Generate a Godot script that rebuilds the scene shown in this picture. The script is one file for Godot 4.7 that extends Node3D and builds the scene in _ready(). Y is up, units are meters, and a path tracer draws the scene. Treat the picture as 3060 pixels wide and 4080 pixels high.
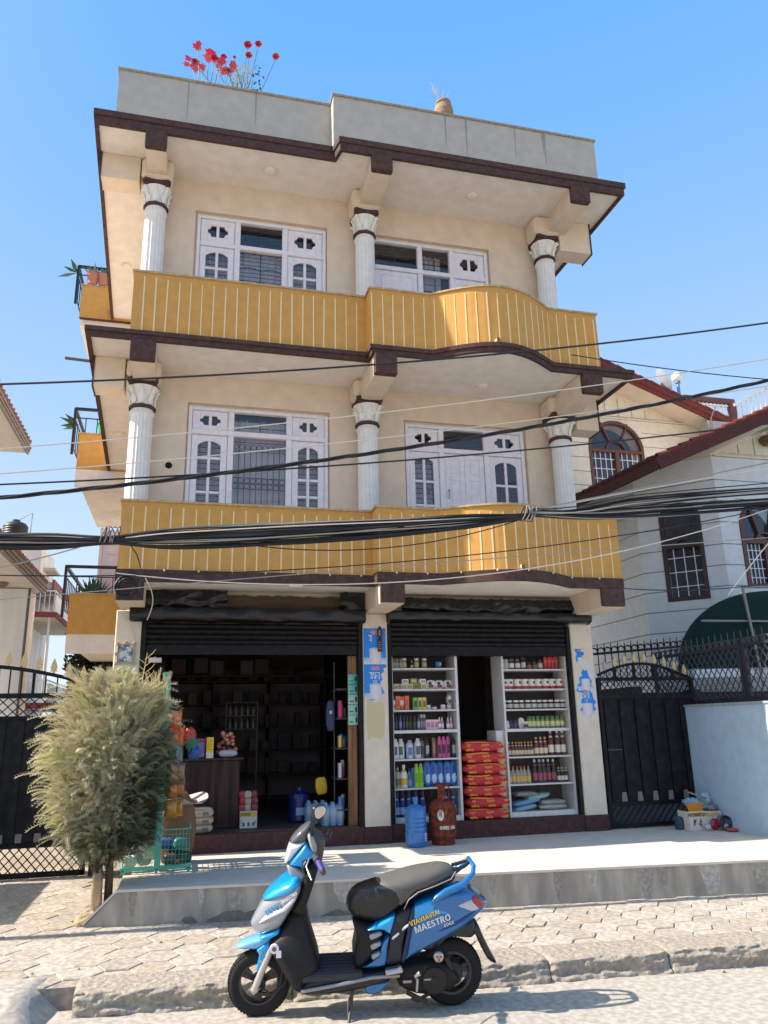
extends Node3D

# ---------------------------------------------------------------- mesh builder
class MB:
	var v := PackedVector3Array()
	var n := PackedVector3Array()
	var uv := PackedVector2Array()
	var xf := Transform3D()

	func _p(a: Vector3, nn: Vector3, t := Vector2()) -> void:
		v.append(a)
		n.append(nn)
		uv.append(t)

	func tri(a: Vector3, b: Vector3, c: Vector3) -> void:   # counter-clockwise seen from outside
		var A := xf * a
		var B := xf * b
		var C := xf * c
		if xf.basis.determinant() < 0.0:
			var s := B
			B = C
			C = s
		var nn := (B - A).cross(C - A).normalized()
		_p(A, nn)
		_p(C, nn)
		_p(B, nn)

	func trin(a: Vector3, b: Vector3, c: Vector3, na: Vector3, nb: Vector3, nc: Vector3) -> void:
		var A := xf * a
		var B := xf * b
		var C := xf * c
		var NA := (xf.basis * na).normalized()
		var NB := (xf.basis * nb).normalized()
		var NC := (xf.basis * nc).normalized()
		_p(A, NA)
		if xf.basis.determinant() < 0.0:
			_p(B, NB)
			_p(C, NC)
		else:
			_p(C, NC)
			_p(B, NB)

	func ctri(a: Vector3, b: Vector3, c: Vector3, cen: Vector3) -> void:   # turned away from cen
		if (b - a).cross(c - a).dot((a + b + c) / 3.0 - cen) < 0.0:
			tri(a, c, b)
		else:
			tri(a, b, c)

	func quad(a: Vector3, b: Vector3, c: Vector3, d: Vector3) -> void:
		tri(a, b, c)
		tri(a, c, d)

	func cquad(a: Vector3, b: Vector3, c: Vector3, d: Vector3, cen: Vector3) -> void:
		ctri(a, b, c, cen)
		ctri(a, c, d, cen)

	func quv(a: Vector3, b: Vector3, c: Vector3, d: Vector3, u0 := 0.0, u1 := 1.0, v0 := 0.0, v1 := 1.0) -> void:   # a bottom left, b bottom right, c top right, d top left
		var nn := (b - a).cross(c - a).normalized()
		var A := [a, c, b, a, d, c]
		var U := [Vector2(u0, v1), Vector2(u1, v0), Vector2(u1, v1), Vector2(u0, v1), Vector2(u0, v0), Vector2(u1, v0)]
		for i in 6:
			_p(xf * (A[i] as Vector3), (xf.basis * nn).normalized(), U[i])

	func bx(x0: float, x1: float, y0: float, y1: float, z0: float, z1: float, ch := 0.0) -> void:
		var lo := Vector3(minf(x0, x1), minf(y0, y1), minf(z0, z1))
		var hi := Vector3(maxf(x0, x1), maxf(y0, y1), maxf(z0, z1))
		var cen := (lo + hi) * 0.5
		var e := (hi - lo) * 0.5
		ch = minf(ch, minf(e.x, minf(e.y, e.z)) * 0.9)
		for ax in 3:
			var b1 := (ax + 1) % 3
			var b2 := (ax + 2) % 3
			for s: float in [-1.0, 1.0]:
				var q: Array[Vector3] = []
				for k: Vector2 in [Vector2(-1, -1), Vector2(1, -1), Vector2(1, 1), Vector2(-1, 1)]:
					var p := cen
					p[ax] += s * e[ax]
					p[b1] += k.x * (e[b1] - ch)
					p[b2] += k.y * (e[b2] - ch)
					q.append(p)
				cquad(q[0], q[1], q[2], q[3], cen)
			if ch > 0.0:
				for s: float in [-1.0, 1.0]:
					for t: float in [-1.0, 1.0]:
						var p1 := cen
						p1[b1] += s * e[b1]
						p1[b2] += t * (e[b2] - ch)
						var p2 := cen
						p2[b1] += s * (e[b1] - ch)
						p2[b2] += t * e[b2]
						var d := Vector3()
						d[ax] = e[ax] - ch
						cquad(p1 - d, p1 + d, p2 + d, p2 - d, cen)
		if ch > 0.0:
			for sx: float in [-1.0, 1.0]:
				for sy: float in [-1.0, 1.0]:
					for sz: float in [-1.0, 1.0]:
						var s := Vector3(sx, sy, sz)
						ctri(cen + s * (e - Vector3(0, ch, ch)), cen + s * (e - Vector3(ch, 0, ch)), cen + s * (e - Vector3(ch, ch, 0)), cen)

	func bar(a: Vector3, b: Vector3, w: float, h: float, up := Vector3.UP) -> void:   # box between two points
		var d := (b - a)
		var L := d.length()
		if L < 1e-6:
			return
		var Z := d / L
		if absf(Z.dot(up)) > 0.99:
			up = Vector3(0, 0, 1) if absf(Z.y) > 0.9 else Vector3.UP
		var X := up.cross(Z).normalized()
		var Y := Z.cross(X)
		var keep := xf
		xf = xf * Transform3D(Basis(X, Y, Z), (a + b) * 0.5)
		bx(-w / 2, w / 2, -h / 2, h / 2, -L / 2, L / 2)
		xf = keep

	func prism(pts: PackedVector2Array, z0: float, z1: float) -> void:   # outline in x,y; from z0 to z1
		if z0 > z1:
			var s := z0
			z0 = z1
			z1 = s
		var ar := 0.0
		for i in pts.size():
			var p := pts[i]
			var q := pts[(i + 1) % pts.size()]
			ar += p.x * q.y - q.x * p.y
		var P := pts.duplicate()
		if ar < 0.0:
			P.reverse()
		var T := Geometry2D.triangulate_polygon(P)
		for i in range(0, T.size(), 3):
			var a := P[T[i]]
			var b := P[T[i + 1]]
			var c := P[T[i + 2]]
			if (b - a).cross(c - a) < 0.0:
				var s2 := b
				b = c
				c = s2
			tri(Vector3(a.x, a.y, z1), Vector3(b.x, b.y, z1), Vector3(c.x, c.y, z1))
			tri(Vector3(a.x, a.y, z0), Vector3(c.x, c.y, z0), Vector3(b.x, b.y, z0))
		for i in P.size():
			var a := P[i]
			var b := P[(i + 1) % P.size()]
			quad(Vector3(a.x, a.y, z0), Vector3(b.x, b.y, z0), Vector3(b.x, b.y, z1), Vector3(a.x, a.y, z1))

	func flat_prism(pts: PackedVector2Array, y0: float, y1: float) -> void:   # outline in x,z; from y0 to y1
		var keep := xf
		xf = xf * Transform3D(Basis(Vector3(1, 0, 0), Vector3(0, 0, 1), Vector3(0, 1, 0)), Vector3())
		prism(pts, y0, y1)
		xf = keep

	func tube(pts: Array, r, sides := 6, caps := true) -> void:
		var m := pts.size()
		var fr: Array[Basis] = []
		var up := Vector3.UP
		for i in m:
			var a: Vector3 = pts[maxi(i - 1, 0)]
			var b: Vector3 = pts[mini(i + 1, m - 1)]
			var t := (b - a).normalized()
			if i == 0 and absf(t.dot(up)) > 0.95:
				up = Vector3(1, 0, 0)
			var s := up.cross(t).normalized()
			up = t.cross(s).normalized()
			fr.append(Basis(s, up, t))
		for i in m - 1:
			var r0: float = r[i] if r is Array else r
			var r1: float = r[i + 1] if r is Array else r
			for k in sides:
				var a0 := TAU * k / sides
				var a1 := TAU * (k + 1) / sides
				var n0 := Vector3(cos(a0), sin(a0), 0)
				var n1 := Vector3(cos(a1), sin(a1), 0)
				var p0: Vector3 = pts[i]
				var p1: Vector3 = pts[i + 1]
				var A := fr[i] * n0
				var B := fr[i] * n1
				var C := fr[i + 1] * n1
				var D := fr[i + 1] * n0
				trin(p0 + A * r0, p0 + B * r0, p1 + C * r1, A, B, C)
				trin(p0 + A * r0, p1 + C * r1, p1 + D * r1, A, C, D)
		if caps:
			for e in 2:
				var i := 0 if e == 0 else m - 1
				var rr: float = r[i] if r is Array else r
				var p: Vector3 = pts[i]
				for k in sides:
					var a := fr[i] * Vector3(cos(TAU * k / sides), sin(TAU * k / sides), 0) * rr
					var b := fr[i] * Vector3(cos(TAU * (k + 1) / sides), sin(TAU * (k + 1) / sides), 0) * rr
					if e == 0:
						tri(p, p + b, p + a)
					else:
						tri(p, p + a, p + b)

	func lathe(prof: Array, seg := 16, a0 := 0.0, a1 := TAU, sx := 1.0, sz := 1.0) -> void:   # profile [r, y] from bottom to top
		for i in prof.size() - 1:
			var r0: float = prof[i][0]
			var y0: float = prof[i][1]
			var r1: float = prof[i + 1][0]
			var y1: float = prof[i + 1][1]
			var nr := y1 - y0
			var ny := r0 - r1
			for k in seg:
				var t0 := a0 + (a1 - a0) * k / seg
				var t1 := a0 + (a1 - a0) * (k + 1) / seg
				var A := Vector3(cos(t0) * sx, 0, -sin(t0) * sz)
				var B := Vector3(cos(t1) * sx, 0, -sin(t1) * sz)
				var NA := Vector3(A.x * nr, ny, A.z * nr).normalized()
				var NB := Vector3(B.x * nr, ny, B.z * nr).normalized()
				var p := A * r0 + Vector3(0, y0, 0)
				var q := B * r0 + Vector3(0, y0, 0)
				var s := B * r1 + Vector3(0, y1, 0)
				var t := A * r1 + Vector3(0, y1, 0)
				if r0 > 1e-6:
					trin(p, q, s, NA, NB, NB)
				if r1 > 1e-6:
					trin(p, s, t, NA, NB, NA)

	func sph(c: Vector3, r: Vector3, seg := 10, rings := 6) -> void:
		surf(seg, rings, func(u: float, w: float) -> Vector3:
			var a := TAU * u
			var b := PI * (0.001 + 0.998 * w) - PI / 2
			return c + Vector3(cos(a) * cos(b) * r.x, sin(b) * r.y, -sin(a) * cos(b) * r.z))

	# a smooth sheet; u to the right and v up seen from outside
	func surf(nu: int, nv: int, f: Callable) -> void:
		var P: Array[PackedVector3Array] = []
		for j in nv + 1:
			var row := PackedVector3Array()
			for i in nu + 1:
				row.append(f.call(float(i) / nu, float(j) / nv))
			P.append(row)
		var wrap := P[nv / 2][0].distance_to(P[nv / 2][nu]) < 1e-5
		var N: Array[PackedVector3Array] = []
		for j in nv + 1:
			var row := PackedVector3Array()
			for i in nu + 1:
				var il := i - 1 if i > 0 else (nu - 1 if wrap else 0)
				var ir := i + 1 if i < nu else (1 if wrap else nu)
				var du := P[j][ir] - P[j][il]
				var dv := P[mini(j + 1, nv)][i] - P[maxi(j - 1, 0)][i]
				row.append(du.cross(dv).normalized())
			N.append(row)
		for j in nv:
			for i in nu:
				trin(P[j][i], P[j][i + 1], P[j + 1][i + 1], N[j][i], N[j][i + 1], N[j + 1][i + 1])
				trin(P[j][i], P[j + 1][i + 1], P[j + 1][i], N[j][i], N[j + 1][i + 1], N[j + 1][i])

	# a shell with a given side outline (x,y), swelling to half width w(p) towards the middle
	func inflate(o: Array, w, cen: Vector2, pw := 4.0, rings := 6, smooth := 2) -> void:
		var out := PackedVector2Array()
		var m := o.size()
		for i in m:
			var p0: Vector2 = o[(i + m - 1) % m]
			var p1: Vector2 = o[i]
			var p2: Vector2 = o[(i + 1) % m]
			var p3: Vector2 = o[(i + 2) % m]
			for k in smooth:
				var t := float(k) / smooth
				var cr := 0.5 * ((2.0 * p1) + (p2 - p0) * t + (2.0 * p0 - 5.0 * p1 + 4.0 * p2 - p3) * t * t + (3.0 * p1 - p0 - 3.0 * p2 + p3) * t * t * t)
				out.append(p1.lerp(p2, t).lerp(cr, 0.6))
		var ar := 0.0
		for i in out.size():
			ar += out[i].cross(out[(i + 1) % out.size()])
		if ar < 0.0:
			out.reverse()
		var cnt := out.size()
		for sgn: float in [1.0, -1.0]:
			surf(cnt, rings, func(u: float, t: float) -> Vector3:
				var q := out[int(round(u * cnt)) % cnt]
				var s := 1.0 - pow(t, 1.6)
				s = maxf(s, 0.002)
				var p := cen.lerp(q, s)
				var ww: float = w.call(p) if w is Callable else w
				var z := ww * pow(maxf(0.0, 1.0 - pow(s, pw)), 1.0 / pw)
				return Vector3(p.x, p.y, z * sgn) if sgn > 0 else Vector3(p.x, p.y, -z))
			if sgn < 0.0:
				# the far half was swept the same way round: turn its faces over
				var k0 := v.size() - cnt * rings * 6
				for i in range(k0, v.size(), 3):
					var a := v[i + 1]
					v[i + 1] = v[i + 2]
					v[i + 2] = a
					var b := n[i + 1]
					n[i + 1] = n[i + 2]
					n[i + 2] = b
				for i in range(k0, v.size()):
					n[i] = -n[i]

	func mesh() -> ArrayMesh:
		var m := ArrayMesh.new()
		if v.size() == 0:
			return m
		var a := []
		a.resize(Mesh.ARRAY_MAX)
		a[Mesh.ARRAY_VERTEX] = v
		a[Mesh.ARRAY_NORMAL] = n
		a[Mesh.ARRAY_TEX_UV] = uv
		m.add_surface_from_arrays(Mesh.PRIMITIVE_TRIANGLES, a)
		return m


# ---------------------------------------------------------------- nodes
var taken := {}
func numbered(parent: Node, called: String) -> String:
	var key := str(parent.get_instance_id()) + called
	var k: int = taken.get(key, 0)
	taken[key] = k + 1
	return called if k == 0 else "%s_%03d" % [called, k]

func tag(o: Node, label: String, category := "", group := "", kind := "") -> Node:
	if label != "":
		o.set_meta("label", label)
	if category != "":
		o.set_meta("category", category)
	if group != "":
		o.set_meta("group", group)
	if kind != "":
		o.set_meta("kind", kind)
	return o

func thing(called: String, label: String, category: String, at := Vector3.ZERO, group := "") -> Node3D:
	var o := Node3D.new()
	o.name = numbered(self, called)
	add_child(o, true)
	o.position = at
	tag(o, label, category, group)
	return o

# a part whose mesh was built in world axes (for things that are not turned)
func wpart(parent: Node3D, called: String, b: MB, m: Material) -> MeshInstance3D:
	var o := lpart(parent, called, b, m)
	if parent != self and parent.get_parent() == self:
		o.position = -parent.position
	return o

func lpart(parent: Node3D, called: String, b: MB, m: Material) -> MeshInstance3D:
	var o := MeshInstance3D.new()
	o.name = numbered(parent, called)
	o.mesh = b.mesh()
	o.material_override = m
	parent.add_child(o, true)
	return o

func mpart(parent: Node3D, called: String, me: Mesh, m: Material, at := Transform3D()) -> MeshInstance3D:
	var o := MeshInstance3D.new()
	o.name = numbered(parent, called)
	o.mesh = me
	o.material_override = m
	parent.add_child(o, true)
	o.transform = at
	return o

func single(called: String, b: MB, m: Material, label: String, category: String, group := "") -> MeshInstance3D:
	var o := lpart(self, called, b, m)
	tag(o, label, category, group)
	return o

func struct(called: String, b: MB, m: Material) -> MeshInstance3D:
	var o := lpart(self, called, b, m)
	o.set_meta("kind", "structure")
	return o

func dup(o: Node3D, called: String, label := "", at = null) -> Node3D:
	var c: Node3D = o.duplicate()
	c.name = numbered(self, called)
	add_child(c, true)
	if label != "":
		c.set_meta("label", label)
	if at != null:
		c.position = at
	return c

func text(parent: Node3D, called: String, words: String, size: float, m: Material, at: Transform3D, bold := true, fname := "Droid Sans", depth := 0.003) -> MeshInstance3D:
	var t := TextMesh.new()
	var f := SystemFont.new()
	f.font_names = PackedStringArray([fname])
	f.font_weight = 700 if bold else 400
	t.font = f
	t.text = words
	t.font_size = 32
	t.pixel_size = size / 23.0
	t.depth = depth
	t.curve_step = 4.0
	return mpart(parent, called, t, m, at)

const ORD := ["first", "second", "third", "fourth", "fifth", "sixth", "seventh", "eighth", "ninth", "tenth", "eleventh", "twelfth", "thirteenth", "fourteenth", "fifteenth", "sixteenth"]

# ---------------------------------------------------------------- textures and materials
var tx := {}
func noise_tex(key: String, side: int, freq: float, oct: int, lo: float, hi: float, sd: int, sy := 1, gain := 1.0) -> ImageTexture:
	var f := FastNoiseLite.new()
	f.noise_type = FastNoiseLite.TYPE_SIMPLEX_SMOOTH
	f.fractal_octaves = oct
	f.frequency = freq
	f.seed = sd
	var im := f.get_seamless_image(side, side / sy, false, false, 0.12)
	im.convert(Image.FORMAT_L8)
	if sy > 1:
		im.resize(side, side, Image.INTERPOLATE_CUBIC)
	var d := im.get_data()
	for i in d.size():
		var x := clampf((d[i] / 255.0 - 0.5) * gain + 0.5, 0.0, 1.0)
		d[i] = int(255.0 * lerpf(lo, hi, x))
	var o := Image.create_from_data(side, side, false, Image.FORMAT_L8, d)
	o.convert(Image.FORMAT_RGB8)
	o.generate_mipmaps()
	tx[key] = ImageTexture.create_from_image(o)
	return tx[key]

var mats := {}
func C(r: int, g: int, b: int) -> Color:
	return Color8(r, g, b)

func mt(c: Color, rough := 0.75, metal := 0.0, spec := 0.5) -> StandardMaterial3D:
	var key := "%s %f %f %f" % [c.to_html(), rough, metal, spec]
	if mats.has(key):
		return mats[key]
	var m := StandardMaterial3D.new()
	m.albedo_color = c
	m.roughness = rough
	m.metallic = metal
	m.metallic_specular = spec
	mats[key] = m
	return m

func mtx(c: Color, rough: float, tex: String, per_m: float, bump := "", cm := 0.0, metal := 0.0) -> StandardMaterial3D:
	var key := "x%s %f %s %f %s %f %f" % [c.to_html(), rough, tex, per_m, bump, cm, metal]
	if mats.has(key):
		return mats[key]
	var m := StandardMaterial3D.new()
	m.albedo_color = c
	m.roughness = rough
	m.metallic = metal
	m.metallic_specular = 0.35
	m.albedo_texture = tx[tex]
	m.uv1_triplanar = true
	m.uv1_world_triplanar = true
	m.uv1_scale = Vector3(per_m, per_m, per_m)
	if bump != "":
		m.heightmap_enabled = true
		m.heightmap_texture = tx[bump]
		m.heightmap_scale = cm
	mats[key] = m
	return m

func mtl(c: Color, rough: float, tex: String, per_m: float, bump := "", cm := 0.0, metal := 0.0) -> StandardMaterial3D:   # the same, fixed to the object
	var key := "l%s %f %s %f %s %f %f" % [c.to_html(), rough, tex, per_m, bump, cm, metal]
	if mats.has(key):
		return mats[key]
	var m: StandardMaterial3D = mtx(c, rough, tex, per_m, bump, cm, metal).duplicate()
	m.uv1_world_triplanar = false
	mats[key] = m
	return m

func pane_mat(c: Color, a: float) -> StandardMaterial3D:
	var m := StandardMaterial3D.new()
	m.albedo_color = Color(c.r, c.g, c.b, a)
	m.transparency = BaseMaterial3D.TRANSPARENCY_ALPHA
	m.roughness = 0.04
	m.metallic_specular = 0.5
	return m

func image_mat(im: Image, rough := 0.6) -> StandardMaterial3D:
	im.generate_mipmaps()
	var m := StandardMaterial3D.new()
	m.albedo_texture = ImageTexture.create_from_image(im)
	m.roughness = rough
	return m

var rng := RandomNumberGenerator.new()
func R(a: float, b: float) -> float:
	return rng.randf_range(a, b)

func V2(a: Array) -> PackedVector2Array:   # flat list to points
	var p := PackedVector2Array()
	for i in range(0, a.size(), 2):
		p.append(Vector2(a[i], a[i + 1]))
	return p

var sun_dir := Vector3(0.97, -0.80, 0.10)

# ================================================================ build
func _ready() -> void:
	rng.seed = 20240
	var cam := Camera3D.new()
	cam.name = "camera"
	cam.position = Vector3(0, 1.78, 0)
	cam.rotation_degrees = Vector3(15.603, -14.411, -1.242)
	cam.fov = 67.32
	cam.near = 0.1
	cam.far = 900.0
	add_child(cam)
	cam.current = true

	var sky_m := ProceduralSkyMaterial.new()
	sky_m.sky_top_color = C(74, 160, 238)
	sky_m.sky_horizon_color = C(228, 241, 254)
	sky_m.sky_curve = 0.34
	sky_m.sky_energy_multiplier = 0.54
	sky_m.ground_bottom_color = C(150, 142, 130)
	sky_m.ground_horizon_color = C(190, 185, 178)
	sky_m.sun_angle_max = 100.0
	sky_m.sun_curve = 0.26
	var sky := Sky.new()
	sky.sky_material = sky_m
	var env := Environment.new()
	env.background_mode = Environment.BG_SKY
	env.sky = sky
	env.tonemap_mode = Environment.TONE_MAPPER_LINEAR
	env.tonemap_exposure = 4.6
	env.sdfgi_enabled = true
	env.ssao_enabled = true
	env.ssil_enabled = true
	var we := WorldEnvironment.new()
	we.name = "world_environment"
	we.environment = env
	add_child(we)

	var sun := DirectionalLight3D.new()
	sun.name = "sun"
	sun.light_color = C(255, 243, 228)
	sun.light_energy = 0.66
	sun.light_angular_distance = 0.5
	sun.shadow_enabled = true
	sun.look_at_from_position(Vector3.ZERO, sun_dir, Vector3.UP)
	add_child(sun)

	make_textures()
	ground()
	platform_and_kerb()
	shop_house()
	side_wing()
	shop_front()
	shop_inside()
	cabinets()
	neighbours_left()
	neighbours_right()
	gates()
	street_things()
	bush()
	rack()
	roof_plants()
	wires()
	scooter()


func make_textures() -> void:
	noise_tex("mottle", 512, 0.02, 6, 0.94, 1.0, 3, 1, 1.2)
	noise_tex("dusty", 512, 0.03, 7, 0.80, 1.0, 5, 1, 1.5)
	noise_tex("grain", 512, 0.08, 4, 0.80, 1.0, 7, 1, 1.3)
	noise_tex("streak", 512, 0.02, 5, 0.70, 1.0, 9, 16, 1.5)
	noise_tex("soft", 512, 0.02, 5, 0.88, 1.0, 9, 16, 1.2)
	noise_tex("wash", 512, 0.02, 6, 0.80, 1.0, 29, 4, 1.6)
	noise_tex("rough", 512, 0.05, 6, 0.0, 1.0, 11, 1, 1.2)
	noise_tex("lumps", 512, 0.02, 6, 0.0, 1.0, 13, 1, 1.4)
	noise_tex("rust", 512, 0.02, 6, 0.55, 1.0, 15, 1, 1.8)
	noise_tex("wood", 512, 0.03, 4, 0.65, 1.0, 17, 16, 1.5)
	noise_tex("speckle", 512, 0.25, 3, 0.72, 1.0, 19, 1, 1.5)
	noise_tex("stain", 512, 0.006, 6, 0.55, 1.0, 21, 1, 2.2)

# ================================================================ ground, pavement, kerb, platform
func kerb_z(x: float) -> float:
	return -5.96 + 0.09 * x

func plat_z(x: float) -> float:
	return -7.80 + 0.119 * x

func ground() -> void:
	var b := MB.new()
	b.quad(Vector3(-300, -0.02, 300), Vector3(300, -0.02, 300), Vector3(300, -0.02, -300), Vector3(-300, -0.02, -300))
	struct("ground", b, mtx(C(176, 166, 150), 0.95, "dusty", 0.05))
	# the road, a little uneven, dusty
	b = MB.new()
	var f := FastNoiseLite.new()
	f.seed = 4
	f.frequency = 0.6
	b.surf(90, 40, func(u: float, w: float) -> Vector3:
		var x := -7.0 + 20.0 * u
		var z := 7.0 - w * (7.0 - kerb_z(x) + 0.15)
		return Vector3(x, 0.0 + 0.006 * f.get_noise_2d(x, z), z))
	struct("road", b, mtx(C(180, 173, 162), 0.95, "grain", 0.35, "speckle", 0.35))
	b = MB.new()
	b.surf(4, 2, func(u: float, w: float) -> Vector3: return Vector3(-60.0 + 53.0 * u, 0.0, 7.0 - 12.6 * w))
	b.surf(4, 2, func(u: float, w: float) -> Vector3: return Vector3(13.0 + 53.0 * u, 0.0, 7.0 - 12.0 * w))
	struct("road", b, mtx(C(180, 173, 162), 0.95, "grain", 0.35))

func platform_and_kerb() -> void:
	var dust := mtx(C(196, 186, 172), 0.95, "dusty", 0.5, "rough", 0.25)
	# bed under the pavers
	var b := MB.new()
	var p := PackedVector2Array()
	for x: float in [-3.4, 0.0, 4.0, 10.0]:
		p.append(Vector2(x, kerb_z(x) - 0.2))
	p.append(Vector2(10.0, plat_z(10.0)))
	p.append(Vector2(-0.55, plat_z(-0.55) - 0.02))
	p.append(Vector2(-0.55, -12.5))
	p.append(Vector2(-3.4, -12.5))
	b.flat_prism(p, -0.02, 0.129)
	var bed := struct("pavement", b, mtx(C(168, 158, 145), 0.95, "dusty", 0.8, "rough", 0.3))
	# hexagonal pavers, each a little tilted
	var tones := []
	for k: Color in [C(182, 172, 158), C(174, 165, 153), C(188, 179, 166), C(178, 166, 150)]:
		tones.append(mtx(k, 0.95, "dusty", 0.9, "rough", 0.18))
	var mesh_h: Array[Mesh] = []
	for k in 3:
		var hb := MB.new()
		var t := 0.082
		var a := 0.168 / 2
		var D := 0.292 / 2
		var hp := V2([-a - t, 0, -a, -D, a, -D, a + t, 0, a, D, -a, D])
		for i in 6:
			hp[i] *= Vector2(R(0.985, 0.998), R(0.98, 0.995))
		var inner := PackedVector2Array()
		for q in hp:
			inner.append(q * 0.965)
		hb.flat_prism(hp, 0.0, 0.018)
		for i in 6:
			var q0 := hp[i]
			var q1 := hp[(i + 1) % 6]
			var r0 := inner[i]
			var r1 := inner[(i + 1) % 6]
			hb.cquad(Vector3(q0.x, 0.018, q0.y), Vector3(q1.x, 0.018, q1.y), Vector3(r1.x, 0.026, r1.y), Vector3(r0.x, 0.026, r0.y), Vector3())
		for i in range(1, 5):
			hb.ctri(Vector3(inner[0].x, 0.026, inner[0].y), Vector3(inner[i].x, 0.026, inner[i].y), Vector3(inner[i + 1].x, 0.026, inner[i + 1].y), Vector3())
		mesh_h.append(hb.mesh())
	var cell := []
	for i in range(-13, 40):
		for j in range(-6, 34):
			var lx := i * 0.252
			var lz := -j * 0.298 - (0.149 if posmod(i, 2) == 1 else 0.0)
			var x := lx - 0.09 * lz
			var z := lz + 0.09 * lx - 5.1
			if x < -2.9 or x > 9.4:
				continue
			if z > kerb_z(x) - 0.34:
				continue
			if x > -0.72 and z < plat_z(x) + 0.14:
				continue
			if x <= -0.72 and (z < -11.3 or (x > -0.85 and z < -8.0)):
				continue
			cell.append([Vector2(x, z), Vector2(x, z).distance_to(Vector2(1.0, -5.0))])
	cell.sort_custom(func(a, c): return a[1] < c[1])
	var rest := MB.new()
	for k in cell.size():
		var q: Vector2 = cell[k][0]
		var tilt := Basis(Vector3(1, 0, 0), R(-0.016, 0.022)) * Basis(Vector3(0, 0, 1), R(-0.012, 0.012)) * Basis(Vector3(0, 1, 0), -0.09)
		if k < 300:
			mpart(bed, "paver", mesh_h[k % 3], tones[(k * 7 + k / 3) % 4], Transform3D(tilt, Vector3(q.x, 0.1135 + R(-0.004, 0.003), q.y)))
		else:
			rest.xf = Transform3D(tilt, Vector3(q.x, 0.113 + R(-0.004, 0.003), q.y))
			rest.flat_prism(V2([-0.16, 0, -0.082, -0.14, 0.082, -0.14, 0.16, 0, 0.082, 0.14, -0.082, 0.14]), 0.0, 0.025)
	if rest.v.size() > 0:
		var o := lpart(bed, "far_pavers", rest, tones[0])
		o.set_meta("kind", "stuff")
	# kerb stones, rough cast concrete
	var kerb := Node3D.new()
	kerb.name = "kerb"
	add_child(kerb)
	kerb.set_meta("kind", "structure")
	var nf := FastNoiseLite.new()
	nf.seed = 8
	nf.frequency = 5.0
	nf.fractal_octaves = 5
	var nl := FastNoiseLite.new()
	nl.seed = 18
	nl.frequency = 1.3
	var prof := [Vector2(-0.02, -0.02), Vector2(-0.012, 0.02), Vector2(0.0, 0.05), Vector2(0.0, 0.085), Vector2(0.004, 0.118), Vector2(0.022, 0.138), Vector2(0.085, 0.148), Vector2(0.16, 0.150), Vector2(0.25, 0.149), Vector2(0.36, 0.146), Vector2(0.37, 0.10)]
	var x0 := -0.62
	var kmat := mtx(C(168, 158, 144), 0.95, "dusty", 1.3, "lumps", 0.7)
	while x0 < 11.0:
		var L := R(0.75, 1.5)
		var kb := MB.new()
		var x1 := x0 + L - R(0.003, 0.010)
		var nx := int(L * 60.0)
		kb.surf(nx, 28, func(u: float, w: float) -> Vector3:
			var x: float = lerpf(x0, x1, u)
			var k := w * (prof.size() - 1)
			var i := mini(int(k), prof.size() - 2)
			var q: Vector2 = (prof[i] as Vector2).lerp(prof[i + 1], k - i)
			var rough := (nf.get_noise_2d(x, w * 1.2) * 0.026 + nl.get_noise_2d(x, w * 2.0) * 0.022) * (1.0 if q.y < 0.14 else 0.12)
			var edge: float = minf(u, 1.0 - u) * L
			var r := 0.010 * exp(-edge / 0.012)
			return Vector3(x, q.y + rough * 0.35 - (r if q.y > 0.05 else 0.0), kerb_z(x) - q.x + rough - r))
		for side in 2:
			var xe: float = x0 if side == 0 else x1
			var pp := PackedVector2Array()
			for q: Vector2 in prof:
				pp.append(Vector2(kerb_z(xe) - q.x - 0.012, q.y - 0.01))
			kb.xf = Transform3D(Basis(Vector3(0, 0, 1), Vector3(0, 1, 0), Vector3(1, 0, 0)), Vector3(xe, 0, 0))
			kb.prism(pp, 0.001 if side == 0 else -0.004, 0.004 if side == 0 else -0.001)
			kb.xf = Transform3D()
		lpart(kerb, "kerb_stone", kb, kmat)
		x0 += L
	# rubble and dust gathered at the foot of the kerb
	b = MB.new()
	b.surf(260, 6, func(u: float, w: float) -> Vector3:
		w = 1.0 - w
		var x := -0.6 + 11.0 * u
		var wd := 0.07 + 0.06 * nl.get_noise_2d(x * 1.3, 40.0) + 0.03 * nf.get_noise_2d(x, 3.0)
		var h := 0.026 * (1.0 - w) * (1.0 - w) + 0.006 * nf.get_noise_2d(x * 2.0, w)
		return Vector3(x, maxf(h, 0.0) * (1.0 - w) + 0.002 - 0.01 * w, kerb_z(x) - 0.05 + wd * w + 0.06 * w))
	tag(lpart(self, "roadside_dust", b, mtx(C(178, 170, 158), 0.95, "grain", 1.0, "rough", 0.4)), "", "", "", "structure")
	# cast concrete ramp down to the road at the left
	b = MB.new()
	b.surf(30, 30, func(u: float, w: float) -> Vector3:
		var x := lerpf(-3.4, -0.70 + 0.05 * sin(w * 7.0), u)
		var z := lerpf(-4.95 + 0.2 * u, kerb_z(x) - 0.42, w)
		var h := 0.145 * smoothstep(0.0, 0.85, w) + 0.01 * nl.get_noise_2d(x, z) + 0.005 * nf.get_noise_2d(x, z)
		var e := smoothstep(0.93, 1.0, u)
		return Vector3(x, maxf(h, 0.003) * (1.0 - e) - 0.02 * e, z))
	struct("concrete_ramp", b, mtx(C(182, 175, 165), 0.95, "dusty", 0.7, "lumps", 0.5))
	# raised platform before the shop
	b = MB.new()
	var riser := mtx(C(180, 170, 156), 0.92, "wash", 0.45, "lumps", 0.35)
	var top := mtx(C(208, 198, 184), 0.9, "mottle", 0.35, "rough", 0.06)
	var X0 := -0.50
	var X1 := 10.5
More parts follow.
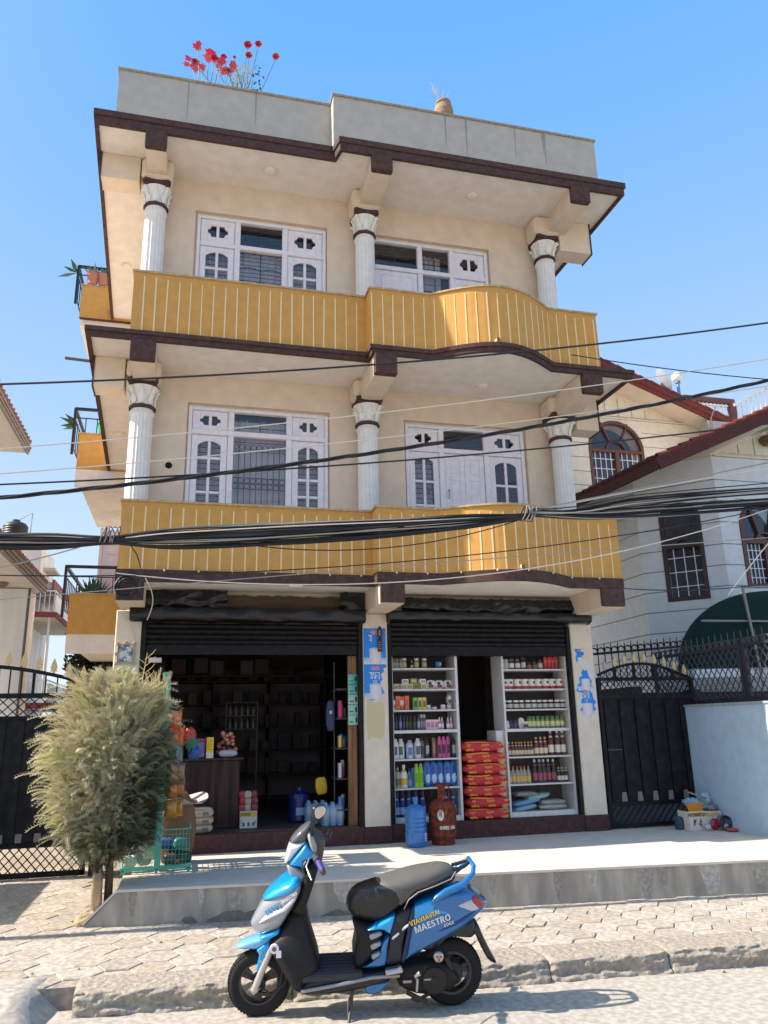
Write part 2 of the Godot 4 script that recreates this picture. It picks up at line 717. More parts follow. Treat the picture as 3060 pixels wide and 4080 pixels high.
	# front face with its sloping left end, and the end face
	b.quad(Vector3(-0.80, 0.09, plat_z(-0.80)), Vector3(X1, 0.09, plat_z(X1)), Vector3(X1, 0.415, plat_z(X1)), Vector3(-0.76, 0.16, plat_z(-0.76)))
	b.tri(Vector3(-0.76, 0.16, plat_z(-0.76)), Vector3(X1, 0.415, plat_z(X1)), Vector3(X0, 0.415, plat_z(X0)))
	b.quad(Vector3(-0.80, 0.09, -8.05), Vector3(-0.80, 0.09, plat_z(-0.8)), Vector3(-0.76, 0.16, plat_z(-0.76)), Vector3(-0.76, 0.16, -8.05))
	b.quad(Vector3(-0.76, 0.16, -8.05), Vector3(-0.76, 0.16, plat_z(-0.76)), Vector3(X0, 0.415, plat_z(X0)), Vector3(X0, 0.415, -8.05))
	b.quad(Vector3(X0, 0.05, -9.7), Vector3(X0, 0.05, -8.05), Vector3(X0, 0.415, -8.05), Vector3(X0, 0.415, -9.7))
	b.quad(Vector3(-0.80, 0.09, -8.05), Vector3(-0.76, 0.16, -8.05), Vector3(X0, 0.415, -8.05), Vector3(X0, 0.09, -8.05))
	var pl := struct("platform", b, riser)
	b = MB.new()
	var pp2 := PackedVector2Array([Vector2(X0 - 0.008, plat_z(X0) + 0.012), Vector2(X1, plat_z(X1) + 0.012), Vector2(X1, -9.72), Vector2(X0 - 0.008, -9.72)])
	b.flat_prism(pp2, 0.41, 0.432)
	lpart(pl, "screed_top", b, top)
	# nosing: a slightly proud smooth edge, and the sloping coping at the left
	b = MB.new()
	b.bar(Vector3(-0.775, 0.165, plat_z(-0.775) - 0.055), Vector3(X0, 0.426, plat_z(X0) - 0.055), 0.14, 0.02)
	lpart(pl, "sloping_coping", b, top)
	# run-off marks down the riser
	for i in 16:
		var x := -0.3 + 0.42 * i + R(-0.15, 0.15)
		var w := R(0.03, 0.12)
		var y0 := R(0.13, 0.26)
		b = MB.new()
		b.xf = Transform3D(Basis(Vector3(1, 0, 0.119).normalized(), Vector3.UP, Vector3(-0.119, 0, 1).normalized()), Vector3(0, 0, plat_z(0.0) + 0.0015))
		b.prism(V2([x - w, 0.408, x + w, 0.408, x + w * R(0.5, 0.9), lerpf(0.408, y0, 0.6), x + w * 0.3, y0, x - w * R(0.2, 0.5), y0 + 0.02, x - w * R(0.6, 1.0), lerpf(0.408, y0, 0.4)]), 0.0, 0.001)
		lpart(pl, "run_off_mark", b, mtx([C(166, 155, 140), C(192, 184, 172), C(172, 164, 152)][i % 3], 0.95, "dusty", 1.2))
	# damp dark stains low on the riser (their own shapes)
	var st := mtx(C(134, 127, 116), 0.95, "dusty", 1.2)
	for s: Array in [[0.28, 1.02, 0.13], [0.05, 0.20, 0.10], [1.3, 1.9, 0.09]]:
		b = MB.new()
		var poly := PackedVector2Array([Vector2(s[0], 0.10)])
		var nn := 26
		for i in nn + 1:
			var u := float(i) / nn
			var x: float = lerpf(s[0], s[1], u)
			poly.append(Vector2(x, 0.12 + s[2] * (0.75 + 0.5 * nf.get_noise_2d(x * 1.0, 9.0)) * pow(sin(PI * clampf(u, 0.03, 0.97)), 0.4)))
		poly.append(Vector2(s[1], 0.10))
		var a := plat_z(0.0)
		b.xf = Transform3D(Basis(Vector3(1, 0, 0.119).normalized(), Vector3.UP, Vector3(-0.119, 0, 1).normalized()), Vector3(0, 0, a + 0.003))
		b.prism(poly, 0.0, 0.001)
		lpart(pl, "damp_stain", b, st)

# ================================================================ the house
const ZW := -9.96      # front wall
const ZC := -9.77      # columns

func bulge_line(x0: float, x1: float, zl: float, zr: float, xs: float, off := 0.0, steps := 22) -> PackedVector2Array:   # front outline of a balcony, left to right
	var p := PackedVector2Array()
	p.append(Vector2(x0 - off, zl + off))
	p.append(Vector2(xs - off, zl + off))
	p.append(Vector2(xs - off, zr + off))
	var a := 2.974
	var b := 4.70
	for i in steps + 1:
		var t := float(i) / steps
		var x := lerpf(a - off * 0.4, b + off * 0.4, t)
		p.append(Vector2(x, zr + off + 0.39 * sin(PI * t)))
	p.append(Vector2(x1 + off, zr + off))
	return p

func wall_grid(b: MB, x0: float, x1: float, y0: float, y1: float, zf: float, zb: float, holes: Array) -> void:   # holes: [x0,x1,y0,y1]
	var xs := [x0, x1]
	var ys := [y0, y1]
	for h: Array in holes:
		for k in 2:
			xs.append(clampf(h[k], x0, x1))
			ys.append(clampf(h[2 + k], y0, y1))
	xs.sort()
	ys.sort()
	var solid := func(x: float, y: float) -> bool:
		if x < x0 or x > x1 or y < y0 or y > y1:
			return false
		for h: Array in holes:
			if x > h[0] and x < h[1] and y > h[2] and y < h[3]:
				return false
		return true
	for i in xs.size() - 1:
		for j in ys.size() - 1:
			var a: float = xs[i]
			var c: float = xs[i + 1]
			var d: float = ys[j]
			var e: float = ys[j + 1]
			if c - a < 1e-5 or e - d < 1e-5:
				continue
			var mx := (a + c) / 2
			var my := (d + e) / 2
			if not solid.call(mx, my):
				continue
			b.quad(Vector3(a, d, zf), Vector3(c, d, zf), Vector3(c, e, zf), Vector3(a, e, zf))
			b.quad(Vector3(c, d, zb), Vector3(a, d, zb), Vector3(a, e, zb), Vector3(c, e, zb))
			if not solid.call(a - 1e-4, my):
				b.quad(Vector3(a, d, zb), Vector3(a, d, zf), Vector3(a, e, zf), Vector3(a, e, zb))
			if not solid.call(c + 1e-4, my):
				b.quad(Vector3(c, d, zf), Vector3(c, d, zb), Vector3(c, e, zb), Vector3(c, e, zf))
			if not solid.call(mx, d - 1e-4):
				b.quad(Vector3(a, d, zb), Vector3(c, d, zb), Vector3(c, d, zf), Vector3(a, d, zf))
			if not solid.call(mx, e + 1e-4):
				b.quad(Vector3(a, e, zf), Vector3(c, e, zf), Vector3(c, e, zb), Vector3(a, e, zb))

var M := {}

func shop_house() -> void:
	M.plaster = mtx(C(224, 206, 184), 0.9, "mottle", 0.3, "rough", 0.07)
	M.soffit = mtx(C(233, 225, 216), 0.9, "mottle", 0.35, "rough", 0.05)
	M.mustard = mtx(C(204, 154, 84), 0.85, "mottle", 0.5, "rough", 0.08)
	M.brown = mtx(C(88, 66, 62), 0.85, "dusty", 0.6, "rough", 0.08)
	M.white = mtx(C(232, 229, 224), 0.8, "mottle", 0.6)
	M.lilac = mtx(C(233, 229, 236), 0.45, "mottle", 0.8)
	M.strip = mt(C(228, 206, 160), 0.85)
	M.coping = mtx(C(196, 172, 132), 0.85, "dusty", 0.8)
	M.parapet = mtx(C(180, 175, 166), 0.92, "mottle", 0.4, "rough", 0.08)
	M.dark = mtx(C(34, 30, 28), 0.9, "dusty", 0.5)
	M.room = mtx(C(120, 112, 104), 0.9, "mottle", 0.4)
	M.iron = mt(C(40, 40, 44), 0.5, 0.3)
	M.glass = pane_mat(C(30, 36, 44), 0.12)
	var h := thing("shop_house", "three storey beige house with white columns and mustard balconies over the shop", "house", Vector3(2.3, 0.43, -9.7))
	M.house = h
	var b := MB.new()
	# ---- front walls of the two upper floors, with openings
	var w3l := [-0.174, 1.764, 7.55, 9.10]
	var w3r := [2.42, 4.385, 6.62, 9.10]
	var w2l := [-0.148, 1.798, 4.45, 6.072]
	var w2r := [2.885, 4.785, 3.60, 6.055]
	wall_grid(b, -0.74, 5.48, 6.62, 9.60, ZW, ZW - 0.22, [w3l, w3r])
	wall_grid(b, -0.74, 5.48, 3.60, 6.48, ZW, ZW - 0.22, [w2l, w2r])
	wpart(h, "wall", b, M.plaster)
	# side and back walls, one mesh per side
	for s: Array in [[-0.74, -0.52], [5.26, 5.48]]:
		b = MB.new()
		b.bx(s[0], s[1], 0.43, 9.598, ZW - 0.222, -19.0)
		wpart(h, "wall", b, M.plaster)
	b = MB.new()
	b.bx(-0.74, 5.48, 0.43, 9.598, -19.0, -19.2)
	wpart(h, "wall", b, M.plaster)
	# partitions that close the rooms behind the windows
	b = MB.new()
	b.bx(-0.518, 5.258, 0.63, 9.596, -13.4, -13.5)
	b.bx(2.2, 2.3, 3.60, 6.478, ZW - 0.225, -13.398)
	b.bx(2.2, 2.3, 6.62, 9.598, ZW - 0.225, -13.398)
	wpart(h, "inner_wall", b, M.room)
	# ---- slabs with their soffits, two stepped brown fascias round the edge
	var bl2 := bulge_line(-1.36, 5.92, -9.03, -8.79, 2.15)
	var bl1 := bulge_line(-0.82, 5.43, -9.03, -8.79, 2.165)
	var ro := PackedVector2Array([Vector2(-1.50, -9.06), Vector2(1.71, -9.06), Vector2(1.76, -8.84), Vector2(6.18, -8.84)])
	var specs := [[ro, 9.60, 9.76, "roof_slab", Vector2(6.14, -12.0), Vector2(-1.74, -14.45)], [bl2, 6.48, 6.57, "floor_slab", Vector2(5.90, -12.0), Vector2(-1.60, -14.95)], [bl1, 3.46, 3.57, "floor_slab", Vector2(5.43, -12.0), Vector2(-1.05, -14.9)]]
	for s: Array in specs:
		var fr: PackedVector2Array = s[0]
		var out := fr.duplicate()
		out.append(s[4])
		out.append(Vector2(5.49, -12.6))
		out.append(Vector2(5.49, -19.1))
		out.append(Vector2(-0.75, -19.1))
		out.append(Vector2(-0.75, (s[5] as Vector2).y - 0.3))
		out.append(s[5])
		b = MB.new()
		b.flat_prism(out, s[1], s[2])
		var sl := wpart(h, s[3], b, M.soffit)
		# fascia: runs along left edge, front and right edge
		var run := PackedVector2Array([s[5]])
		run.append_array(fr)
		run.append(s[4])
		var y0: float = s[1]
		var low := MB.new()
		var high := MB.new()
		var two: bool = y0 > 4.0
		fascia(low, run, y0 - 0.035 if two else 3.43, 9.685 if y0 > 9.0 else (y0 + 0.03 if two else 3.567), 0.012, 0.05)
		if two:
			fascia(high, run, (9.687 if y0 > 9.0 else y0 + 0.032), (9.775 if y0 > 9.0 else 6.568), 0.034, 0.08)
			lpart(sl, "upper_fascia", high, M.brown)
		lpart(sl, "lower_fascia", low, M.brown)
	# ---- brown beam ends on the front edges and the beige beams behind them
	for s: Array in [[-0.86, -0.58, -9.01, 9.31, 9.60], [2.20, 2.50, -8.79, 9.31, 9.60], [5.28, 5.58, -8.79, 9.31, 9.60],
			[-0.85, -0.55, -8.98, 6.17, 6.47], [2.17, 2.47, -8.74, 6.155, 6.47], [5.13, 5.43, -8.74, 6.155, 6.47]]:
		b = MB.new()
		b.bx(s[0], s[1], s[3], s[4] - 0.03, s[2], s[2] - 0.10, 0.012)
		wpart(h, "beam_end", b, M.brown)
		b = MB.new()
		b.bx(s[0] + 0.008, s[1] - 0.008, s[3] + 0.006, s[4], s[2] - 0.101, ZW + 0.002)
		wpart(h, "beam", b, M.plaster)
	# ground floor beam ends are deep brown blocks with beige undersides
	for s: Array in [[-0.81, -0.51, -9.0, 3.20], [2.19, 2.49, -8.76, 3.19], [5.10, 5.425, -8.76, 3.19]]:
		b = MB.new()
		b.bx(s[0], s[1], s[3] + 0.012, 3.428, s[2], s[2] - 0.05, 0.006)
		wpart(h, "beam_end", b, M.brown)
		b = MB.new()
		b.bx(s[0] + 0.004, s[1] - 0.004, s[3], 3.458, s[2] - 0.051, -9.64)
		wpart(h, "beam", b, M.plaster)
	# lateral beams to the overhanging sides
	for s: Array in [[-1.47, -0.95, 9.20, 9.60], [-1.33, -0.95, 6.06, 6.48], [5.47, 6.02, 9.04, 9.60], [5.47, 5.84, 5.98, 6.48]]:
		b = MB.new()
		b.bx(s[0], s[1], s[2], s[3], -9.64, -9.95, 0.008)
		wpart(h, "side_beam", b, M.plaster)
		b = MB.new()
		var xe: float = s[0] if s[0] < 0 else s[1]
		b.bx(xe - 0.012 if xe < 0 else xe + 0.001, xe - 0.001 if xe < 0 else xe + 0.012, s[2] - 0.015, s[3], -9.625, -9.965)
		wpart(h, "beam_end", b, M.brown)
	# ---- columns
	var proto: Node3D = null
	for lev in 2:
		for k in 3:
			var x: float = [-0.716, 2.299, 5.249][k]
			var y: float = 8.88 if lev == 0 else 5.835
			if proto == null:
				proto = make_column(h)
			else:
				var c: Node3D = proto.duplicate()
				c.name = numbered(h, "column")
				h.add_child(c, true)
				c.position = Vector3.ZERO
			var cc: Node3D = h.get_child(h.get_child_count() - 1)
			cc.position = Vector3(x, y, ZC) - h.position
			# square block between capital and beam
			b = MB.new()
			var t := 9.598 if lev == 0 else 6.478
			b.bx(x - 0.215, x + 0.215, y + 0.375, t, ZC - 0.19, ZC + 0.19, 0.05)
			wpart(h, "column_block", b, M.plaster)
	# ---- balcony parapets
	parapet(h, bulge_line(-0.87, 5.453, -9.045, -8.80, 2.135), 6.575, 7.40)
	parapet(h, bulge_line(-0.815, 5.449, -9.05, -8.81, 2.168), 3.575, 4.375)
	# ---- roof parapet with its bright coping, stepping forward at the middle
	var rp := PackedVector2Array([Vector2(-1.29, -14.2), Vector2(-1.29, -9.28), Vector2(1.70, -9.28), Vector2(1.70, -9.07), Vector2(5.92, -9.07), Vector2(5.92, -18.5)])
	b = MB.new()
	ribbon(b, rp, 9.77, 10.70, 0.12)
	var pw := wpart(h, "roof_parapet", b, M.parapet)
	b = MB.new()
	ribbon(b, rp, 10.702, 10.735, 0.16, 0.02)
	lpart(pw, "coping", b, mtx(C(168, 152, 128), 0.9, "dusty", 0.7))
	# stained drips below the coping
	var nf := FastNoiseLite.new()
	nf.seed = 31
	for x: float in [3.42, 3.75, 4.55, 5.02, 5.05, 0.6, -0.35]:
		b = MB.new()
		var L := R(0.25, 0.85)
		var wd := R(0.008, 0.02)
		var z := -9.067 if x > 1.7 else -9.277
		b.prism(V2([x - wd, 10.69, x + wd, 10.69, x + wd * 0.5, 10.69 - L * 0.5, x + wd * 0.15, 10.69 - L, x - wd * 0.2, 10.69 - L * 0.9, x - wd * 0.6, 10.69 - L * 0.4]), z - 0.003, z)
		lpart(pw, "drip_stain", b, mt(C(142, 138, 130), 0.9))
	# ---- windows
	window(h, -0.145, 1.75, 7.55, 9.065, [0.44, 1.135], 8.60, ["sash", "glass", "sash"], ["lobe", "glass", "lobe"], 2)
	window(h, -0.130, 1.782, 4.45, 6.04, [0.44, 1.235], 5.675, ["sash3", "glass", "sash3"], ["lobe", "glass", "lobe"], 3)
	window(h, 2.91, 4.76, 3.62, 6.02, [3.455, 4.155], 5.64, ["sash3", "door2", "sash3"], ["lobe", "glass", "lobe"], 4)
	window(h, 2.46, 4.36, 6.66, 9.06, [3.235, 3.76], 8.57, ["door1", "glass", "sash"], ["glass", "glass", "lobe"], 5)
	# round hole in the wall for a stove pipe
	b = MB.new()
	b.xf = Transform3D(Basis(Vector3(1, 0, 0), PI / 2), Vector3(-0.351, 5.15, ZW + 0.001))
	b.lathe([[0.0, 0.0], [0.045, 0.0], [0.045, 0.004], [0.0, 0.004]], 18)
	wpart(h, "flue_hole", b, mt(C(8, 8, 8), 0.9))
	# ceiling lamps under the slabs
	for q: Vector3 in [Vector3(0.845, 9.598, -9.51), Vector3(3.91, 9.598, -9.39), Vector3(0.82, 6.478, -9.62), Vector3(3.94, 6.478, -9.50), Vector3(-1.33, 9.598, -12.42), Vector3(-1.24, 6.478, -12.4)]:
		b = MB.new()
		b.xf = Transform3D(Basis(), q)
		b.lathe([[0.0, -0.05], [0.035, -0.048], [0.07, -0.035], [0.085, -0.018], [0.09, 0.0]], 18)
		wpart(h, "ceiling_lamp", b, mt(C(226, 216, 202), 0.4))
	# drain spouts through the bulging balconies
	for q: Vector3 in [Vector3(3.73, 6.60, -8.41), Vector3(3.86, 3.605, -8.43)]:
		b = MB.new()
		b.tube([q + Vector3(0, 0, -0.05), q + Vector3(0.01, -0.004, 0.05)], 0.03, 12, false)
		b.tube([q + Vector3(0.01, -0.004, 0.05), q + Vector3(0, 0, -0.05)], 0.023, 12, false)
		var sp := wpart(h, "drain_spout", b, mt(C(202, 186, 150), 0.6))
		b = MB.new()
		b.tube([q + Vector3(0, 0, -0.05), q + Vector3(0.0, 0, 0.0)], 0.022, 12)
		lpart(sp, "spout_hole", b, mt(C(10, 8, 6), 0.9))

func ribbon(b: MB, line: PackedVector2Array, y0: float, y1: float, th: float, out := 0.0) -> void:   # a wall along a line, its outer face on the line (left to right seen from the front)
	var outer := offset_line(line, out)
	var inner := offset_line(line, out - th)
	for i in line.size() - 1:
		var a := outer[i]
		var c := outer[i + 1]
		var d := inner[i]
		var e := inner[i + 1]
		b.quad(Vector3(a.x, y0, a.y), Vector3(c.x, y0, c.y), Vector3(c.x, y1, c.y), Vector3(a.x, y1, a.y))
		b.quad(Vector3(e.x, y0, e.y), Vector3(d.x, y0, d.y), Vector3(d.x, y1, d.y), Vector3(e.x, y1, e.y))
		b.quad(Vector3(a.x, y1, a.y), Vector3(c.x, y1, c.y), Vector3(e.x, y1, e.y), Vector3(d.x, y1, d.y))
		b.quad(Vector3(d.x, y0, d.y), Vector3(e.x, y0, e.y), Vector3(c.x, y0, c.y), Vector3(a.x, y0, a.y))
	for k in 2:
		var i := 0 if k == 0 else line.size() - 1
		var a := outer[i]
		var d := inner[i]
		if k == 0:
			b.quad(Vector3(d.x, y0, d.y), Vector3(a.x, y0, a.y), Vector3(a.x, y1, a.y), Vector3(d.x, y1, d.y))
		else:
			b.quad(Vector3(a.x, y0, a.y), Vector3(d.x, y0, d.y), Vector3(d.x, y1, d.y), Vector3(a.x, y1, a.y))

func offset_line(line: PackedVector2Array, d: float) -> PackedVector2Array:   # outward is to the right-hand side of travel turned to +z
	var o := PackedVector2Array()
	for i in line.size():
		var t0 := (line[i] - line[maxi(i - 1, 0)]).normalized()
		var t1 := (line[mini(i + 1, line.size() - 1)] - line[i]).normalized()
		if i == 0:
			t0 = t1
		if i == line.size() - 1:
			t1 = t0
		var n0 := Vector2(-t0.y, t0.x)
		var n1 := Vector2(-t1.y, t1.x)
		var m := (n0 + n1).normalized()
		o.append(line[i] + m * d / maxf(0.35, m.dot(n0)))
	return o

func fascia(b: MB, run: PackedVector2Array, y0: float, y1: float, out: float, th: float) -> void:
	ribbon(b, run, y0, y1, th, out)

func parapet(h: Node3D, line: PackedVector2Array, y0: float, y1: float) -> void:
	var full := PackedVector2Array([Vector2(line[0].x, ZW + 0.02)])
	full.append_array(line)
	full.append(Vector2(line[line.size() - 1].x, ZW + 0.02))
	var b := MB.new()
	ribbon(b, full, y0, y1, 0.11)
	var p := wpart(h, "balcony_parapet", b, M.mustard)
	b = MB.new()
	ribbon(b, full, y1 + 0.001, y1 + 0.026, 0.15, 0.022)
	lpart(p, "coping", b, M.coping)
	# pale vertical strips
	var acc := 0.13
	for i in range(1, full.size() - 2):
		var a := full[i]
		var c := full[i + 1]
		var L := a.distance_to(c)
		var t := (c - a) / L
		var nn := Vector2(-t.y, t.x)
		if L > 0.2 and absf(t.y) > 0.9:
			continue
		while acc < L:
			var q := a + t * acc
			var sb := MB.new()
			var w := R(0.0065, 0.0095)
			var top := y1 - R(0.05, 0.085)
			var low := y0 + 0.004
			var lean := R(-0.006, 0.006)
			sb.xf = Transform3D(Basis(Vector3(t.x, 0, t.y), Vector3.UP, Vector3(nn.x, 0, nn.y)), Vector3(q.x, 0, q.y))
			sb.prism(V2([-w + lean, low, w + lean, low, w * 0.9, top, -w * 0.9, top]), -0.002, 0.005)
			lpart(p, "strip", sb, M.strip)
			acc += R(0.138, 0.150)
		acc -= L

func make_column(h: Node3D) -> Node3D:   # y = 0 at the ring under the capital
	var flutes := 18
	var b := MB.new()
	var rad := func(a: float, y: float) -> float:
		var r := 0.150 - 0.008 * clampf((y + 2.3) / 2.3, 0.0, 1.0)
		var f: float = absf(sin(a * flutes / 2.0))
		var dep := 0.010 * (1.0 - pow(1.0 - f, 3.0)) * smoothstep(-0.10, -0.15, y)
		return r - dep
	b.surf(flutes * 6, 10, func(u: float, w: float) -> Vector3:
		var ys := [-2.28, -1.5, -0.8, -0.3, -0.17, -0.15, -0.13, -0.115, -0.10, -0.05, 0.0]
		var y: float = ys[int(round(w * 10))]
		var a := TAU * u
		var r: float = rad.call(a, y)
		return Vector3(cos(a) * r, y, -sin(a) * r))
	var o := lpart(h, "column", b, M.white)
	b = MB.new()   # a carved band of leaves at the top of the shaft
	for k in 18:
		var a := TAU * (k + 0.5) / 18
		b.sph(Vector3(cos(a) * 0.145, -0.075, sin(a) * 0.145), Vector3(0.016, 0.03, 0.016), 6, 4)
	lpart(o, "leaf_band", b, M.white)
	b = MB.new()
	b.lathe([[0.140, -0.03], [0.163, -0.028], [0.172, -0.012], [0.172, 0.006], [0.160, 0.02], [0.14, 0.022]], 28)
	lpart(o, "ring", b, M.brown)
	b = MB.new()
	b.lathe([[0.140, 0.02], [0.142, 0.08], [0.150, 0.15], [0.168, 0.21], [0.195, 0.262], [0.20, 0.275], [0.05, 0.276]], 28)
	for k in 4:   # corner volutes and leaves between them
		var a := TAU * k / 4 + PI / 4
		var d := Vector3(cos(a), 0, sin(a))
		var s := Vector3(-sin(a), 0, cos(a))
		var path := []
		var rr := []
		for i in 9:
			var t := i / 8.0
			path.append(d * (0.145 + 0.075 * t * t) + Vector3(0, 0.06 + 0.19 * t, 0))
			rr.append(0.016 + 0.012 * t)
		b.tube(path, rr, 7)
		for e: float in [-1.0, 1.0]:
			var roll := []
			for i in 12:
				var t := i / 11.0 * 4.6
				roll.append(d * (0.222 - 0.030 * (1.0 - t / 6.0) * cos(t) + 0.0) + s * e * 0.012 + Vector3(0, 0.232 + 0.030 * (1.0 - t / 6.0) * sin(t), 0))
			b.tube(roll, 0.011, 6)
	for k in 8:
		var a := TAU * k / 8
		var d := Vector3(cos(a), 0, sin(a))
		var s := Vector3(-sin(a), 0, cos(a))
		var hgt := 0.235 if k % 2 == 0 else 0.15
		b.surf(6, 8, func(u: float, w: float) -> Vector3:
			var x := (u - 0.5) * 0.095 * sin(PI * clampf(0.18 + 0.8 * w, 0.0, 0.97))
			var out := 0.147 + 0.055 * pow(w, 3.0) + 0.022 * (1.0 - pow(absf(u - 0.5) * 2.0, 1.5))
			return d * out - s * x + Vector3(0, 0.03 + hgt * w - 0.02 * pow(w, 6.0), 0))
	lpart(o, "capital", b, M.white)
	b = MB.new()   # concave sided slab on the capital
	for lay: Array in [[0.278, 0.315, 0.205], [0.316, 0.372, 0.222]]:
		var p := PackedVector2Array()
		for k in 4:
			for i in 7:
				var t := i / 6.0
				var c0 := Vector2.from_angle(TAU * k / 4 - PI / 4 + 0.10) * 1.38
				var c1 := Vector2.from_angle(TAU * (k + 1) / 4 - PI / 4 - 0.10) * 1.38
				var q := c0.lerp(c1, t)
				q -= Vector2.from_angle(TAU * k / 4) * 0.16 * sin(PI * t)
				p.append(q * float(lay[2]) * 0.80)
		b.flat_prism(p, lay[0], lay[1])
	lpart(o, "abacus", b, M.brown)
	return o

# ---- a timber window or door set into the wall: bays between x0, the mullions and x1; below and above the transom
func window(h: Node3D, x0: float, x1: float, y0: float, y1: float, mull: Array, tr: float, low: Array, up: Array, kind: int) -> void:
	var z0 := ZW - 0.125
	var z1 := ZW - 0.035
	var b := MB.new()
	var w := 0.05
	b.bx(x0, x0 + w, y0, y1, z0, z1, 0.006)
	b.bx(x1 - w, x1, y0, y1, z0, z1, 0.006)
	b.bx(x0 + w + 0.001, x1 - w - 0.001, y1 - w, y1 - 0.001, z0, z1 - 0.002, 0.006)
	b.bx(x0 + w + 0.001, x1 - w - 0.001, tr - 0.035, tr + 0.035, z0, z1 - 0.003, 0.006)
	if kind < 4:
		b.bx(x0 + w + 0.001, x1 - w - 0.001, y0, y0 + w, z0, z1 - 0.002, 0.006)
	for m: float in mull:
		b.bx(m - 0.04, m + 0.04, y0 + w + 0.001, tr - 0.036, z0, z1 - 0.004, 0.006)
		b.bx(m - 0.04, m + 0.04, tr + 0.036, y1 - w - 0.001, z0, z1 - 0.004, 0.006)
	var win := wpart(h, "window", b, M.lilac)
	# plaster fillet round the frame so that no gap shows the room
	b = MB.new()
	for s: Array in [[x0 - 0.06, x0 - 0.001, y0, y1 + 0.06], [x1 + 0.001, x1 + 0.06, y0, y1 + 0.06], [x0 - 0.0005, x1 + 0.0005, y1 + 0.001, y1 + 0.06]]:
		b.bx(s[0], s[1], s[2], s[3], z0 + 0.01, z1 - 0.03)
	lpart(win, "reveal", b, M.plaster)
	var xs := [x0 + w]
	for m: float in mull:
		xs.append(m - 0.04)
		xs.append(m + 0.04)
	xs.append(x1 - w)
	var zs := z1 - 0.028
	for k in low.size():
		var a: float = xs[2 * k]
		var c: float = xs[2 * k + 1]
		for lev in 2:
			var ya := y0 + (w if kind < 4 else 0.01) if lev == 0 else tr + 0.035
			var yb := tr - 0.035 if lev == 0 else y1 - w
			var what: String = low[k] if lev == 0 else up[k]
			if what == "glass":
				pane(win, a + 0.002, c - 0.002, ya + 0.002, yb - 0.002, zs - 0.03)
				if lev == 0 and kind != 4:
					grille(win, a, c, ya, yb, zs - 0.07, kind)
				elif lev == 1:
					grille_bars(win, a, c, ya, yb, zs - 0.07)
			elif what == "lobe":
				lobe(win, a + 0.004, c - 0.004, ya + 0.004, yb - 0.004, zs)
			elif what.begins_with("sash"):
				sash(win, a + 0.004, c - 0.004, ya + 0.004, yb - 0.004, zs, 3 if kind == 2 else (4 if kind == 3 else 5))
				grille_bars(win, a + 0.05, c - 0.05, ya, yb, zs - 0.09)
			else:
				door_leaf(win, a + 0.004, c - 0.004, ya, yb - 0.004, zs, what)
	# curtains hanging inside
	var cw := mt(C(206, 202, 206), 0.9)
	var spans := []
	if kind == 2:
		spans = [[x0 + 0.02, x1 - 0.02, y0, 8.62, 0.02]]
	elif kind == 3:
		spans = [[x0 + 0.02, x1 - 0.02, y0, y1 - 0.1, 0.024]]
	elif kind == 5:
		spans = [[3.3, 3.62, y0, y1 - 0.1, 0.02]]
	else:
		spans = [[x0 + 0.05, x0 + 0.45, y0, 5.5, 0.02]]
	for s: Array in spans:
		b = MB.new()
		var ph := R(0, 6)
		b.surf(90, 2, func(u: float, v: float) -> Vector3:
			var x: float = lerpf(s[0], s[1], u)
			return Vector3(x, lerpf(s[2], s[3], v), z0 - 0.10 + s[4] * sin(x * 62.0 + ph + 1.4 * sin(x * 11.0)) + 0.01 * sin(x * 23.0)))
		lpart(win, "curtain", b, cw)

func pane(win: Node3D, a: float, c: float, ya: float, yb: float, z: float) -> void:
	var b := MB.new()
	b.bx(a, c, ya, yb, z - 0.004, z)
	lpart(win, "pane", b, M.glass)

func grille_bars(win: Node3D, a: float, c: float, ya: float, yb: float, z: float) -> void:
	var b := MB.new()
	var n := maxi(2, int((yb - ya) / 0.075))
	for i in range(1, n):
		var y := lerpf(ya, yb, float(i) / n)
		b.bar(Vector3(a, y, z), Vector3(c, y, z), 0.008, 0.008)
	b.bar(Vector3((a + c) / 2, ya, z), Vector3((a + c) / 2, yb, z), 0.012, 0.012)
	lpart(win, "grille", b, M.iron)

func grille(win: Node3D, a: float, c: float, ya: float, yb: float, z: float, kind: int) -> void:
	var b := MB.new()
	if kind == 3:   # upright bars with a band of rings
		var n := 9
		for i in range(1, n):
			var x := lerpf(a, c, float(i) / n)
			b.tube([Vector3(x, ya, z), Vector3(x, yb - 0.10, z)], 0.005, 5)
		for y: float in [ya + 0.14, ya + 0.42, ya + 0.50, ya + 0.58, yb - 0.18, yb - 0.05]:
			b.bar(Vector3(a, y, z), Vector3(c, y, z), 0.008, 0.008)
		for y: float in [ya + 0.46, ya + 0.54, yb - 0.115]:
			for i in n:
				var x := lerpf(a, c, (i + 0.5) / n)
				var ring := []
				for k in 13:
					ring.append(Vector3(x + 0.036 * cos(TAU * k / 12), y + 0.036 * sin(TAU * k / 12), z))
				b.tube(ring, 0.004, 4, false)
	else:   # flat bars with two waves
		var n := 15
		for i in range(1, n):
			var y := lerpf(ya, yb, float(i) / n)
			b.bar(Vector3(a, y, z), Vector3(c, y, z), 0.007, 0.007)
		b.bar(Vector3((a + c) / 2, ya, z), Vector3((a + c) / 2, yb, z), 0.016, 0.016)
		for k in 2:
			var path := []
			for i in 29:
				var x := lerpf(a, c, i / 28.0)
				path.append(Vector3(x, yb - 0.28 - 0.17 * k + 0.045 * absf(sin((x - a) / (c - a) * TAU)) * (1.0 if k == 0 else -1.0), z + 0.006))
			b.tube(path, 0.008, 5)
	lpart(win, "grille", b, M.iron)

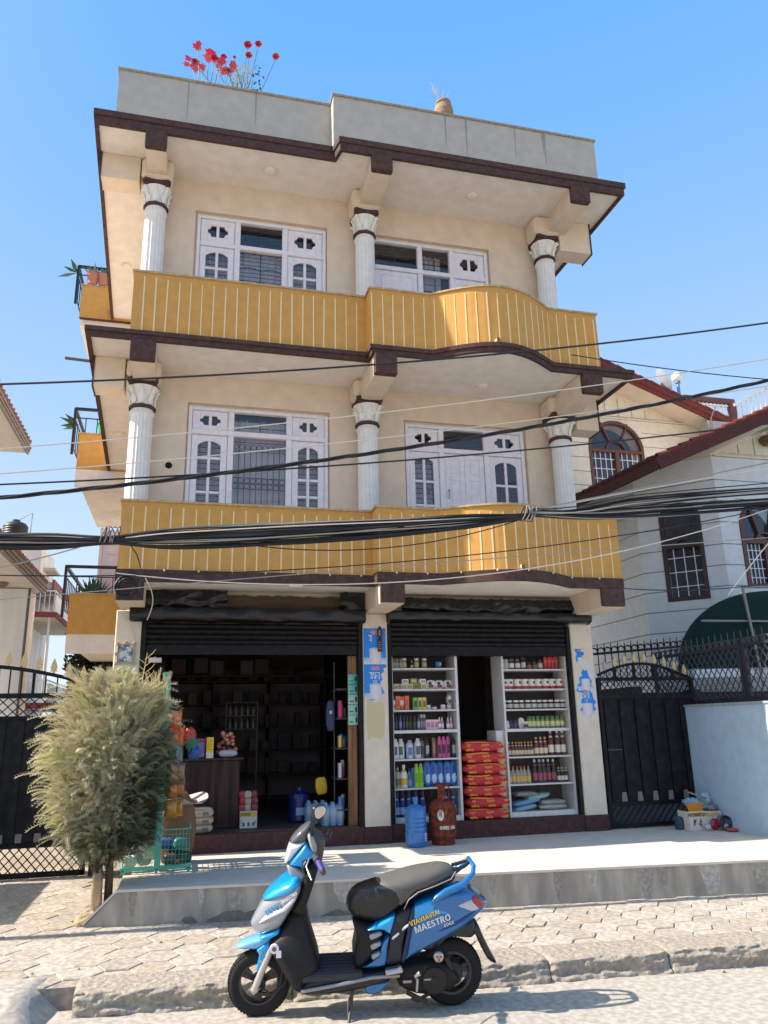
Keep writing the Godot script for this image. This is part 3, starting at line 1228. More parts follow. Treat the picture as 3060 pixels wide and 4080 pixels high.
func sash(win: Node3D, a: float, c: float, ya: float, yb: float, z: float, rows: int) -> void:   # two columns of panes, the top ones arched
	var b := MB.new()
	var w := 0.085
	var m := (a + c) / 2
	b.bx(a, a + w, ya, yb, z - 0.035, z, 0.005)
	b.bx(c - w, c, ya, yb, z - 0.035, z, 0.005)
	b.bx(a + w + 0.001, c - w - 0.001, ya, ya + w, z - 0.035, z - 0.001, 0.005)
	b.bx(a + w + 0.001, c - w - 0.001, yb - w, yb, z - 0.035, z - 0.001, 0.005)
	b.bx(m - 0.02, m + 0.02, ya + w + 0.001, yb - w - 0.001, z - 0.035, z - 0.002, 0.005)
	var hgt := (yb - ya - 2 * w) / rows
	for i in range(1, rows):
		var y := ya + w + hgt * i
		for s: Array in [[a + w + 0.001, m - 0.021], [m + 0.021, c - w - 0.001]]:
			b.bx(s[0], s[1], y - 0.018, y + 0.018, z - 0.035, z - 0.003, 0.004)
	for e: float in [-1.0, 1.0]:   # arched shoulders in the two top corners
		var cx := a + w if e < 0 else c - w
		var p := PackedVector2Array([Vector2(cx, yb - w + 0.001)])
		for i in 7:
			var t := i / 6.0
			p.append(Vector2(cx - e * 0.115 * (1.0 - t) , yb - w - 0.055 * pow(t, 1.8) - 0.002))
		b.prism(p, z - 0.034, z - 0.004)
	var s := lpart(win, "sash", b, M.lilac)
	s.set_meta("label", "white timber sash with small arched panes")
	pane(win, a + w * 0.8, c - w * 0.8, ya + w * 0.8, yb - w * 0.8, z - 0.02)

func lobe(win: Node3D, a: float, c: float, ya: float, yb: float, z: float) -> void:   # board with two scalloped lights
	var b := MB.new()
	var m := (a + c) / 2
	var px := 0.10
	var py := (yb - ya) * 0.24
	var xa := a + px
	var xc := c - px
	var y0 := ya + py
	var y1 := yb - py
	b.bx(a, xa, ya, yb, z - 0.03, z, 0.005)
	b.bx(xc, c, ya, yb, z - 0.03, z, 0.005)
	b.bx(xa + 0.0005, xc - 0.0005, ya, y0, z - 0.03, z - 0.0007)
	b.bx(xa + 0.0005, xc - 0.0005, y1, yb, z - 0.03, z - 0.0007)
	b.bx(m - 0.02, m + 0.02, y0 + 0.0005, y1 - 0.0005, z - 0.03, z - 0.001)
	for e: float in [-1.0, 1.0]:
		for f: float in [-1.0, 1.0]:
			var cx := xa if e < 0 else xc
			var cy := y0 if f < 0 else y1
			var d := (y1 - y0) * 0.34
			var p := PackedVector2Array([Vector2(cx, cy)])
			for i in 6:
				var t := i / 5.0 * PI / 2
				p.append(Vector2(cx - e * (0.055 - 0.055 * sin(t)) , cy - f * d * (1.0 - cos(t))) if false else Vector2(cx - e * 0.05 * cos(t), cy - f * d * sin(t)))
			b.prism(p, z - 0.029, z - 0.0015)
	lpart(win, "vent_board", b, M.lilac)
	pane(win, xa - 0.01, xc + 0.01, y0 - 0.01, y1 + 0.01, z - 0.034)
	var bb := MB.new()
	bb.bx(xa - 0.02, xc + 0.02, y0 - 0.02, y1 + 0.02, z - 0.06, z - 0.055)
	lpart(win, "backing", bb, mt(C(30, 24, 26), 0.9))

func door_leaf(win: Node3D, a: float, c: float, ya: float, yb: float, z: float, what: String) -> void:
	var leaves := 2 if what == "door2" else 1
	for k in leaves:
		var xa := lerpf(a, c, float(k) / leaves) + 0.001
		var xc := lerpf(a, c, float(k + 1) / leaves) - 0.001
		var b := MB.new()
		b.bx(xa, xc, ya, yb, z - 0.045, z - 0.010, 0.003)
		var w := 0.075
		var cuts := [ya + w, ya + (yb - ya) * 0.40, yb - 0.36, yb - w] if leaves == 2 else [ya + w, ya + (yb - ya) * 0.42, yb - 0.42, yb - w]
		b.bx(xa + 0.001, xa + w, ya + 0.001, yb - 0.001, z - 0.012, z, 0.004)
		b.bx(xc - w, xc - 0.001, ya + 0.001, yb - 0.001, z - 0.012, z, 0.004)
		for i in 4:
			var y: float = cuts[i]
			var r := [[ya + 0.001, y], [y - 0.04, y + 0.04], [y - 0.04, y + 0.04], [y, yb - 0.001]]
			b.bx(xa + w + 0.0005, xc - w - 0.0005, r[i][0], r[i][1], z - 0.012, z - 0.001, 0.004)
		var d := lpart(win, "door_leaf", b, M.lilac)
		b = MB.new()
		for i in 3:
			var p0: float = cuts[i] + (0.06 if i > 0 else 0.02)
			var p1: float = cuts[i + 1] - (0.06 if i < 2 else 0.02)
			b.bx(xa + w + 0.02, xc - w - 0.02, p0, p1, z - 0.012, z - 0.002, 0.012)
		lpart(win, "door_panel", b, M.lilac)
		if k == 0 and leaves == 2:
			b = MB.new()
			b.tube([Vector3(xa + 0.04, 4.92, z + 0.002), Vector3(xa + 0.04, 4.92, z + 0.04), Vector3(xa + 0.04, 5.04, z + 0.04), Vector3(xa + 0.04, 5.04, z + 0.002)], 0.009, 6)
			lpart(win, "handle", b, mt(C(150, 150, 152), 0.3, 0.8))

# ================================================================ side balconies of the same house, far left
func side_wing() -> void:
	var h: Node3D = M.house
	var b: MB
	for k in 3:
		var y: float = [9.55, 6.45, 3.44][k]
		var xl: float = [-2.33, -2.14, -2.05][k]
		b = MB.new()
		b.bx(xl + 0.02, -0.76, y - 0.16, y - 0.002, -14.40, -18.0)
		wpart(h, "side_slab", b, M.soffit)
		b = MB.new()
		b.bx(xl, -0.76, y - (0.02 if k == 0 else 0.33), y - 0.001, -14.32, -14.39, 0.006)
		wpart(h, "edge_beam", b, M.soffit if k > 0 else M.brown)
		b = MB.new()
		b.bx(xl, -0.76, y, y + 0.70, -14.33, -14.42)
		wpart(h, "side_parapet", b, M.mustard)
		b = MB.new()
		b.bx(xl - 0.015, -0.76, y + 0.701, y + 0.725, -14.315, -14.44)
		wpart(h, "side_coping", b, M.coping)
		# black railing round the side, hung outside the slab
		var rail := MB.new()
		var top := y + (1.20 if k > 0 else 1.12)
		var xo := xl - 0.10
		rail.bar(Vector3(xo, top, -14.36), Vector3(-0.80 if k > 0 else -1.6, top, -14.36), 0.05, 0.05)
		rail.bar(Vector3(xo, top, -14.36), Vector3(xo, top, -18.0), 0.05, 0.05)
		rail.bar(Vector3(xo, top - 0.18, -14.36), Vector3(-0.8 if k > 0 else -1.6, top - 0.18, -14.36), 0.018, 0.018)
		rail.bar(Vector3(xo, top - 0.18, -14.36), Vector3(xo, top - 0.18, -18.0), 0.018, 0.018)
		rail.bar(Vector3(xo, y + 0.45, -14.36), Vector3(xo, y + 0.45, -18.0), 0.018, 0.018)
		for i in 7:
			var x := xo + 0.2 * i
			if x < -0.8 and (k > 0 or x < -1.7):
				rail.bar(Vector3(x, y + 0.70, -14.36), Vector3(x, top - 0.18, -14.36), 0.016, 0.016)
		for i in 19:
			var z := -14.36 - 0.2 * i
			rail.bar(Vector3(xo, y + 0.45, z), Vector3(xo, top - 0.18, z), 0.016, 0.016)
		rail.bar(Vector3(xo, y + 0.3, -14.36), Vector3(xo, top, -14.36), 0.045, 0.045)
		rail.bar(Vector3(xo, y + 0.3, -16.2), Vector3(xo, top, -16.2), 0.04, 0.04)
		wpart(h, "side_railing", rail, M.iron)
		for i in 4:   # round ornament near the top rail
			if i % 2 == 0 or k == 0:
				continue
			b = MB.new()
			var ring := []
			for q in 15:
				ring.append(Vector3(xo + 0.2 + 0.45 * i + 0.055 * cos(TAU * q / 14), top - 0.09 + 0.055 * sin(TAU * q / 14), -14.36))
			b.tube(ring, 0.008, 5, false)
			wpart(h, "rail_ring", b, mt(C(220, 214, 210), 0.5))
	# open panelled door on the first floor side balcony
	b = MB.new()
	b.bx(-1.60, -1.24, 3.46, 5.40, -14.66, -14.70, 0.004)
	for i in 4:
		b.bx(-1.52, -1.32, 3.56 + i * 0.46, 3.92 + i * 0.46, -14.659, -14.648, 0.01)
	b.bx(-1.66, -1.605, 3.46, 5.44, -14.64, -14.72, 0.004)
	var d := wpart(h, "side_door", b, mtx(C(240, 222, 226), 0.6, "mottle", 0.6))
	d.set_meta("label", "pale pink panelled door standing open on the side balcony")
	# short beam stub and drain pipe under the second side balcony
	b = MB.new()
	b.bx(-1.62, -1.36, 5.42, 5.75, -16.6, -16.9, 0.005)
	wpart(h, "beam_stub", b, M.brown)
	b = MB.new()
	b.tube([Vector3(-1.50, 5.42, -16.7), Vector3(-1.52, 5.0, -16.7)], 0.04, 8)
	wpart(h, "drain_pipe", b, mt(C(96, 92, 92), 0.6))
	b = MB.new()
	b.tube([Vector3(-1.30, 6.56, -10.0), Vector3(-1.75, 6.58, -10.0)], 0.022, 8)
	wpart(h, "drain_pipe", b, mt(C(92, 90, 96), 0.6))

# ================================================================ ground floor front
func wrinkled(b: MB, x0: float, x1: float, y0: float, y1: float, z: float, amp: float, sd: int, sag := 0.0, depth := 0.0) -> void:
	var f := FastNoiseLite.new()
	f.seed = sd
	f.frequency = 1.7
	f.fractal_octaves = 3
	f.fractal_type = FastNoiseLite.FRACTAL_RIDGED
	var n := int((x1 - x0) * 26.0)
	b.surf(n, 14, func(u: float, w: float) -> Vector3:
		var x := lerpf(x0, x1, u)
		var y := lerpf(y0, y1, w)
		var k := f.get_noise_3d(x * 1.1, y * 2.6, 0.0)
		return Vector3(x, y - sag * sin(PI * u) * (1.0 - w) + 0.02 * f.get_noise_2d(x * 2.0, 7.0 + w), z + amp * k + depth * sin(PI * w)))

func shop_front() -> void:
	var h: Node3D = M.house
	var b := MB.new()
	M.plinth = mtx(C(86, 58, 56), 0.85, "dusty", 0.8, "rough", 0.1)
	# pillars with brown plinths
	for s: Array in [[-0.838, -0.545], [2.165, 2.485], [5.075, 5.396]]:
		b = MB.new()
		b.bx(s[0], s[1], 0.60, 3.19, -9.643, -9.958, 0.012)
		wpart(h, "pillar", b, mtx(C(220, 206, 188), 0.9, "mottle", 0.5, "rough", 0.10))
		b = MB.new()
		b.bx(s[0] - 0.012, s[1] + 0.012, 0.432, 0.628, -9.628, -9.97, 0.008)
		wpart(h, "plinth", b, M.plinth)
	# floor of the shop with its brown riser
	b = MB.new()
	b.bx(-0.544, 5.07, 0.40, 0.633, -9.655, -9.74, 0.006)
	wpart(h, "step_riser", b, M.plinth)
	b = MB.new()
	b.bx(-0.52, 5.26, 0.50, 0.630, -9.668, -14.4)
	wpart(h, "shop_floor", b, mtx(C(84, 78, 72), 0.7, "dusty", 0.5))  # dark floor colour adds to the shade painted inside the shop
	# lintel wall over both shutters
	b = MB.new()
	b.bx(-0.52, 5.06, 3.02, 3.458, -9.80, -9.955)
	wpart(h, "lintel", b, M.plaster)
	# rolled shutters: box, slats, guide rails
	var sooty := mtx(C(30, 28, 28), 0.55, "rust", 0.9, "rough", 0.08)
	for s: Array in [[-0.535, 2.155, 2.665, 0], [2.495, 5.068, 2.655, 1]]:
		var x0: float = s[0]
		var x1: float = s[1]
		b = MB.new()
		for e: float in [x0, x1 - 0.05]:
			b.bx(e, e + 0.05, 0.632, 3.05, -9.66, -9.74, 0.004)
		var sh := wpart(h, "shutter", b, sooty)
		sh.set_meta("label", "raised black roller shutter over the left shop opening" if s[3] == 0 else "raised black roller shutter over the right shop opening")
		var y: float = s[2]
		b = MB.new()
		b.bx(x0 + 0.052, x1 - 0.052, y, y + 0.125, -9.685, -9.715, 0.006)
		lpart(sh, "bottom_bar", b, sooty)
		var yy := y + 0.127
		while yy < 3.04:
			b = MB.new()
			var pr := PackedVector2Array()
			for i in 9:
				var t := i / 8.0
				pr.append(Vector2(-9.70 + 0.018 * sin(PI * t) , yy + 0.062 * t))
			pr.append(Vector2(-9.712, yy + 0.062))
			pr.append(Vector2(-9.712, yy))
			b.xf = Transform3D(Basis(Vector3(0, 0, 1), Vector3(0, 1, 0), Vector3(1, 0, 0)), Vector3())
			b.prism(pr, x0 + 0.052, x1 - 0.052)
			lpart(sh, "slat", b, sooty)
			yy += 0.0645
	# black plastic wrapped round the shutter rolls, and the sheet above
	var poly := mt(C(20, 20, 21), 0.32, 0.0, 0.5)
	for s: Array in [[-0.68, 2.17, 3.05, 3.225, 41], [2.49, 5.33, 3.085, 3.215, 47]]:
		b = MB.new()
		var f := FastNoiseLite.new()
		f.seed = s[4]
		f.frequency = 2.2
		f.fractal_octaves = 4
		var nn := 90
		b.surf(nn, 20, func(u: float, w: float) -> Vector3:
			var x: float = lerpf(s[0], s[1], u)
			var a := TAU * w
			var yc: float = (s[2] + s[3]) / 2.0
			var hy: float = (s[3] - s[2]) / 2.0
			var cy := signf(sin(a)) * pow(absf(sin(a)), 0.6)
			var cz := signf(cos(a)) * pow(absf(cos(a)), 0.6)
			var k := 1.0 + 0.22 * f.get_noise_3d(x * 1.2, cy * 0.9, cz * 0.9)
			return Vector3(x, yc + hy * cy * k, -9.60 - 0.13 * cz * k))
		for e in 2:
			var xe: float = s[e]
			for i in 20:
				var a0 := TAU * i / 20
				var a1 := TAU * (i + 1) / 20
				var yc: float = (s[2] + s[3]) / 2.0
				b.ctri(Vector3(xe, yc, -9.60), Vector3(xe, yc + 0.08 * sin(a0), -9.6 + 0.12 * cos(a0)), Vector3(xe, yc + 0.08 * sin(a1), -9.6 + 0.12 * cos(a1)), Vector3(2.3, yc, -9.6))
		var w2 := wpart(h, "shutter_wrap", b, poly)
		w2.set_meta("label", "black plastic sheet wrapped round the rolled shutter")
	b = MB.new()
	wrinkled(b, -0.52, 0.45, 3.20, 3.43, -9.63, 0.05, 51, 0.02, 0.05)
	wrinkled(b, 1.86, 2.18, 3.19, 3.44, -9.62, 0.04, 52, 0.0, 0.03)
	var tarp := wpart(h, "plastic_sheet", b, poly)
	tarp.set_meta("label", "torn black plastic hanging below the balcony")
	b = MB.new()
	wrinkled(b, 2.66, 5.20, 3.19, 3.395, -9.62, 0.05, 53, 0.03, 0.05)
	wpart(h, "plastic_sheet", b, poly)
	b = MB.new()
	wrinkled(b, 0.40, 2.0, 3.21, 3.40, -9.74, 0.03, 54, 0.03, 0.03)
	wpart(h, "cloth_sheet", b, mt(C(88, 72, 58), 0.9))
	# wooden post at the right of the open shop and its ribbon of teal sachets
	b = MB.new()
	b.bx(1.985, 2.10, 0.632, 2.66, -9.75, -9.80, 0.006)
	wpart(h, "door_post", b, mtl(C(150, 112, 78), 0.7, "wood", 0.8))
	# pale ceiling light on the fascia, little nails of a light chain
	b = MB.new()
	b.bx(1.13, 1.30, 3.40, 3.445, -9.02, -9.10, 0.012)
	wpart(h, "fascia_lamp", b, mt(C(206, 192, 176), 0.5))
	for i in 15:
		var x := -0.3 + 0.385 * i
		var z := -9.005
		if x > 2.165:
			z = -8.762
		if x > 2.974 and x < 4.70:
			z += 0.39 * sin(PI * (x - 2.974) / 1.726)
		b = MB.new()
		b.sph(Vector3(x, 3.558, z), Vector3(0.011, 0.016, 0.011), 6, 4)
		wpart(h, "cable_clip", b, mt(C(226, 206, 180), 0.6))

# ================================================================ inside the open shop
func box_thing(called: String, label: String, cat: String, x0: float, x1: float, y0: float, y1: float, z0: float, z1: float, m: Material, group := "", ch := 0.004) -> Node3D:
	var o := thing(called, label, cat, Vector3((x0 + x1) / 2, y0, (z0 + z1) / 2), group)
	var b := MB.new()
	b.bx(x0, x1, y0, y1, z0, z1, ch)
	wpart(o, "body", b, m)
	return o

func pillow(b: MB, c: Vector3, e: Vector3, sd: int, amp := 0.06, pw := 0.55, seg := 22) -> void:
	var f := FastNoiseLite.new()
	f.seed = sd
	f.frequency = 1.1
	f.fractal_octaves = 3
	b.surf(seg, 12, func(u: float, w: float) -> Vector3:
		var a := TAU * u
		var p := PI * (0.002 + 0.996 * w) - PI / 2
		var k := func(t: float) -> float: return signf(t) * pow(absf(t), pw)
		var d := Vector3(k.call(cos(a)) * k.call(cos(p)), sin(p), -k.call(sin(a)) * k.call(cos(p)))
		var n := 1.0 + amp * f.get_noise_3dv(d * 2.2)
		return c + d * e * n)

func shop_inside() -> void:
	var h: Node3D = M.house
	var b := MB.new()
	var murk := mtx(C(40, 35, 33), 0.9, "dusty", 0.5)  # darkness of the shop put into the wall and ceiling colour
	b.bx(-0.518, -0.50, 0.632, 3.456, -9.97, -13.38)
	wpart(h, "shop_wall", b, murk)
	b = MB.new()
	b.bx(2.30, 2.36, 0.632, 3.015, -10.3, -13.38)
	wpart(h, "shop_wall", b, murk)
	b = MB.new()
	b.bx(-0.499, 5.25, 3.40, 3.45, -9.97, -13.38)  # dark panel added under the soffit to cut bounced light
	wpart(h, "added_shop_ceiling", b, murk)
	b = MB.new()
	b.bx(-0.49, 2.29, 2.74, 3.02, -13.37, -13.38)
	wpart(h, "wall_band", b, mtx(C(84, 78, 72), 0.9, "mottle", 0.6))
	# long rack of goods at the back, in the dark
	var sh := thing("back_shelf", "dark wall of shelves at the back of the open shop", "shelf", Vector3(0.8, 0.63, -13.1))
	b = MB.new()
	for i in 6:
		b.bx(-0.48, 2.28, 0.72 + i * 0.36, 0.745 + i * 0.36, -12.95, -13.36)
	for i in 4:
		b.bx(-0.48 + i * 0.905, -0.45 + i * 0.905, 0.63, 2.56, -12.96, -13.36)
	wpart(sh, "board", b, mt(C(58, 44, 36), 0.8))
	var cols := [C(70, 28, 26), C(34, 38, 56), C(84, 78, 68), C(26, 48, 34), C(76, 56, 30), C(46, 42, 42), C(40, 36, 34)]  # goods colours darkened to paint the gloom at the back
	var goods: Array[Node3D] = []
	for i in 54:
		var row := 1 + i / 11
		var x := -0.40 + (i % 11) * 0.245 + R(-0.03, 0.03)
		var hh := R(0.13, 0.26)
		var w := R(0.04, 0.09)
		var o := box_thing("packet", "dim packet of goods, %s from the left on the %s dark back shelf" % [ORD[i % 11], ORD[row - 1]], "packet", x - w, x + w, 0.746 + row * 0.36 - 0.0, 0.746 + row * 0.36 + minf(hh, 0.29), -13.0, -13.12, mt(cols[rng.randi() % 7], 0.6), "goods on the dark back shelves")
		goods.append(o)
	# framed pictures and calendars high on the wall
	for i in 6:
		var x: float = [-0.42, -0.12, 0.22, 0.46, 0.92, 1.16][i]
		var y: float = [2.60, 2.62, 2.64, 2.60, 2.60, 2.62][i]
		var o := thing("picture", "dim framed picture, %s from the left above the dark shelves" % ORD[i], "picture", Vector3(x, y, -12.5), "pictures high in the dark shop")
		b = MB.new()
		b.bx(x - 0.11, x + 0.11, y, y + 0.24, -12.50, -12.53, 0.006)
		wpart(o, "frame", b, mt(C(70, 52, 40), 0.6))
		b = MB.new()
		b.bx(x - 0.085, x + 0.085, y + 0.025, y + 0.215, -12.495, -12.4995)
		wpart(o, "print", b, mt([C(70, 74, 70), C(76, 30, 28), C(60, 64, 70), C(76, 72, 66), C(84, 80, 70), C(56, 50, 52)][i], 0.6))
	b = MB.new()
	b.bx(-0.49, 2.29, 2.575, 2.595, -12.40, -12.62)
	wpart(sh, "ledge", b, mt(C(60, 48, 40), 0.8))
	# counter
	var ct := thing("shop_counter", "dark brown wooden counter inside the open shop", "counter", Vector3(0.33, 0.63, -10.4))
	b = MB.new()
	b.bx(-0.10, 0.70, 0.632, 1.42, -10.2, -10.75, 0.006)
	wpart(ct, "body", b, mtl(C(74, 52, 46), 0.6, "wood", 0.7))
	b = MB.new()
	b.bx(-0.13, 0.735, 1.421, 1.452, -10.17, -10.78, 0.006)
	wpart(ct, "top", b, mtl(C(84, 62, 56), 0.5, "wood", 0.7))
	# things on the counter
	var o := thing("plastic_tub", "translucent purple plastic tub with a pink lid on the counter", "tub", Vector3(0.17, 1.452, -10.32))
	b = MB.new()
	b.bx(0.065, 0.275, 1.453, 1.655, -10.25, -10.42, 0.012)
	wpart(o, "tub", b, mt(C(138, 108, 168), 0.35))
	b = MB.new()
	b.bx(0.055, 0.285, 1.656, 1.685, -10.24, -10.43, 0.01)
	wpart(o, "lid", b, mt(C(196, 84, 138), 0.4))
	b = MB.new()
	for i in 9:
		b.sph(Vector3(0.085 + 0.021 * i, 1.478 + 0.01 * (i % 3), -10.247), Vector3(0.014, 0.02, 0.004), 6, 4)
	wpart(o, "sweets", b, mt(C(206, 160, 150), 0.5))
	o = thing("card_box", "tall yellow and white cardboard box standing on the counter", "box", Vector3(0.325, 1.452, -10.2))
	b = MB.new()
	b.bx(0.283, 0.37, 1.453, 1.525, -10.17, -10.23, 0.002)
	wpart(o, "white_base", b, mt(C(210, 204, 190), 0.6))
	b = MB.new()
	b.bx(0.284, 0.369, 1.526, 1.70, -10.171, -10.229, 0.002)
	wpart(o, "yellow_top", b, mt(C(232, 198, 40), 0.5))
	b = MB.new()
	for i in 7:
		b.bx(0.294, 0.294 + R(0.04, 0.066), 1.55 + i * 0.019, 1.554 + i * 0.019, -10.1685, -10.1705)
	wpart(o, "printed_lines", b, mt(C(120, 92, 20), 0.6))
	o = thing("onion_bag", "clear bag heaped with pink onions on the counter", "bag", Vector3(0.53, 1.452, -10.4))
	for i in 34:
		b = MB.new()
		var t := R(0, 1)
		var x := 0.53 + R(-0.15, 0.15) * (1.0 - 0.55 * t)
		b.sph(Vector3(x, 1.485 + 0.26 * t, -10.4 + R(-0.06, 0.08)), Vector3(0.03, 0.028, 0.03) * R(0.8, 1.1), 8, 5)
		wpart(o, "onion", b, mt([C(196, 120, 96), C(206, 146, 116), C(176, 92, 78)][i % 3], 0.45))
	b = MB.new()
	pillow(b, Vector3(0.55, 1.50, -10.27), Vector3(0.12, 0.045, 0.05), 3)
	wpart(o, "sachet", b, mt(C(178, 176, 190), 0.4))
	# carton under the counter's right end, with its printed band
	o = thing("carton", "white carton with a yellow printed band beside the counter", "carton", Vector3(0.81, 0.63, -10.15))
	b = MB.new()
	b.bx(0.71, 0.915, 0.632, 0.825, -10.08, -10.28, 0.003)
	wpart(o, "box", b, mt(C(206, 200, 188), 0.7))
	b = MB.new()
	b.bx(0.713, 0.912, 0.765, 0.818, -10.0775, -10.0795)
	wpart(o, "yellow_band", b, mt(C(206, 172, 70), 0.7))
	devanagari(o, "printed_word", ["bar", "na", "ya", "ra", "ka", "la", "sa"], Vector3(0.72, 0.775, -10.076), 0.030, mt(C(70, 44, 20), 0.7))
	b = MB.new()
	for i in 3:
		b.bx(0.74 + 0.06 * i, 0.765 + 0.06 * i, 0.66, 0.70, -10.0775, -10.0795)
	b.bx(0.72, 0.728, 0.69, 0.72, -10.0775, -10.0795)
	b.bx(0.89, 0.898, 0.69, 0.72, -10.0775, -10.0795)
	wpart(o, "printed_marks", b, mt(C(90, 84, 78), 0.7))
	# red net sack of goods over the carton
	o = thing("snack_bundle", "bundle of red snack packets piled on the white carton", "packets", Vector3(0.80, 0.826, -10.2))
	for i in 9:
		b = MB.new()
		pillow(b, Vector3(0.74 + 0.07 * (i % 3) + R(-0.01, 0.01), 0.86 + 0.075 * (i / 3), -10.18 + R(-0.02, 0.02)), Vector3(0.045, 0.05, 0.03), 70 + i)
		wpart(o, "packet", b, mt([C(150, 44, 44), C(168, 150, 140), C(120, 40, 50)][i % 3], 0.35))
	# flour bags stacked beside the counter
	for i in 3:
		o = thing("flour_bag", "dusty beige flour bag, %s of three stacked by the counter" % ["bottom", "middle", "top"][i], "bag", Vector3(0.22, 0.63 + 0.085 * i, -9.95), "flour bags stacked by the counter")
		b = MB.new()
		pillow(b, Vector3(0.20 + R(-0.01, 0.01), 0.678 + 0.087 * i, -9.98), Vector3(0.19, 0.052, 0.20), 90 + i, 0.05, 0.4)
		wpart(o, "sack", b, mt(C(196, 176, 150), 0.8))
		b = MB.new()
		b.bx(0.26, 0.33, 0.655 + 0.087 * i, 0.695 + 0.087 * i, -9.772, -9.776)
		b.bx(0.20, 0.25, 0.675 + 0.087 * i, 0.68 + 0.087 * i, -9.772, -9.776)
		wpart(o, "print", b, mt(C(120, 112, 104), 0.8))
	# stacked water packs and jugs at the right inside
	var wat := mt(C(120, 156, 186), 0.2)
	for k in 2:
		var cx: float = [1.82, 1.66][k]
		var cz: float = [-9.95, -10.25][k]
		o = thing("water_pack", ["shrink wrapped pack of water bottles nearest the wooden post", "shrink wrapped pack of water bottles behind the nearest pack"][k], "water pack", Vector3(cx, 0.63, cz))
		for i in 3:
			for j in 2:
				b = MB.new()
				b.xf = Transform3D(Basis(), Vector3(cx - 0.09 + 0.09 * i, 0.632, cz + 0.05 - 0.1 * j))
				b.lathe([[0.0, 0.0], [0.042, 0.003], [0.045, 0.05], [0.041, 0.08], [0.045, 0.11], [0.045, 0.20], [0.018, 0.25], [0.016, 0.27], [0.0, 0.272]], 12)
				wpart(o, "bottle", b, wat)
		b = MB.new()
		pillow(b, Vector3(cx, 0.755, cz), Vector3(0.145, 0.125, 0.105), 12 + k, 0.05, 0.4)
		wpart(o, "film", b, pane_mat(C(190, 210, 225), 0.25))
	o = thing("water_jug", "dark blue water jug with a white label inside the shop", "water jug", Vector3(1.49, 0.63, -10.5))
	b = MB.new()
	b.xf = Transform3D(Basis(), Vector3(1.49, 0.632, -10.5))
	b.lathe([[0.0, 0.0], [0.125, 0.005], [0.135, 0.03], [0.13, 0.15], [0.138, 0.17], [0.138, 0.30], [0.12, 0.34], [0.035, 0.38], [0.032, 0.42], [0.0, 0.425]], 24)
	wpart(o, "body", b, mt(C(30, 44, 104), 0.25))
	b = MB.new()
	b.xf = Transform3D(Basis(), Vector3(1.49, 0.632, -10.5))
	b.lathe([[0.1395, 0.09], [0.1395, 0.18]], 10, -PI / 2 - 0.45, -PI / 2 + 0.45)
	wpart(o, "label", b, mt(C(150, 170, 206), 0.5))
	o = thing("yellow_bag", "bright yellow bag hanging by the right shelf inside", "bag", Vector3(1.75, 0.97, -10.3))
	b = MB.new()
	b.xf = Transform3D(Basis(Vector3(0, 0, 1), 0.12), Vector3(1.74, 1.07, -10.3))
	pillow(b, Vector3(), Vector3(0.075, 0.105, 0.03), 7, 0.08, 0.4)
	b.xf = Transform3D()
	wpart(o, "bag", b, mt(C(226, 178, 36), 0.45))
	# pale sheet of packets hanging in the middle
	o = thing("bottle_display", "dim wire rack of small bottles at the back of the shop", "rack", Vector3(0.9, 1.6, -12.0))
	for i in 5:
		for j in 2:
			b = MB.new()
			b.xf = Transform3D(Basis(), Vector3(0.66 + 0.085 * i, 1.80 + 0.19 * j, -12.0))
			b.lathe([[0.0, 0.0], [0.025, 0.002], [0.025, 0.08], [0.01, 0.11], [0.01, 0.14], [0.0, 0.141]], 8)
			wpart(o, "bottle", b, mt(C(110, 106, 100), 0.3))
	b = MB.new()
	for j in 3:
		b.bx(0.60, 1.06, 1.785 + 0.19 * j, 1.797 + 0.19 * j, -11.96, -12.06)
	b.bx(0.595, 0.61, 0.63, 2.18, -11.97, -12.05)
	b.bx(1.05, 1.065, 0.63, 2.18, -11.97, -12.05)
	wpart(o, "frame", b, mt(C(70, 66, 60), 0.5))
	# shelf of colourful household goods along the right wall
	o = thing("side_shelf", "shelf of household goods just inside the wooden post", "shelf", Vector3(2.0, 0.63, -10.1))
	b = MB.new()
	for i in 5:
		b.bx(1.86, 2.28, 0.80 + i * 0.36, 0.82 + i * 0.36, -9.85, -10.28)
	b.bx(1.845, 1.86, 0.632, 2.6, -9.98, -10.0)
	wpart(o, "board", b, mt(C(70, 62, 58), 0.7))
	var cl := [C(196, 60, 120), C(220, 180, 60), C(70, 120, 190), C(200, 196, 200), C(60, 150, 130), C(150, 60, 50)]
	for i in 16:
		var y := 0.822 + (i / 4) * 0.36
		var x := 1.885 + (i % 4) * 0.035
		var w := R(0.03, 0.05)
		box_thing("household_packet", "small colourful packet, %s on the %s shelf behind the wooden post" % [ORD[i % 4], ORD[i / 4]], "packet", x, x + w, y, y + R(0.10, 0.22), -9.86 - (i % 4) * 0.09, -9.93 - (i % 4) * 0.09, mt(cl[rng.randi() % 6], 0.5), "packets on the shelf behind the post")
	o = thing("hanging_bag", "dark blue bag with a white tag hanging by the post", "bag", Vector3(1.84, 1.75, -10.0))
	b = MB.new()
	pillow(b, Vector3(1.80, 1.93, -9.97), Vector3(0.06, 0.19, 0.03), 17, 0.08, 0.45)
	wpart(o, "bag", b, mt(C(36, 48, 84), 0.5))
	b = MB.new()
	b.bx(1.785, 1.815, 1.95, 1.99, -9.936, -9.939)
	wpart(o, "tag", b, mt(C(190, 194, 206), 0.6))
	# teal sachet ribbon on the post
	o = thing("sachet_ribbon", "ribbon of teal printed sachets hanging on the wooden post", "sachets", Vector3(2.04, 1.80, -9.74))
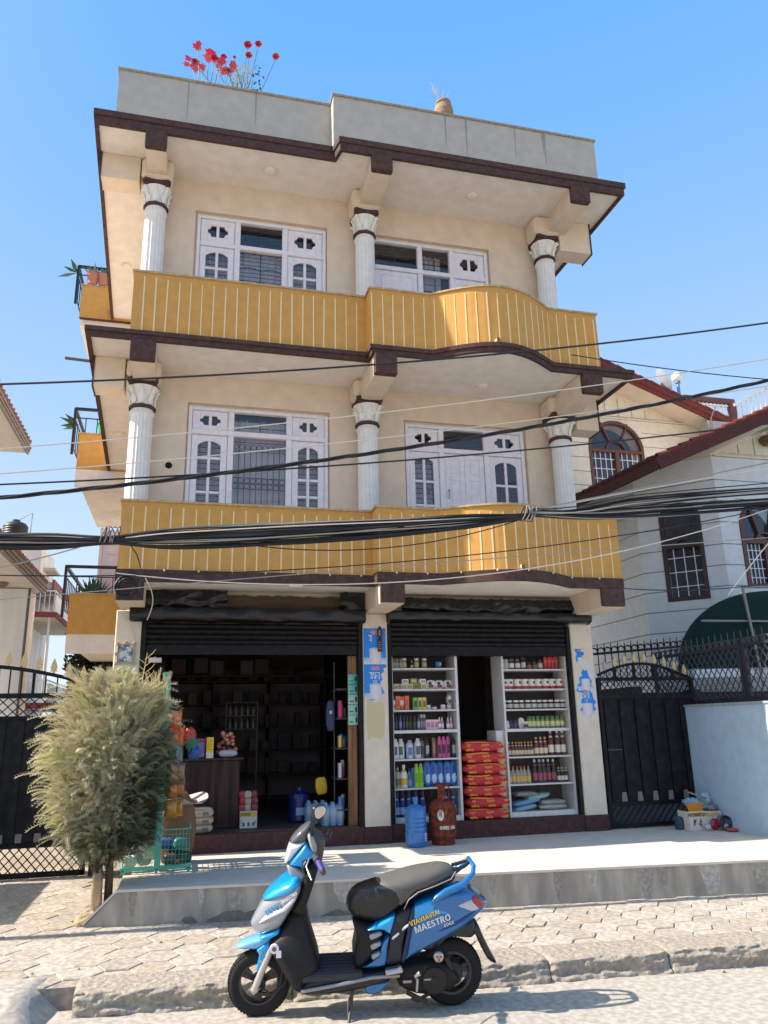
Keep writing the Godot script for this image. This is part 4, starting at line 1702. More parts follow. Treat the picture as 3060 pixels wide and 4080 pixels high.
	for i in 5:
		var y0 := 2.31 - i * 0.125
		b = MB.new()
		b.surf(6, 5, func(u: float, w: float) -> Vector3: return Vector3(1.985 + 0.12 * u, y0 + 0.118 * w, -9.742 + 0.012 * sin(PI * w) + 0.006 * sin(u * 5.0 + i)))
		wpart(o, "sachet", b, mt(C(96, 176, 160) if i < 2 else C(150, 196, 176), 0.35))
		b = MB.new()
		b.sph(Vector3(2.085, y0 + 0.06, -9.727), Vector3(0.016, 0.036, 0.004), 8, 5)
		b.bx(2.0, 2.05, y0 + 0.03, y0 + 0.042, -9.7265, -9.729)
		wpart(o, "print", b, mt(C(44, 40, 44), 0.5))
	# white price card hanging from the shutter
	o = thing("hanging_card", "small white card hanging under the left shutter", "card", Vector3(-0.37, 2.58, -9.70))
	b = MB.new()
	b.bx(-0.446, -0.295, 2.575, 2.632, -9.690, -9.694)
	wpart(o, "card", b, mt(C(206, 196, 188), 0.6))

# a few letters drawn as strokes hanging from their head line; each letter a list of polylines in a unit box
const GLYPH := {
	"a": [[0.42, 1, 0.42, 0], [0.12, 0.82, 0.30, 0.82, 0.33, 0.66, 0.18, 0.55, 0.33, 0.45, 0.33, 0.22, 0.18, 0.12, 0.08, 0.24], [0.2, 0.55, 0.42, 0.55], [0.02, 0.0, 0.02, 0.0]],
	"sa": [[0.42, 1, 0.42, 0], [0.08, 1, 0.08, 0.62, 0.2, 0.52, 0.42, 0.52], [0.12, 0.55, 0.3, 0.05]],
	"la": [[0.44, 1, 0.44, 0], [0.05, 0.3, 0.05, 0.6, 0.16, 0.62, 0.2, 0.42, 0.24, 0.62, 0.38, 0.6, 0.44, 0.5]],
	"ii": [[0.12, 1, 0.12, 0], [0.12, 1, 0.04, 1.28, -0.2, 1.3, -0.3, 1.0]],
	"na": [[0.40, 1, 0.40, 0], [0.05, 0.45, 0.15, 0.52, 0.40, 0.50], [0.05, 0.45, 0.10, 0.38]],
	"ya": [[0.42, 1, 0.42, 0], [0.05, 1, 0.05, 0.7, 0.2, 0.6, 0.08, 0.42, 0.18, 0.3, 0.42, 0.4]],
	"ra": [[0.1, 1, 0.26, 0.86, 0.2, 0.6, 0.08, 0.52, 0.3, 0.05]],
	"ka": [[0.26, 1, 0.26, 0], [0.26, 0.6, 0.1, 0.7, 0.06, 0.45, 0.26, 0.4], [0.26, 0.62, 0.44, 0.7, 0.46, 0.3]],
	"bar": [[0.40, 1, 0.40, 0], [0.4, 0.62, 0.1, 0.66, 0.08, 0.3, 0.4, 0.34], [0.12, 0.34, 0.36, 0.62]],
	"shri": [[0.46, 1, 0.46, 0], [0.06, 1.0, 0.24, 0.95, 0.22, 0.62, 0.08, 0.5, 0.26, 0.34, 0.46, 0.5], [0.05, 0.12, 0.28, 0.34], [0.66, 1, 0.66, 0], [0.66, 1, 0.58, 1.28, 0.3, 1.26, 0.22, 1.0]],
}
func devanagari(parent: Node3D, called: String, letters: Array, at: Vector3, size: float, m: Material, warp = null) -> MeshInstance3D:
	var b := MB.new()
	var x := 0.0
	var w := 0.11
	var put := func(p: Vector2) -> Vector3:
		var q := Vector3(at.x + p.x * size, at.y + p.y * size, at.z)
		return warp.call(q) if warp != null else q
	var stroke := func(a: Vector2, c: Vector2) -> void:
		if a.distance_to(c) < 1e-4:
			return
		var d := (c - a).normalized()
		var nn := Vector2(-d.y, d.x) * w / 2
		var e := d * w * 0.35
		b.quad(put.call(a - e - nn), put.call(c + e - nn), put.call(c + e + nn), put.call(a - e + nn))
	for l: String in letters:
		var wid := 0.56
		if l == "ii" or l == "ra":
			wid = 0.34
		elif l == "shri":
			wid = 0.8
		for s: Array in GLYPH[l]:
			for i in range(0, s.size() - 2, 2):
				stroke.call(Vector2(x + s[i], s[i + 1]), Vector2(x + s[i + 2], s[i + 3]))
		stroke.call(Vector2(x - 0.03, 1.0), Vector2(x + wid - 0.02, 1.0))
		x += wid
	return wpart(parent, called, b, m) if parent.get_parent() == self else lpart(parent, called, b, m)

# ================================================================ glazed cabinets full of goods
func lat(b: MB, at: Vector3, prof: Array, seg := 10, sx := 1.0, sz := 1.0) -> void:
	b.xf = Transform3D(Basis(), at)
	b.lathe(prof, seg, 0.0, TAU, sx, sz)
	b.xf = Transform3D()

# one article, standing on y = 0 at its own origin
func goods(kind: String, r: float, hh: float, body: Material, cap: Material, lab: Material) -> Node3D:
	var o := Node3D.new()
	o.name = kind + "_model"
	var b := MB.new()
	match kind:
		"jar":
			lat(b, Vector3(), [[0, 0], [r * 0.92, 0.001], [r, 0.006], [r, hh * 0.72], [r * 0.8, hh * 0.80], [r * 0.78, hh * 0.82], [0, hh * 0.82]], 12)
			lpart(o, "body", b, body)
			b = MB.new()
			lat(b, Vector3(), [[0, hh * 0.80], [r * 0.86, hh * 0.80], [r * 0.88, hh * 0.83], [r * 0.86, hh], [0, hh]], 12)
			lpart(o, "lid", b, cap)
			b = MB.new()
			lat(b, Vector3(), [[r * 1.012, hh * 0.16], [r * 1.012, hh * 0.58]], 12)
			lpart(o, "label", b, lab)
		"tin":
			lat(b, Vector3(), [[0, 0], [r, 0.001], [r, hh * 0.98], [r * 0.97, hh], [0, hh]], 14)
			lpart(o, "body", b, body)
			b = MB.new()
			lat(b, Vector3(), [[r * 1.012, 0.004], [r * 1.012, hh * 0.30]], 14)
			lpart(o, "red_foot", b, cap)
			b = MB.new()
			b.sph(Vector3(0.01, hh * 0.66, r * 0.98), Vector3(r * 0.36, r * 0.34, 0.006), 10, 6)
			lpart(o, "emblem", b, lab)
		"bottle":
			lat(b, Vector3(), [[0, 0], [r * 0.9, 0.001], [r, 0.008], [r, hh * 0.56], [r * 0.85, hh * 0.66], [r * 0.36, hh * 0.80], [r * 0.34, hh * 0.90], [0, hh * 0.90]], 12)
			lpart(o, "body", b, body)
			b = MB.new()
			lat(b, Vector3(), [[0, hh * 0.89], [r * 0.45, hh * 0.89], [r * 0.45, hh], [0, hh]], 10)
			lpart(o, "cap", b, cap)
			b = MB.new()
			lat(b, Vector3(), [[r * 1.015, hh * 0.12], [r * 1.015, hh * 0.42]], 12)
			lat(b, Vector3(), [[r * 0.72, hh * 0.715], [r * 0.42, hh * 0.79]], 10)
			lpart(o, "label", b, lab)
		"flask":   # flat sided shampoo bottle
			lat(b, Vector3(), [[0, 0], [r, 0.002], [r * 1.02, hh * 0.4], [r * 0.96, hh * 0.74], [r * 0.72, hh * 0.86], [r * 0.5, hh * 0.88], [0, hh * 0.885]], 14, 1.0, 0.55)
			lpart(o, "body", b, body)
			b = MB.new()
			lat(b, Vector3(), [[0, hh * 0.87], [r * 0.55, hh * 0.87], [r * 0.52, hh], [0, hh]], 12, 1.0, 0.6)
			lpart(o, "cap", b, cap)
			b = MB.new()
			b.bx(-r * 0.55, r * 0.55, hh * 0.2, hh * 0.62, r * 0.50, r * 0.57, 0.004)
			lpart(o, "label", b, lab)
		"carton":
			b.bx(-r, r, 0, hh, -r * 0.7, r * 0.7, 0.002)
			lpart(o, "body", b, body)
			b = MB.new()
			b.bx(-r * 0.7, r * 0.7, hh * 0.25, hh * 0.75, r * 0.7, r * 0.7 + 0.002)
			lpart(o, "label", b, lab)
		"pouch":
			pillow(b, Vector3(0, hh * 0.5, 0), Vector3(r, hh * 0.5, r * 0.45), 23, 0.07, 0.5, 14)
			lpart(o, "body", b, body)
			b = MB.new()
			b.sph(Vector3(0, hh * 0.34, r * 0.40), Vector3(r * 0.62, hh * 0.20, 0.008), 10, 6)
			lpart(o, "label", b, lab)
			b = MB.new()
			b.sph(Vector3(-r * 0.2, hh * 0.62, r * 0.40), Vector3(r * 0.42, hh * 0.20, 0.006), 8, 5)
			lpart(o, "swirl", b, cap)
		"spray":
			lat(b, Vector3(), [[0, 0], [r, 0.002], [r, hh * 0.62], [r * 0.5, hh * 0.70], [0, hh * 0.70]], 10)
			lpart(o, "body", b, body)
			b = MB.new()
			lat(b, Vector3(), [[0, hh * 0.69], [r * 0.55, hh * 0.70], [r * 0.4, hh * 0.86], [r * 0.2, hh], [0, hh]], 8)
			lpart(o, "nozzle", b, cap)
			b = MB.new()
			lat(b, Vector3(), [[r * 1.015, hh * 0.15], [r * 1.015, hh * 0.45]], 10)
			lpart(o, "label", b, lab)
		"tube":
			b.surf(12, 6, func(u: float, w: float) -> Vector3:
				var a := TAU * u
				var k := lerpf(0.9, 0.18, pow(w, 1.3))
				return Vector3(cos(a) * r * (0.82 + 0.2 * w), hh * 0.16 + hh * 0.84 * w, -sin(a) * r * k * 0.7))
			lpart(o, "body", b, body)
			b = MB.new()
			lat(b, Vector3(), [[0, 0], [r * 0.75, 0.001], [r * 0.75, hh * 0.17], [0, hh * 0.17]], 10)
			lpart(o, "cap", b, cap)
			b = MB.new()
			b.bx(-r * 0.6, r * 0.6, hh * 0.35, hh * 0.7, r * 0.40, r * 0.5)
			lpart(o, "label", b, lab)
	return o

var models := {}
# put a row: [kind, name, word, category, r, h, body, cap, label, [x pixels...]]
func shelf_row(where: String, y: float, z: float, map: Array, rows: Array, group: String) -> void:
	var count := {}
	for q: Array in rows:
		var key := str(q.slice(0, 9))
		var proto: Node3D = models.get(key)
		if proto == null:
			proto = goods(q[0], q[4], q[5], q[6], q[7], q[8])
			models[key] = proto
		var xs: Array = q[9]
		for i in xs.size():
			var x := lerpf(map[2], map[3], (float(xs[i]) - map[0]) / (map[1] - map[0]))
			var c: Node3D = proto.duplicate()
			c.name = numbered(self, q[1])
			add_child(c, true)
			c.position = Vector3(x, y + (q[10] if q.size() > 10 else 0.0), z + R(-0.012, 0.012))
			c.rotation.y = R(-0.25, 0.25)
			var w: String = q[2]
			var k: int = count.get(w, 0)
			count[w] = k + 1
			var total := 0
			for q2: Array in rows:
				if q2[2] == w:
					total += q2[9].size()
			var lb := ("%s, %s" % [w, where]) if total == 1 else ("%s %s, %s" % [ORD[k], w, where])
			tag(c, lb, q[3], "%s on %s" % [w, where] if total > 1 else group)

func cabinet(called: String, label: String, x0: float, x1: float, ys: Array, left_side: float) -> Node3D:
	var o := thing(called, label, "cabinet", Vector3((x0 + x1) / 2, 0.63, -9.9))
	var wh := mtx(C(214, 210, 208), 0.5, "mottle", 1.0)
	var zf := -9.745
	var zb := -10.12
	var b := MB.new()
	b.bx(x0, x0 + 0.028, 0.632, 2.68, zf, zb, 0.003)
	b.bx(x1 - 0.035, x1, 0.632, 2.68, zf, zb, 0.003)
	wpart(o, "side_panel", b, wh)
	b = MB.new()
	b.bx(x0, x1, 0.632, 2.70, zb - 0.001, zb - 0.02)
	wpart(o, "back_panel", b, mt(C(64, 50, 44), 0.8))
	b = MB.new()
	b.bx(x0 + 0.029, x1 - 0.036, 0.634, 0.695, zf - 0.004, zb)
	wpart(o, "base", b, wh)
	for i in ys.size():
		b = MB.new()
		var th := 0.038 if i == 3 else 0.02
		b.bx(x0 + 0.029, x1 - 0.036, ys[i] - th / 2, ys[i] + th / 2, zf - 0.003, zb, 0.003)
		wpart(o, "shelf", b, wh)
	if left_side > 0.0:   # deeper lower half
		b = MB.new()
		b.bx(x0 - 0.11, x0 - 0.002, 0.632, 1.70, -9.80, zb, 0.003)
		wpart(o, "lower_box", b, wh)
	# sliding glass in two heights
	for g: Array in [[0.70, 1.685], [1.725, 2.66]]:
		b = MB.new()
		var m := (x0 + x1) / 2
		b.bx(x0 + 0.03, m + 0.03, g[0], g[1], zf - 0.010, zf - 0.013)
		wpart(o, "glass_door", b, M.clear)
		b = MB.new()
		b.bx(m - 0.03, x1 - 0.037, g[0], g[1], zf - 0.018, zf - 0.021)
		wpart(o, "glass_door", b, M.clear)
	return o

func cabinets() -> void:
	M.clear = pane_mat(C(20, 26, 26), 0.012)
	M.clear.metallic_specular = 0.12
	var ys := [2.495, 2.230, 1.970, 1.712, 1.372, 1.027]
	cabinet("display_cabinet", "white glazed cabinet of toiletries right of the middle pillar", 2.545, 3.452, ys, 0.0)
	cabinet("display_cabinet", "white glazed cabinet of jars and sauces beside the right pillar", 4.075, 5.035, [2.478, 2.218, 1.958, 1.70, 1.36, 1.022], 1.0)
	var wt := mt(C(222, 218, 212), 0.5)
	var brn := mt(C(52, 34, 26), 0.25)
	var lc := "left cabinet"
	var cream := mt(C(206, 196, 170), 0.6)
	var dk := mt(C(38, 34, 38), 0.35)
	var pink := mt(C(206, 96, 150), 0.4)
	var gl := mt(C(126, 112, 92), 0.15)
	var gr := mt(C(150, 148, 120), 0.4)
	var z := -9.85
	shelf_row("top shelf of " + lc, ys[0] + 0.0105, z, [262, 688, 2.575, 3.42], [
		["jar", "spice_jar", "clear jar of brown spice", "jar", 0.034, 0.125, gl, mt(C(120, 118, 112), 0.4), gr, [278, 300, 327]],
		["jar", "green_jar", "jar with a yellow green label", "jar", 0.034, 0.130, gl, wt, mt(C(176, 176, 84), 0.5), [352, 437, 492]],
		["bottle", "small_bottle", "small brown bottle with a white cap", "bottle", 0.020, 0.105, brn, wt, cream, [408]],
		["tin", "blue_tub", "small blue tub", "tub", 0.04, 0.085, mt(C(60, 110, 180), 0.4), mt(C(40, 80, 150), 0.4), wt, [590]]], "goods in the left cabinet")
	shelf_row("second shelf of " + lc, ys[1] + 0.0105, z, [265, 690, 2.57, 3.42], [
		["carton", "soap_box", "small cream soap box", "box", 0.042, 0.070, cream, wt, mt(C(176, 150, 110), 0.6), [300, 348, 393, 482]],
		["carton", "olive_box", "small olive green soap box", "box", 0.040, 0.075, mt(C(150, 146, 56), 0.5), wt, mt(C(110, 110, 40), 0.5), [437]],
		["carton", "olive_box", "olive green soap box stacked on another box", "box", 0.045, 0.062, mt(C(142, 140, 66), 0.5), wt, mt(C(186, 176, 100), 0.5), [418], 0.076],
		["carton", "pale_box", "pale box stacked on soap boxes", "box", 0.042, 0.058, wt, wt, gr, [362, 476], 0.072],
		["pouch", "hair_sachet", "white hair dye sachet with a dark head on it", "sachet", 0.066, 0.115, mt(C(216, 206, 200), 0.35), mt(C(60, 38, 34), 0.5), mt(C(150, 60, 60), 0.5), [537, 595, 655]]], "goods in the left cabinet")
	shelf_row("third shelf of " + lc, ys[2] + 0.0105, z, [270, 692, 2.565, 3.42], [
		["jar", "roll_on", "slim white roll on bottle", "bottle", 0.020, 0.125, wt, wt, gr, [291]],
		["carton", "orange_carton", "orange cream carton", "box", 0.028, 0.178, mt(C(226, 112, 66), 0.5), wt, mt(C(206, 80, 50), 0.5), [315, 374]],
		["tube", "orange_tube", "orange cream tube standing on its cap", "tube", 0.036, 0.17, mt(C(228, 120, 72), 0.4), mt(C(220, 100, 60), 0.4), wt, [344]],
		["carton", "green_carton", "light green cream carton", "box", 0.030, 0.155, mt(C(120, 180, 84), 0.5), wt, mt(C(50, 90, 44), 0.5), [430]],
		["carton", "tan_carton", "yellow cream carton", "box", 0.026, 0.155, mt(C(214, 190, 100), 0.5), wt, mt(C(120, 96, 50), 0.5), [463, 490]],
		["jar", "cream_pot", "low white cream pot", "pot", 0.036, 0.06, wt, wt, mt(C(196, 190, 190), 0.5), [520, 615, 660]],
		["jar", "red_pot", "low dark red pot", "pot", 0.036, 0.052, mt(C(130, 50, 50), 0.4), mt(C(120, 44, 44), 0.4), wt, [557]],
		["pouch", "silver_pouch", "silvery pouch above the cream pots", "pouch", 0.05, 0.13, mt(C(150, 150, 140), 0.3), wt, mt(C(90, 96, 84), 0.5), [662], 0.062]], "goods in the left cabinet")
	shelf_row("fourth shelf of " + lc, ys[3] + 0.0195, z, [275, 705, 2.56, 3.42], [
		["jar", "dark_can", "dark slim spray can", "can", 0.019, 0.175, dk, dk, mt(C(84, 74, 60), 0.5), [292, 312, 362, 382, 405, 432]],
		["jar", "blue_can", "blue slim spray can", "can", 0.019, 0.195, mt(C(44, 56, 150), 0.35), mt(C(30, 34, 90), 0.35), mt(C(120, 130, 190), 0.5), [337]],
		["jar", "teal_can", "teal slim spray can", "can", 0.019, 0.185, mt(C(30, 92, 100), 0.35), dk, mt(C(150, 160, 160), 0.5), [458]],
		["jar", "silver_can", "silver topped spray can", "can", 0.021, 0.19, mt(C(84, 70, 84), 0.3), mt(C(176, 176, 180), 0.3, 0.5), mt(C(130, 120, 130), 0.4), [478, 496]],
		["carton", "pink_carton", "pink and white carton", "box", 0.033, 0.125, mt(C(216, 190, 196), 0.5), wt, mt(C(196, 120, 140), 0.5), [524, 551, 578]],
		["spray", "pink_spray", "pink spray bottle with a white nozzle", "bottle", 0.023, 0.155, mt(C(196, 130, 150), 0.3), wt, wt, [600, 620, 657, 680]]], "goods in the left cabinet")
	shelf_row("fifth shelf of " + lc, ys[4] + 0.0105, z, [280, 708, 2.56, 3.42], [
		["flask", "white_shampoo", "white shampoo bottle", "bottle", 0.046, 0.245, wt, wt, mt(C(90, 92, 96), 0.5), [303, 342, 452]],
		["flask", "blue_shampoo", "white shampoo bottle with a blue label", "bottle", 0.05, 0.225, mt(C(206, 212, 222), 0.4), mt(C(160, 176, 206), 0.4), mt(C(84, 120, 176), 0.5), [401]],
		["flask", "grey_shampoo", "grey shampoo bottle", "bottle", 0.042, 0.245, mt(C(108, 108, 110), 0.35), dk, dk, [478]],
		["flask", "black_shampoo", "black shampoo bottle", "bottle", 0.040, 0.25, dk, dk, mt(C(160, 160, 160), 0.4), [515, 690]],
		["carton", "brown_carton", "narrow brown carton", "box", 0.022, 0.25, mt(C(120, 84, 62), 0.5), wt, mt(C(160, 120, 84), 0.5), [558]],
		["flask", "pink_shampoo", "tall pink shampoo bottle", "bottle", 0.036, 0.262, pink, pink, mt(C(70, 24, 60), 0.5), [597, 627, 657]]], "goods in the left cabinet")
	shelf_row("sixth shelf of " + lc, ys[5] + 0.0105, z, [285, 715, 2.56, 3.42], [
		["bottle", "clear_bottle", "clear bottle with a dark top", "bottle", 0.03, 0.31, mt(C(110, 108, 100), 0.2), brn, mt(C(70, 66, 60), 0.5), [298]],
		["bottle", "beige_bottle", "beige floor cleaner bottle", "bottle", 0.042, 0.27, mt(C(176, 160, 132), 0.4), brn, mt(C(96, 110, 70), 0.5), [322]],
		["bottle", "white_bottle", "white bottle with a yellow lemon label", "bottle", 0.048, 0.275, wt, wt, mt(C(220, 176, 50), 0.5), [360]],
		["bottle", "teal_bottle", "small teal cleaner bottle", "bottle", 0.034, 0.225, mt(C(36, 110, 104), 0.35), dk, mt(C(120, 136, 190), 0.5), [398]],
		["carton", "blue_refill", "blue refill box behind green bottles", "box", 0.022, 0.23, mt(C(36, 100, 160), 0.5), wt, mt(C(30, 80, 140), 0.5), [424]],
		["flask", "lime_bottle", "lime green bottle with a loop handle", "bottle", 0.036, 0.285, mt(C(166, 206, 44), 0.4), mt(C(176, 196, 130), 0.4), mt(C(120, 170, 40), 0.5), [444, 474]],
		["pouch", "blue_pouch", "blue liquid soap pouch", "pouch", 0.055, 0.305, mt(C(28, 96, 170), 0.3), mt(C(30, 70, 140), 0.4), mt(C(176, 206, 226), 0.4), [515, 560, 604, 648, 690]]], "goods in the left cabinet")
	shelf_row("bottom of " + lc, 0.697, z, [290, 725, 2.565, 3.42], [
		["bottle", "blue_cleaner", "dark blue toilet cleaner bottle", "bottle", 0.037, 0.275, mt(C(26, 40, 120), 0.3), mt(C(30, 44, 130), 0.3), mt(C(150, 170, 206), 0.5), [315, 352, 395, 440, 485, 640, 690]]], "goods in the left cabinet")
	shelf_row("bottom rear of " + lc, 0.697, z - 0.12, [290, 725, 2.565, 3.42], [
		["bottle", "red_cleaner", "red capped dark cleaner bottle", "bottle", 0.036, 0.30, mt(C(44, 36, 84), 0.3), mt(C(130, 36, 40), 0.4), mt(C(100, 96, 130), 0.5), [335, 375, 415, 460, 505]]], "goods in the left cabinet")
	# ---- right cabinet
	var rc := "right cabinet"
	var yr := [2.4885, 2.2285, 1.9685, 1.7195, 1.3705, 1.0325]
	shelf_row("top shelf of " + rc, yr[0], z, [990, 1408, 4.105, 4.995], [
		["jar", "mint_jar", "pale green jar", "jar", 0.034, 0.135, mt(C(176, 186, 160), 0.3), mt(C(196, 200, 190), 0.4), mt(C(206, 206, 180), 0.5), [1003, 1030]],
		["jar", "plum_jar", "plum coloured jar with a white label", "jar", 0.036, 0.14, mt(C(96, 62, 66), 0.25), mt(C(120, 100, 96), 0.4), wt, [1066, 1106]],
		["jar", "dark_jar", "tall dark jar", "jar", 0.036, 0.16, mt(C(44, 34, 30), 0.25), mt(C(70, 64, 60), 0.4), cream, [1147]],
		["jar", "low_jar", "low brown jar", "jar", 0.036, 0.10, mt(C(62, 36, 30), 0.25), mt(C(44, 40, 38), 0.4), mt(C(150, 96, 84), 0.5), [1188, 1226]],
		["jar", "amber_jar", "amber jar", "jar", 0.036, 0.14, mt(C(110, 66, 36), 0.25), dk, cream, [1265]],
		["tin", "red_tin", "slim red drink tin", "tin", 0.027, 0.17, mt(C(196, 56, 48), 0.35), mt(C(170, 40, 36), 0.35), mt(C(220, 190, 176), 0.4), [1300, 1325, 1350, 1376]]], "goods in the right cabinet")
	shelf_row("second shelf of " + rc, yr[1], z, [1000, 1415, 4.105, 4.995], [
		["tin", "milk_tin", "white milk powder tin with a red foot", "tin", 0.052, 0.132, mt(C(220, 212, 200), 0.4), mt(C(176, 52, 56), 0.4), mt(C(66, 62, 62), 0.5), [1018, 1057, 1108, 1158, 1205, 1250, 1297, 1345, 1393]]], "goods in the right cabinet")
	shelf_row("third shelf of " + rc, yr[2], z, [1010, 1425, 4.105, 4.995], [
		["jar", "spread_jar", "dark jar of spread with a white lid", "jar", 0.040, 0.115, brn, mt(C(228, 224, 218), 0.4), mt(C(196, 186, 172), 0.5), [1020, 1054, 1095, 1136, 1177, 1217, 1257, 1297, 1336, 1376, 1412]]], "goods in the right cabinet")
	shelf_row("fourth shelf of " + rc, yr[3], z, [1018, 1440, 4.105, 4.995], [
		["jar", "pill_jar", "white and pink jar", "jar", 0.034, 0.10, mt(C(196, 176, 190), 0.4), mt(C(200, 200, 196), 0.4), wt, [1037]],
		["jar", "purple_jar", "dark purple jar", "jar", 0.036, 0.11, mt(C(56, 28, 50), 0.3), mt(C(44, 24, 40), 0.4), mt(C(90, 50, 84), 0.5), [1068, 1092]],
		["pouch", "white_pouch", "white refill pouch", "pouch", 0.045, 0.14, mt(C(216, 210, 200), 0.4), cream, mt(C(176, 166, 156), 0.5), [1136]],
		["jar", "label_jar", "small jar with a dark label", "jar", 0.03, 0.09, cream, wt, dk, [1166]],
		["jar", "pickle_jar", "pickle jar with a green lid", "jar", 0.034, 0.155, mt(C(126, 126, 58), 0.25), mt(C(56, 110, 62), 0.4), mt(C(196, 196, 140), 0.5), [1190, 1217, 1248, 1281, 1314, 1348, 1381, 1415]]], "goods in the right cabinet")
	var honey := mt(C(92, 46, 22), 0.2)
	var gold := mt(C(206, 160, 50), 0.35)
	shelf_row("fifth shelf of " + rc, yr[4], z, [1030, 1455, 4.105, 4.995], [
		["bottle", "sauce_bottle", "small sauce bottle with a yellow cap", "bottle", 0.026, 0.18, honey, gold, mt(C(206, 180, 150), 0.5), [1055, 1078, 1100, 1121, 1142, 1163, 1186, 1208]],
		["bottle", "ketchup_bottle", "middle sized red sauce bottle", "bottle", 0.033, 0.235, mt(C(104, 34, 30), 0.2), gold, mt(C(216, 196, 170), 0.5), [1240, 1273, 1304]],
		["bottle", "tall_bottle", "tall red sauce bottle", "bottle", 0.038, 0.315, mt(C(92, 32, 28), 0.2), mt(C(216, 200, 180), 0.4), mt(C(216, 206, 184), 0.5), [1341, 1386, 1425]]], "goods in the right cabinet")
	shelf_row("sixth shelf of " + rc, yr[5], z, [1045, 1470, 4.105, 4.995], [
		["bottle", "vinegar_bottle", "clear vinegar bottle with a red cap", "bottle", 0.033, 0.215, mt(C(150, 146, 136), 0.15), mt(C(170, 60, 56), 0.4), mt(C(206, 160, 70), 0.5), [1060, 1087, 1114, 1140, 1164, 1192]],
		["bottle", "cola_bottle", "dark soda bottle with a pink label", "bottle", 0.034, 0.29, mt(C(28, 20, 24), 0.15), mt(C(206, 200, 200), 0.4), mt(C(150, 60, 84), 0.5), [1235, 1265, 1296, 1327, 1360]],
		["bottle", "soy_bottle", "small dark soy bottle with a yellow cap", "bottle", 0.025, 0.185, mt(C(24, 20, 18), 0.2), mt(C(216, 190, 50), 0.4), mt(C(206, 196, 176), 0.5), [1396, 1420, 1444]]], "goods in the right cabinet")
	# soft packs lying in the bottom of the right cabinet
	for i in 6:
		var q: Array = [[4.33, 0.735, 0.16, C(126, 160, 176)], [4.36, 0.805, 0.20, C(110, 150, 176)], [4.52, 0.865, 0.17, C(130, 168, 172)], [4.72, 0.735, 0.20, C(166, 162, 156)], [4.72, 0.790, 0.18, C(152, 150, 146)], [4.36, 0.90, 0.16, C(134, 132, 126)]][i]
		var o := thing("soft_pack", ["blue green soft pack at the bottom left", "blue plastic soft pack second from below", "pale blue soft pack lying slanted on others", "grey soft pack lying at the bottom right", "grey soft pack on the bottom right pack", "grey soft pack on top of the blue packs"][i] + " of the right cabinet", "pack", Vector3(q[0], q[1] - 0.03, -9.9))
		var b := MB.new()
		b.xf = Transform3D(Basis(Vector3(0, 0, 1), 0.16 if i < 3 else 0.0), Vector3(q[0], q[1], -9.9))
		pillow(b, Vector3(), Vector3(q[2], 0.034, 0.11), 130 + i, 0.10, 0.45)
		wpart(o, "pack", b, mt(q[3], 0.3))
	# ---- red sacks stacked in the doorway
	var red := mtl(C(188, 54, 62), 0.45, "mottle", 2.0)
	var word := mt(C(236, 150, 50), 0.5)
	for i in 7:
		var y := 0.634 + i * 0.1345
		var o := thing("rice_sack", "plump red sack with yellow print, %s from the bottom of the doorway stack" % ORD[i], "sack", Vector3(3.76, y, -9.86), "red sacks stacked between the cabinets")
		var dx := R(-0.02, 0.025)
		var dz := R(-0.012, 0.012)
		var b := MB.new()
		var f := FastNoiseLite.new()
		f.seed = 200 + i
		f.frequency = 2.0
		b.surf(44, 16, func(u: float, w: float) -> Vector3:
			var a := TAU * u
			var p := PI * (0.002 + 0.996 * w) - PI / 2
			var cx := signf(cos(a)) * pow(absf(cos(a)), 0.42)
			var sx := signf(sin(a)) * pow(absf(sin(a)), 0.42)
			var r := pow(maxf(cos(p), 0.0), 0.42)
			var x := cx * r
			var pinch := 1.0 - 0.45 * pow(absf(x), 6.0)
			var yy := signf(sin(p)) * pow(absf(sin(p)), 0.75) * pinch
			return Vector3(3.765 + dx + x * 0.295, y + 0.068 + yy * 0.072 + 0.004 * f.get_noise_2d(x * 3.0, yy), -9.86 + dz - sx * r * 0.19 + 0.008 * f.get_noise_3d(x * 4.0, yy * 3.0, sx)))
		wpart(o, "sack", b, red)
		b = MB.new()   # yellow seam band along the upper edge
		var path := []
		for k in 25:
			var t := k / 24.0
			path.append(Vector3(3.765 + dx - 0.25 + 0.5 * t, y + 0.118 + 0.006 * sin(t * 7.0 + i), -9.86 + dz + 0.171 - 0.03 * pow(absf(t - 0.5) * 2.0, 6.0)))
		if i % 2 == 1:
			b.tube(path.slice(0, 15), 0.010, 5)
		else:
			b.tube(path, 0.006, 5)
		wpart(o, "yellow_seam", b, mt(C(226, 150, 36), 0.5))
		for k in 6:
			var up := k < 3
			var x := 3.53 + dx + 0.205 * (k % 3) + R(-0.01, 0.01)
			var yy := y + (0.092 if up else 0.030)
			var tb := Basis(Vector3(0, 0, 1), 0.0 if up else PI) * Basis(Vector3(0, 1, 0), 0.0)
			var zz := -9.86 + dz + 0.190 - (0.010 if k % 3 != 1 else 0.0)
			text(o, "printed_word", "Apple", 0.028, word, Transform3D(tb, Vector3(x + 0.04, yy, zz) - o.position + Vector3(0, -0.002, 0)), true, "Droid Sans", 0.004)

# ================================================================ neighbours
func eave(b: MB, x: float, y: float, zn: float, zf: float, wide: float) -> void:   # ridged edge of a sloping tiled eave along z
	var d := 0.055
	for i in 3:
		b.bx(x - 0.03 + i * 0.018, x + 0.012 + i * 0.018, y + i * d, y + (i + 1) * d - 0.006, zn, zf)

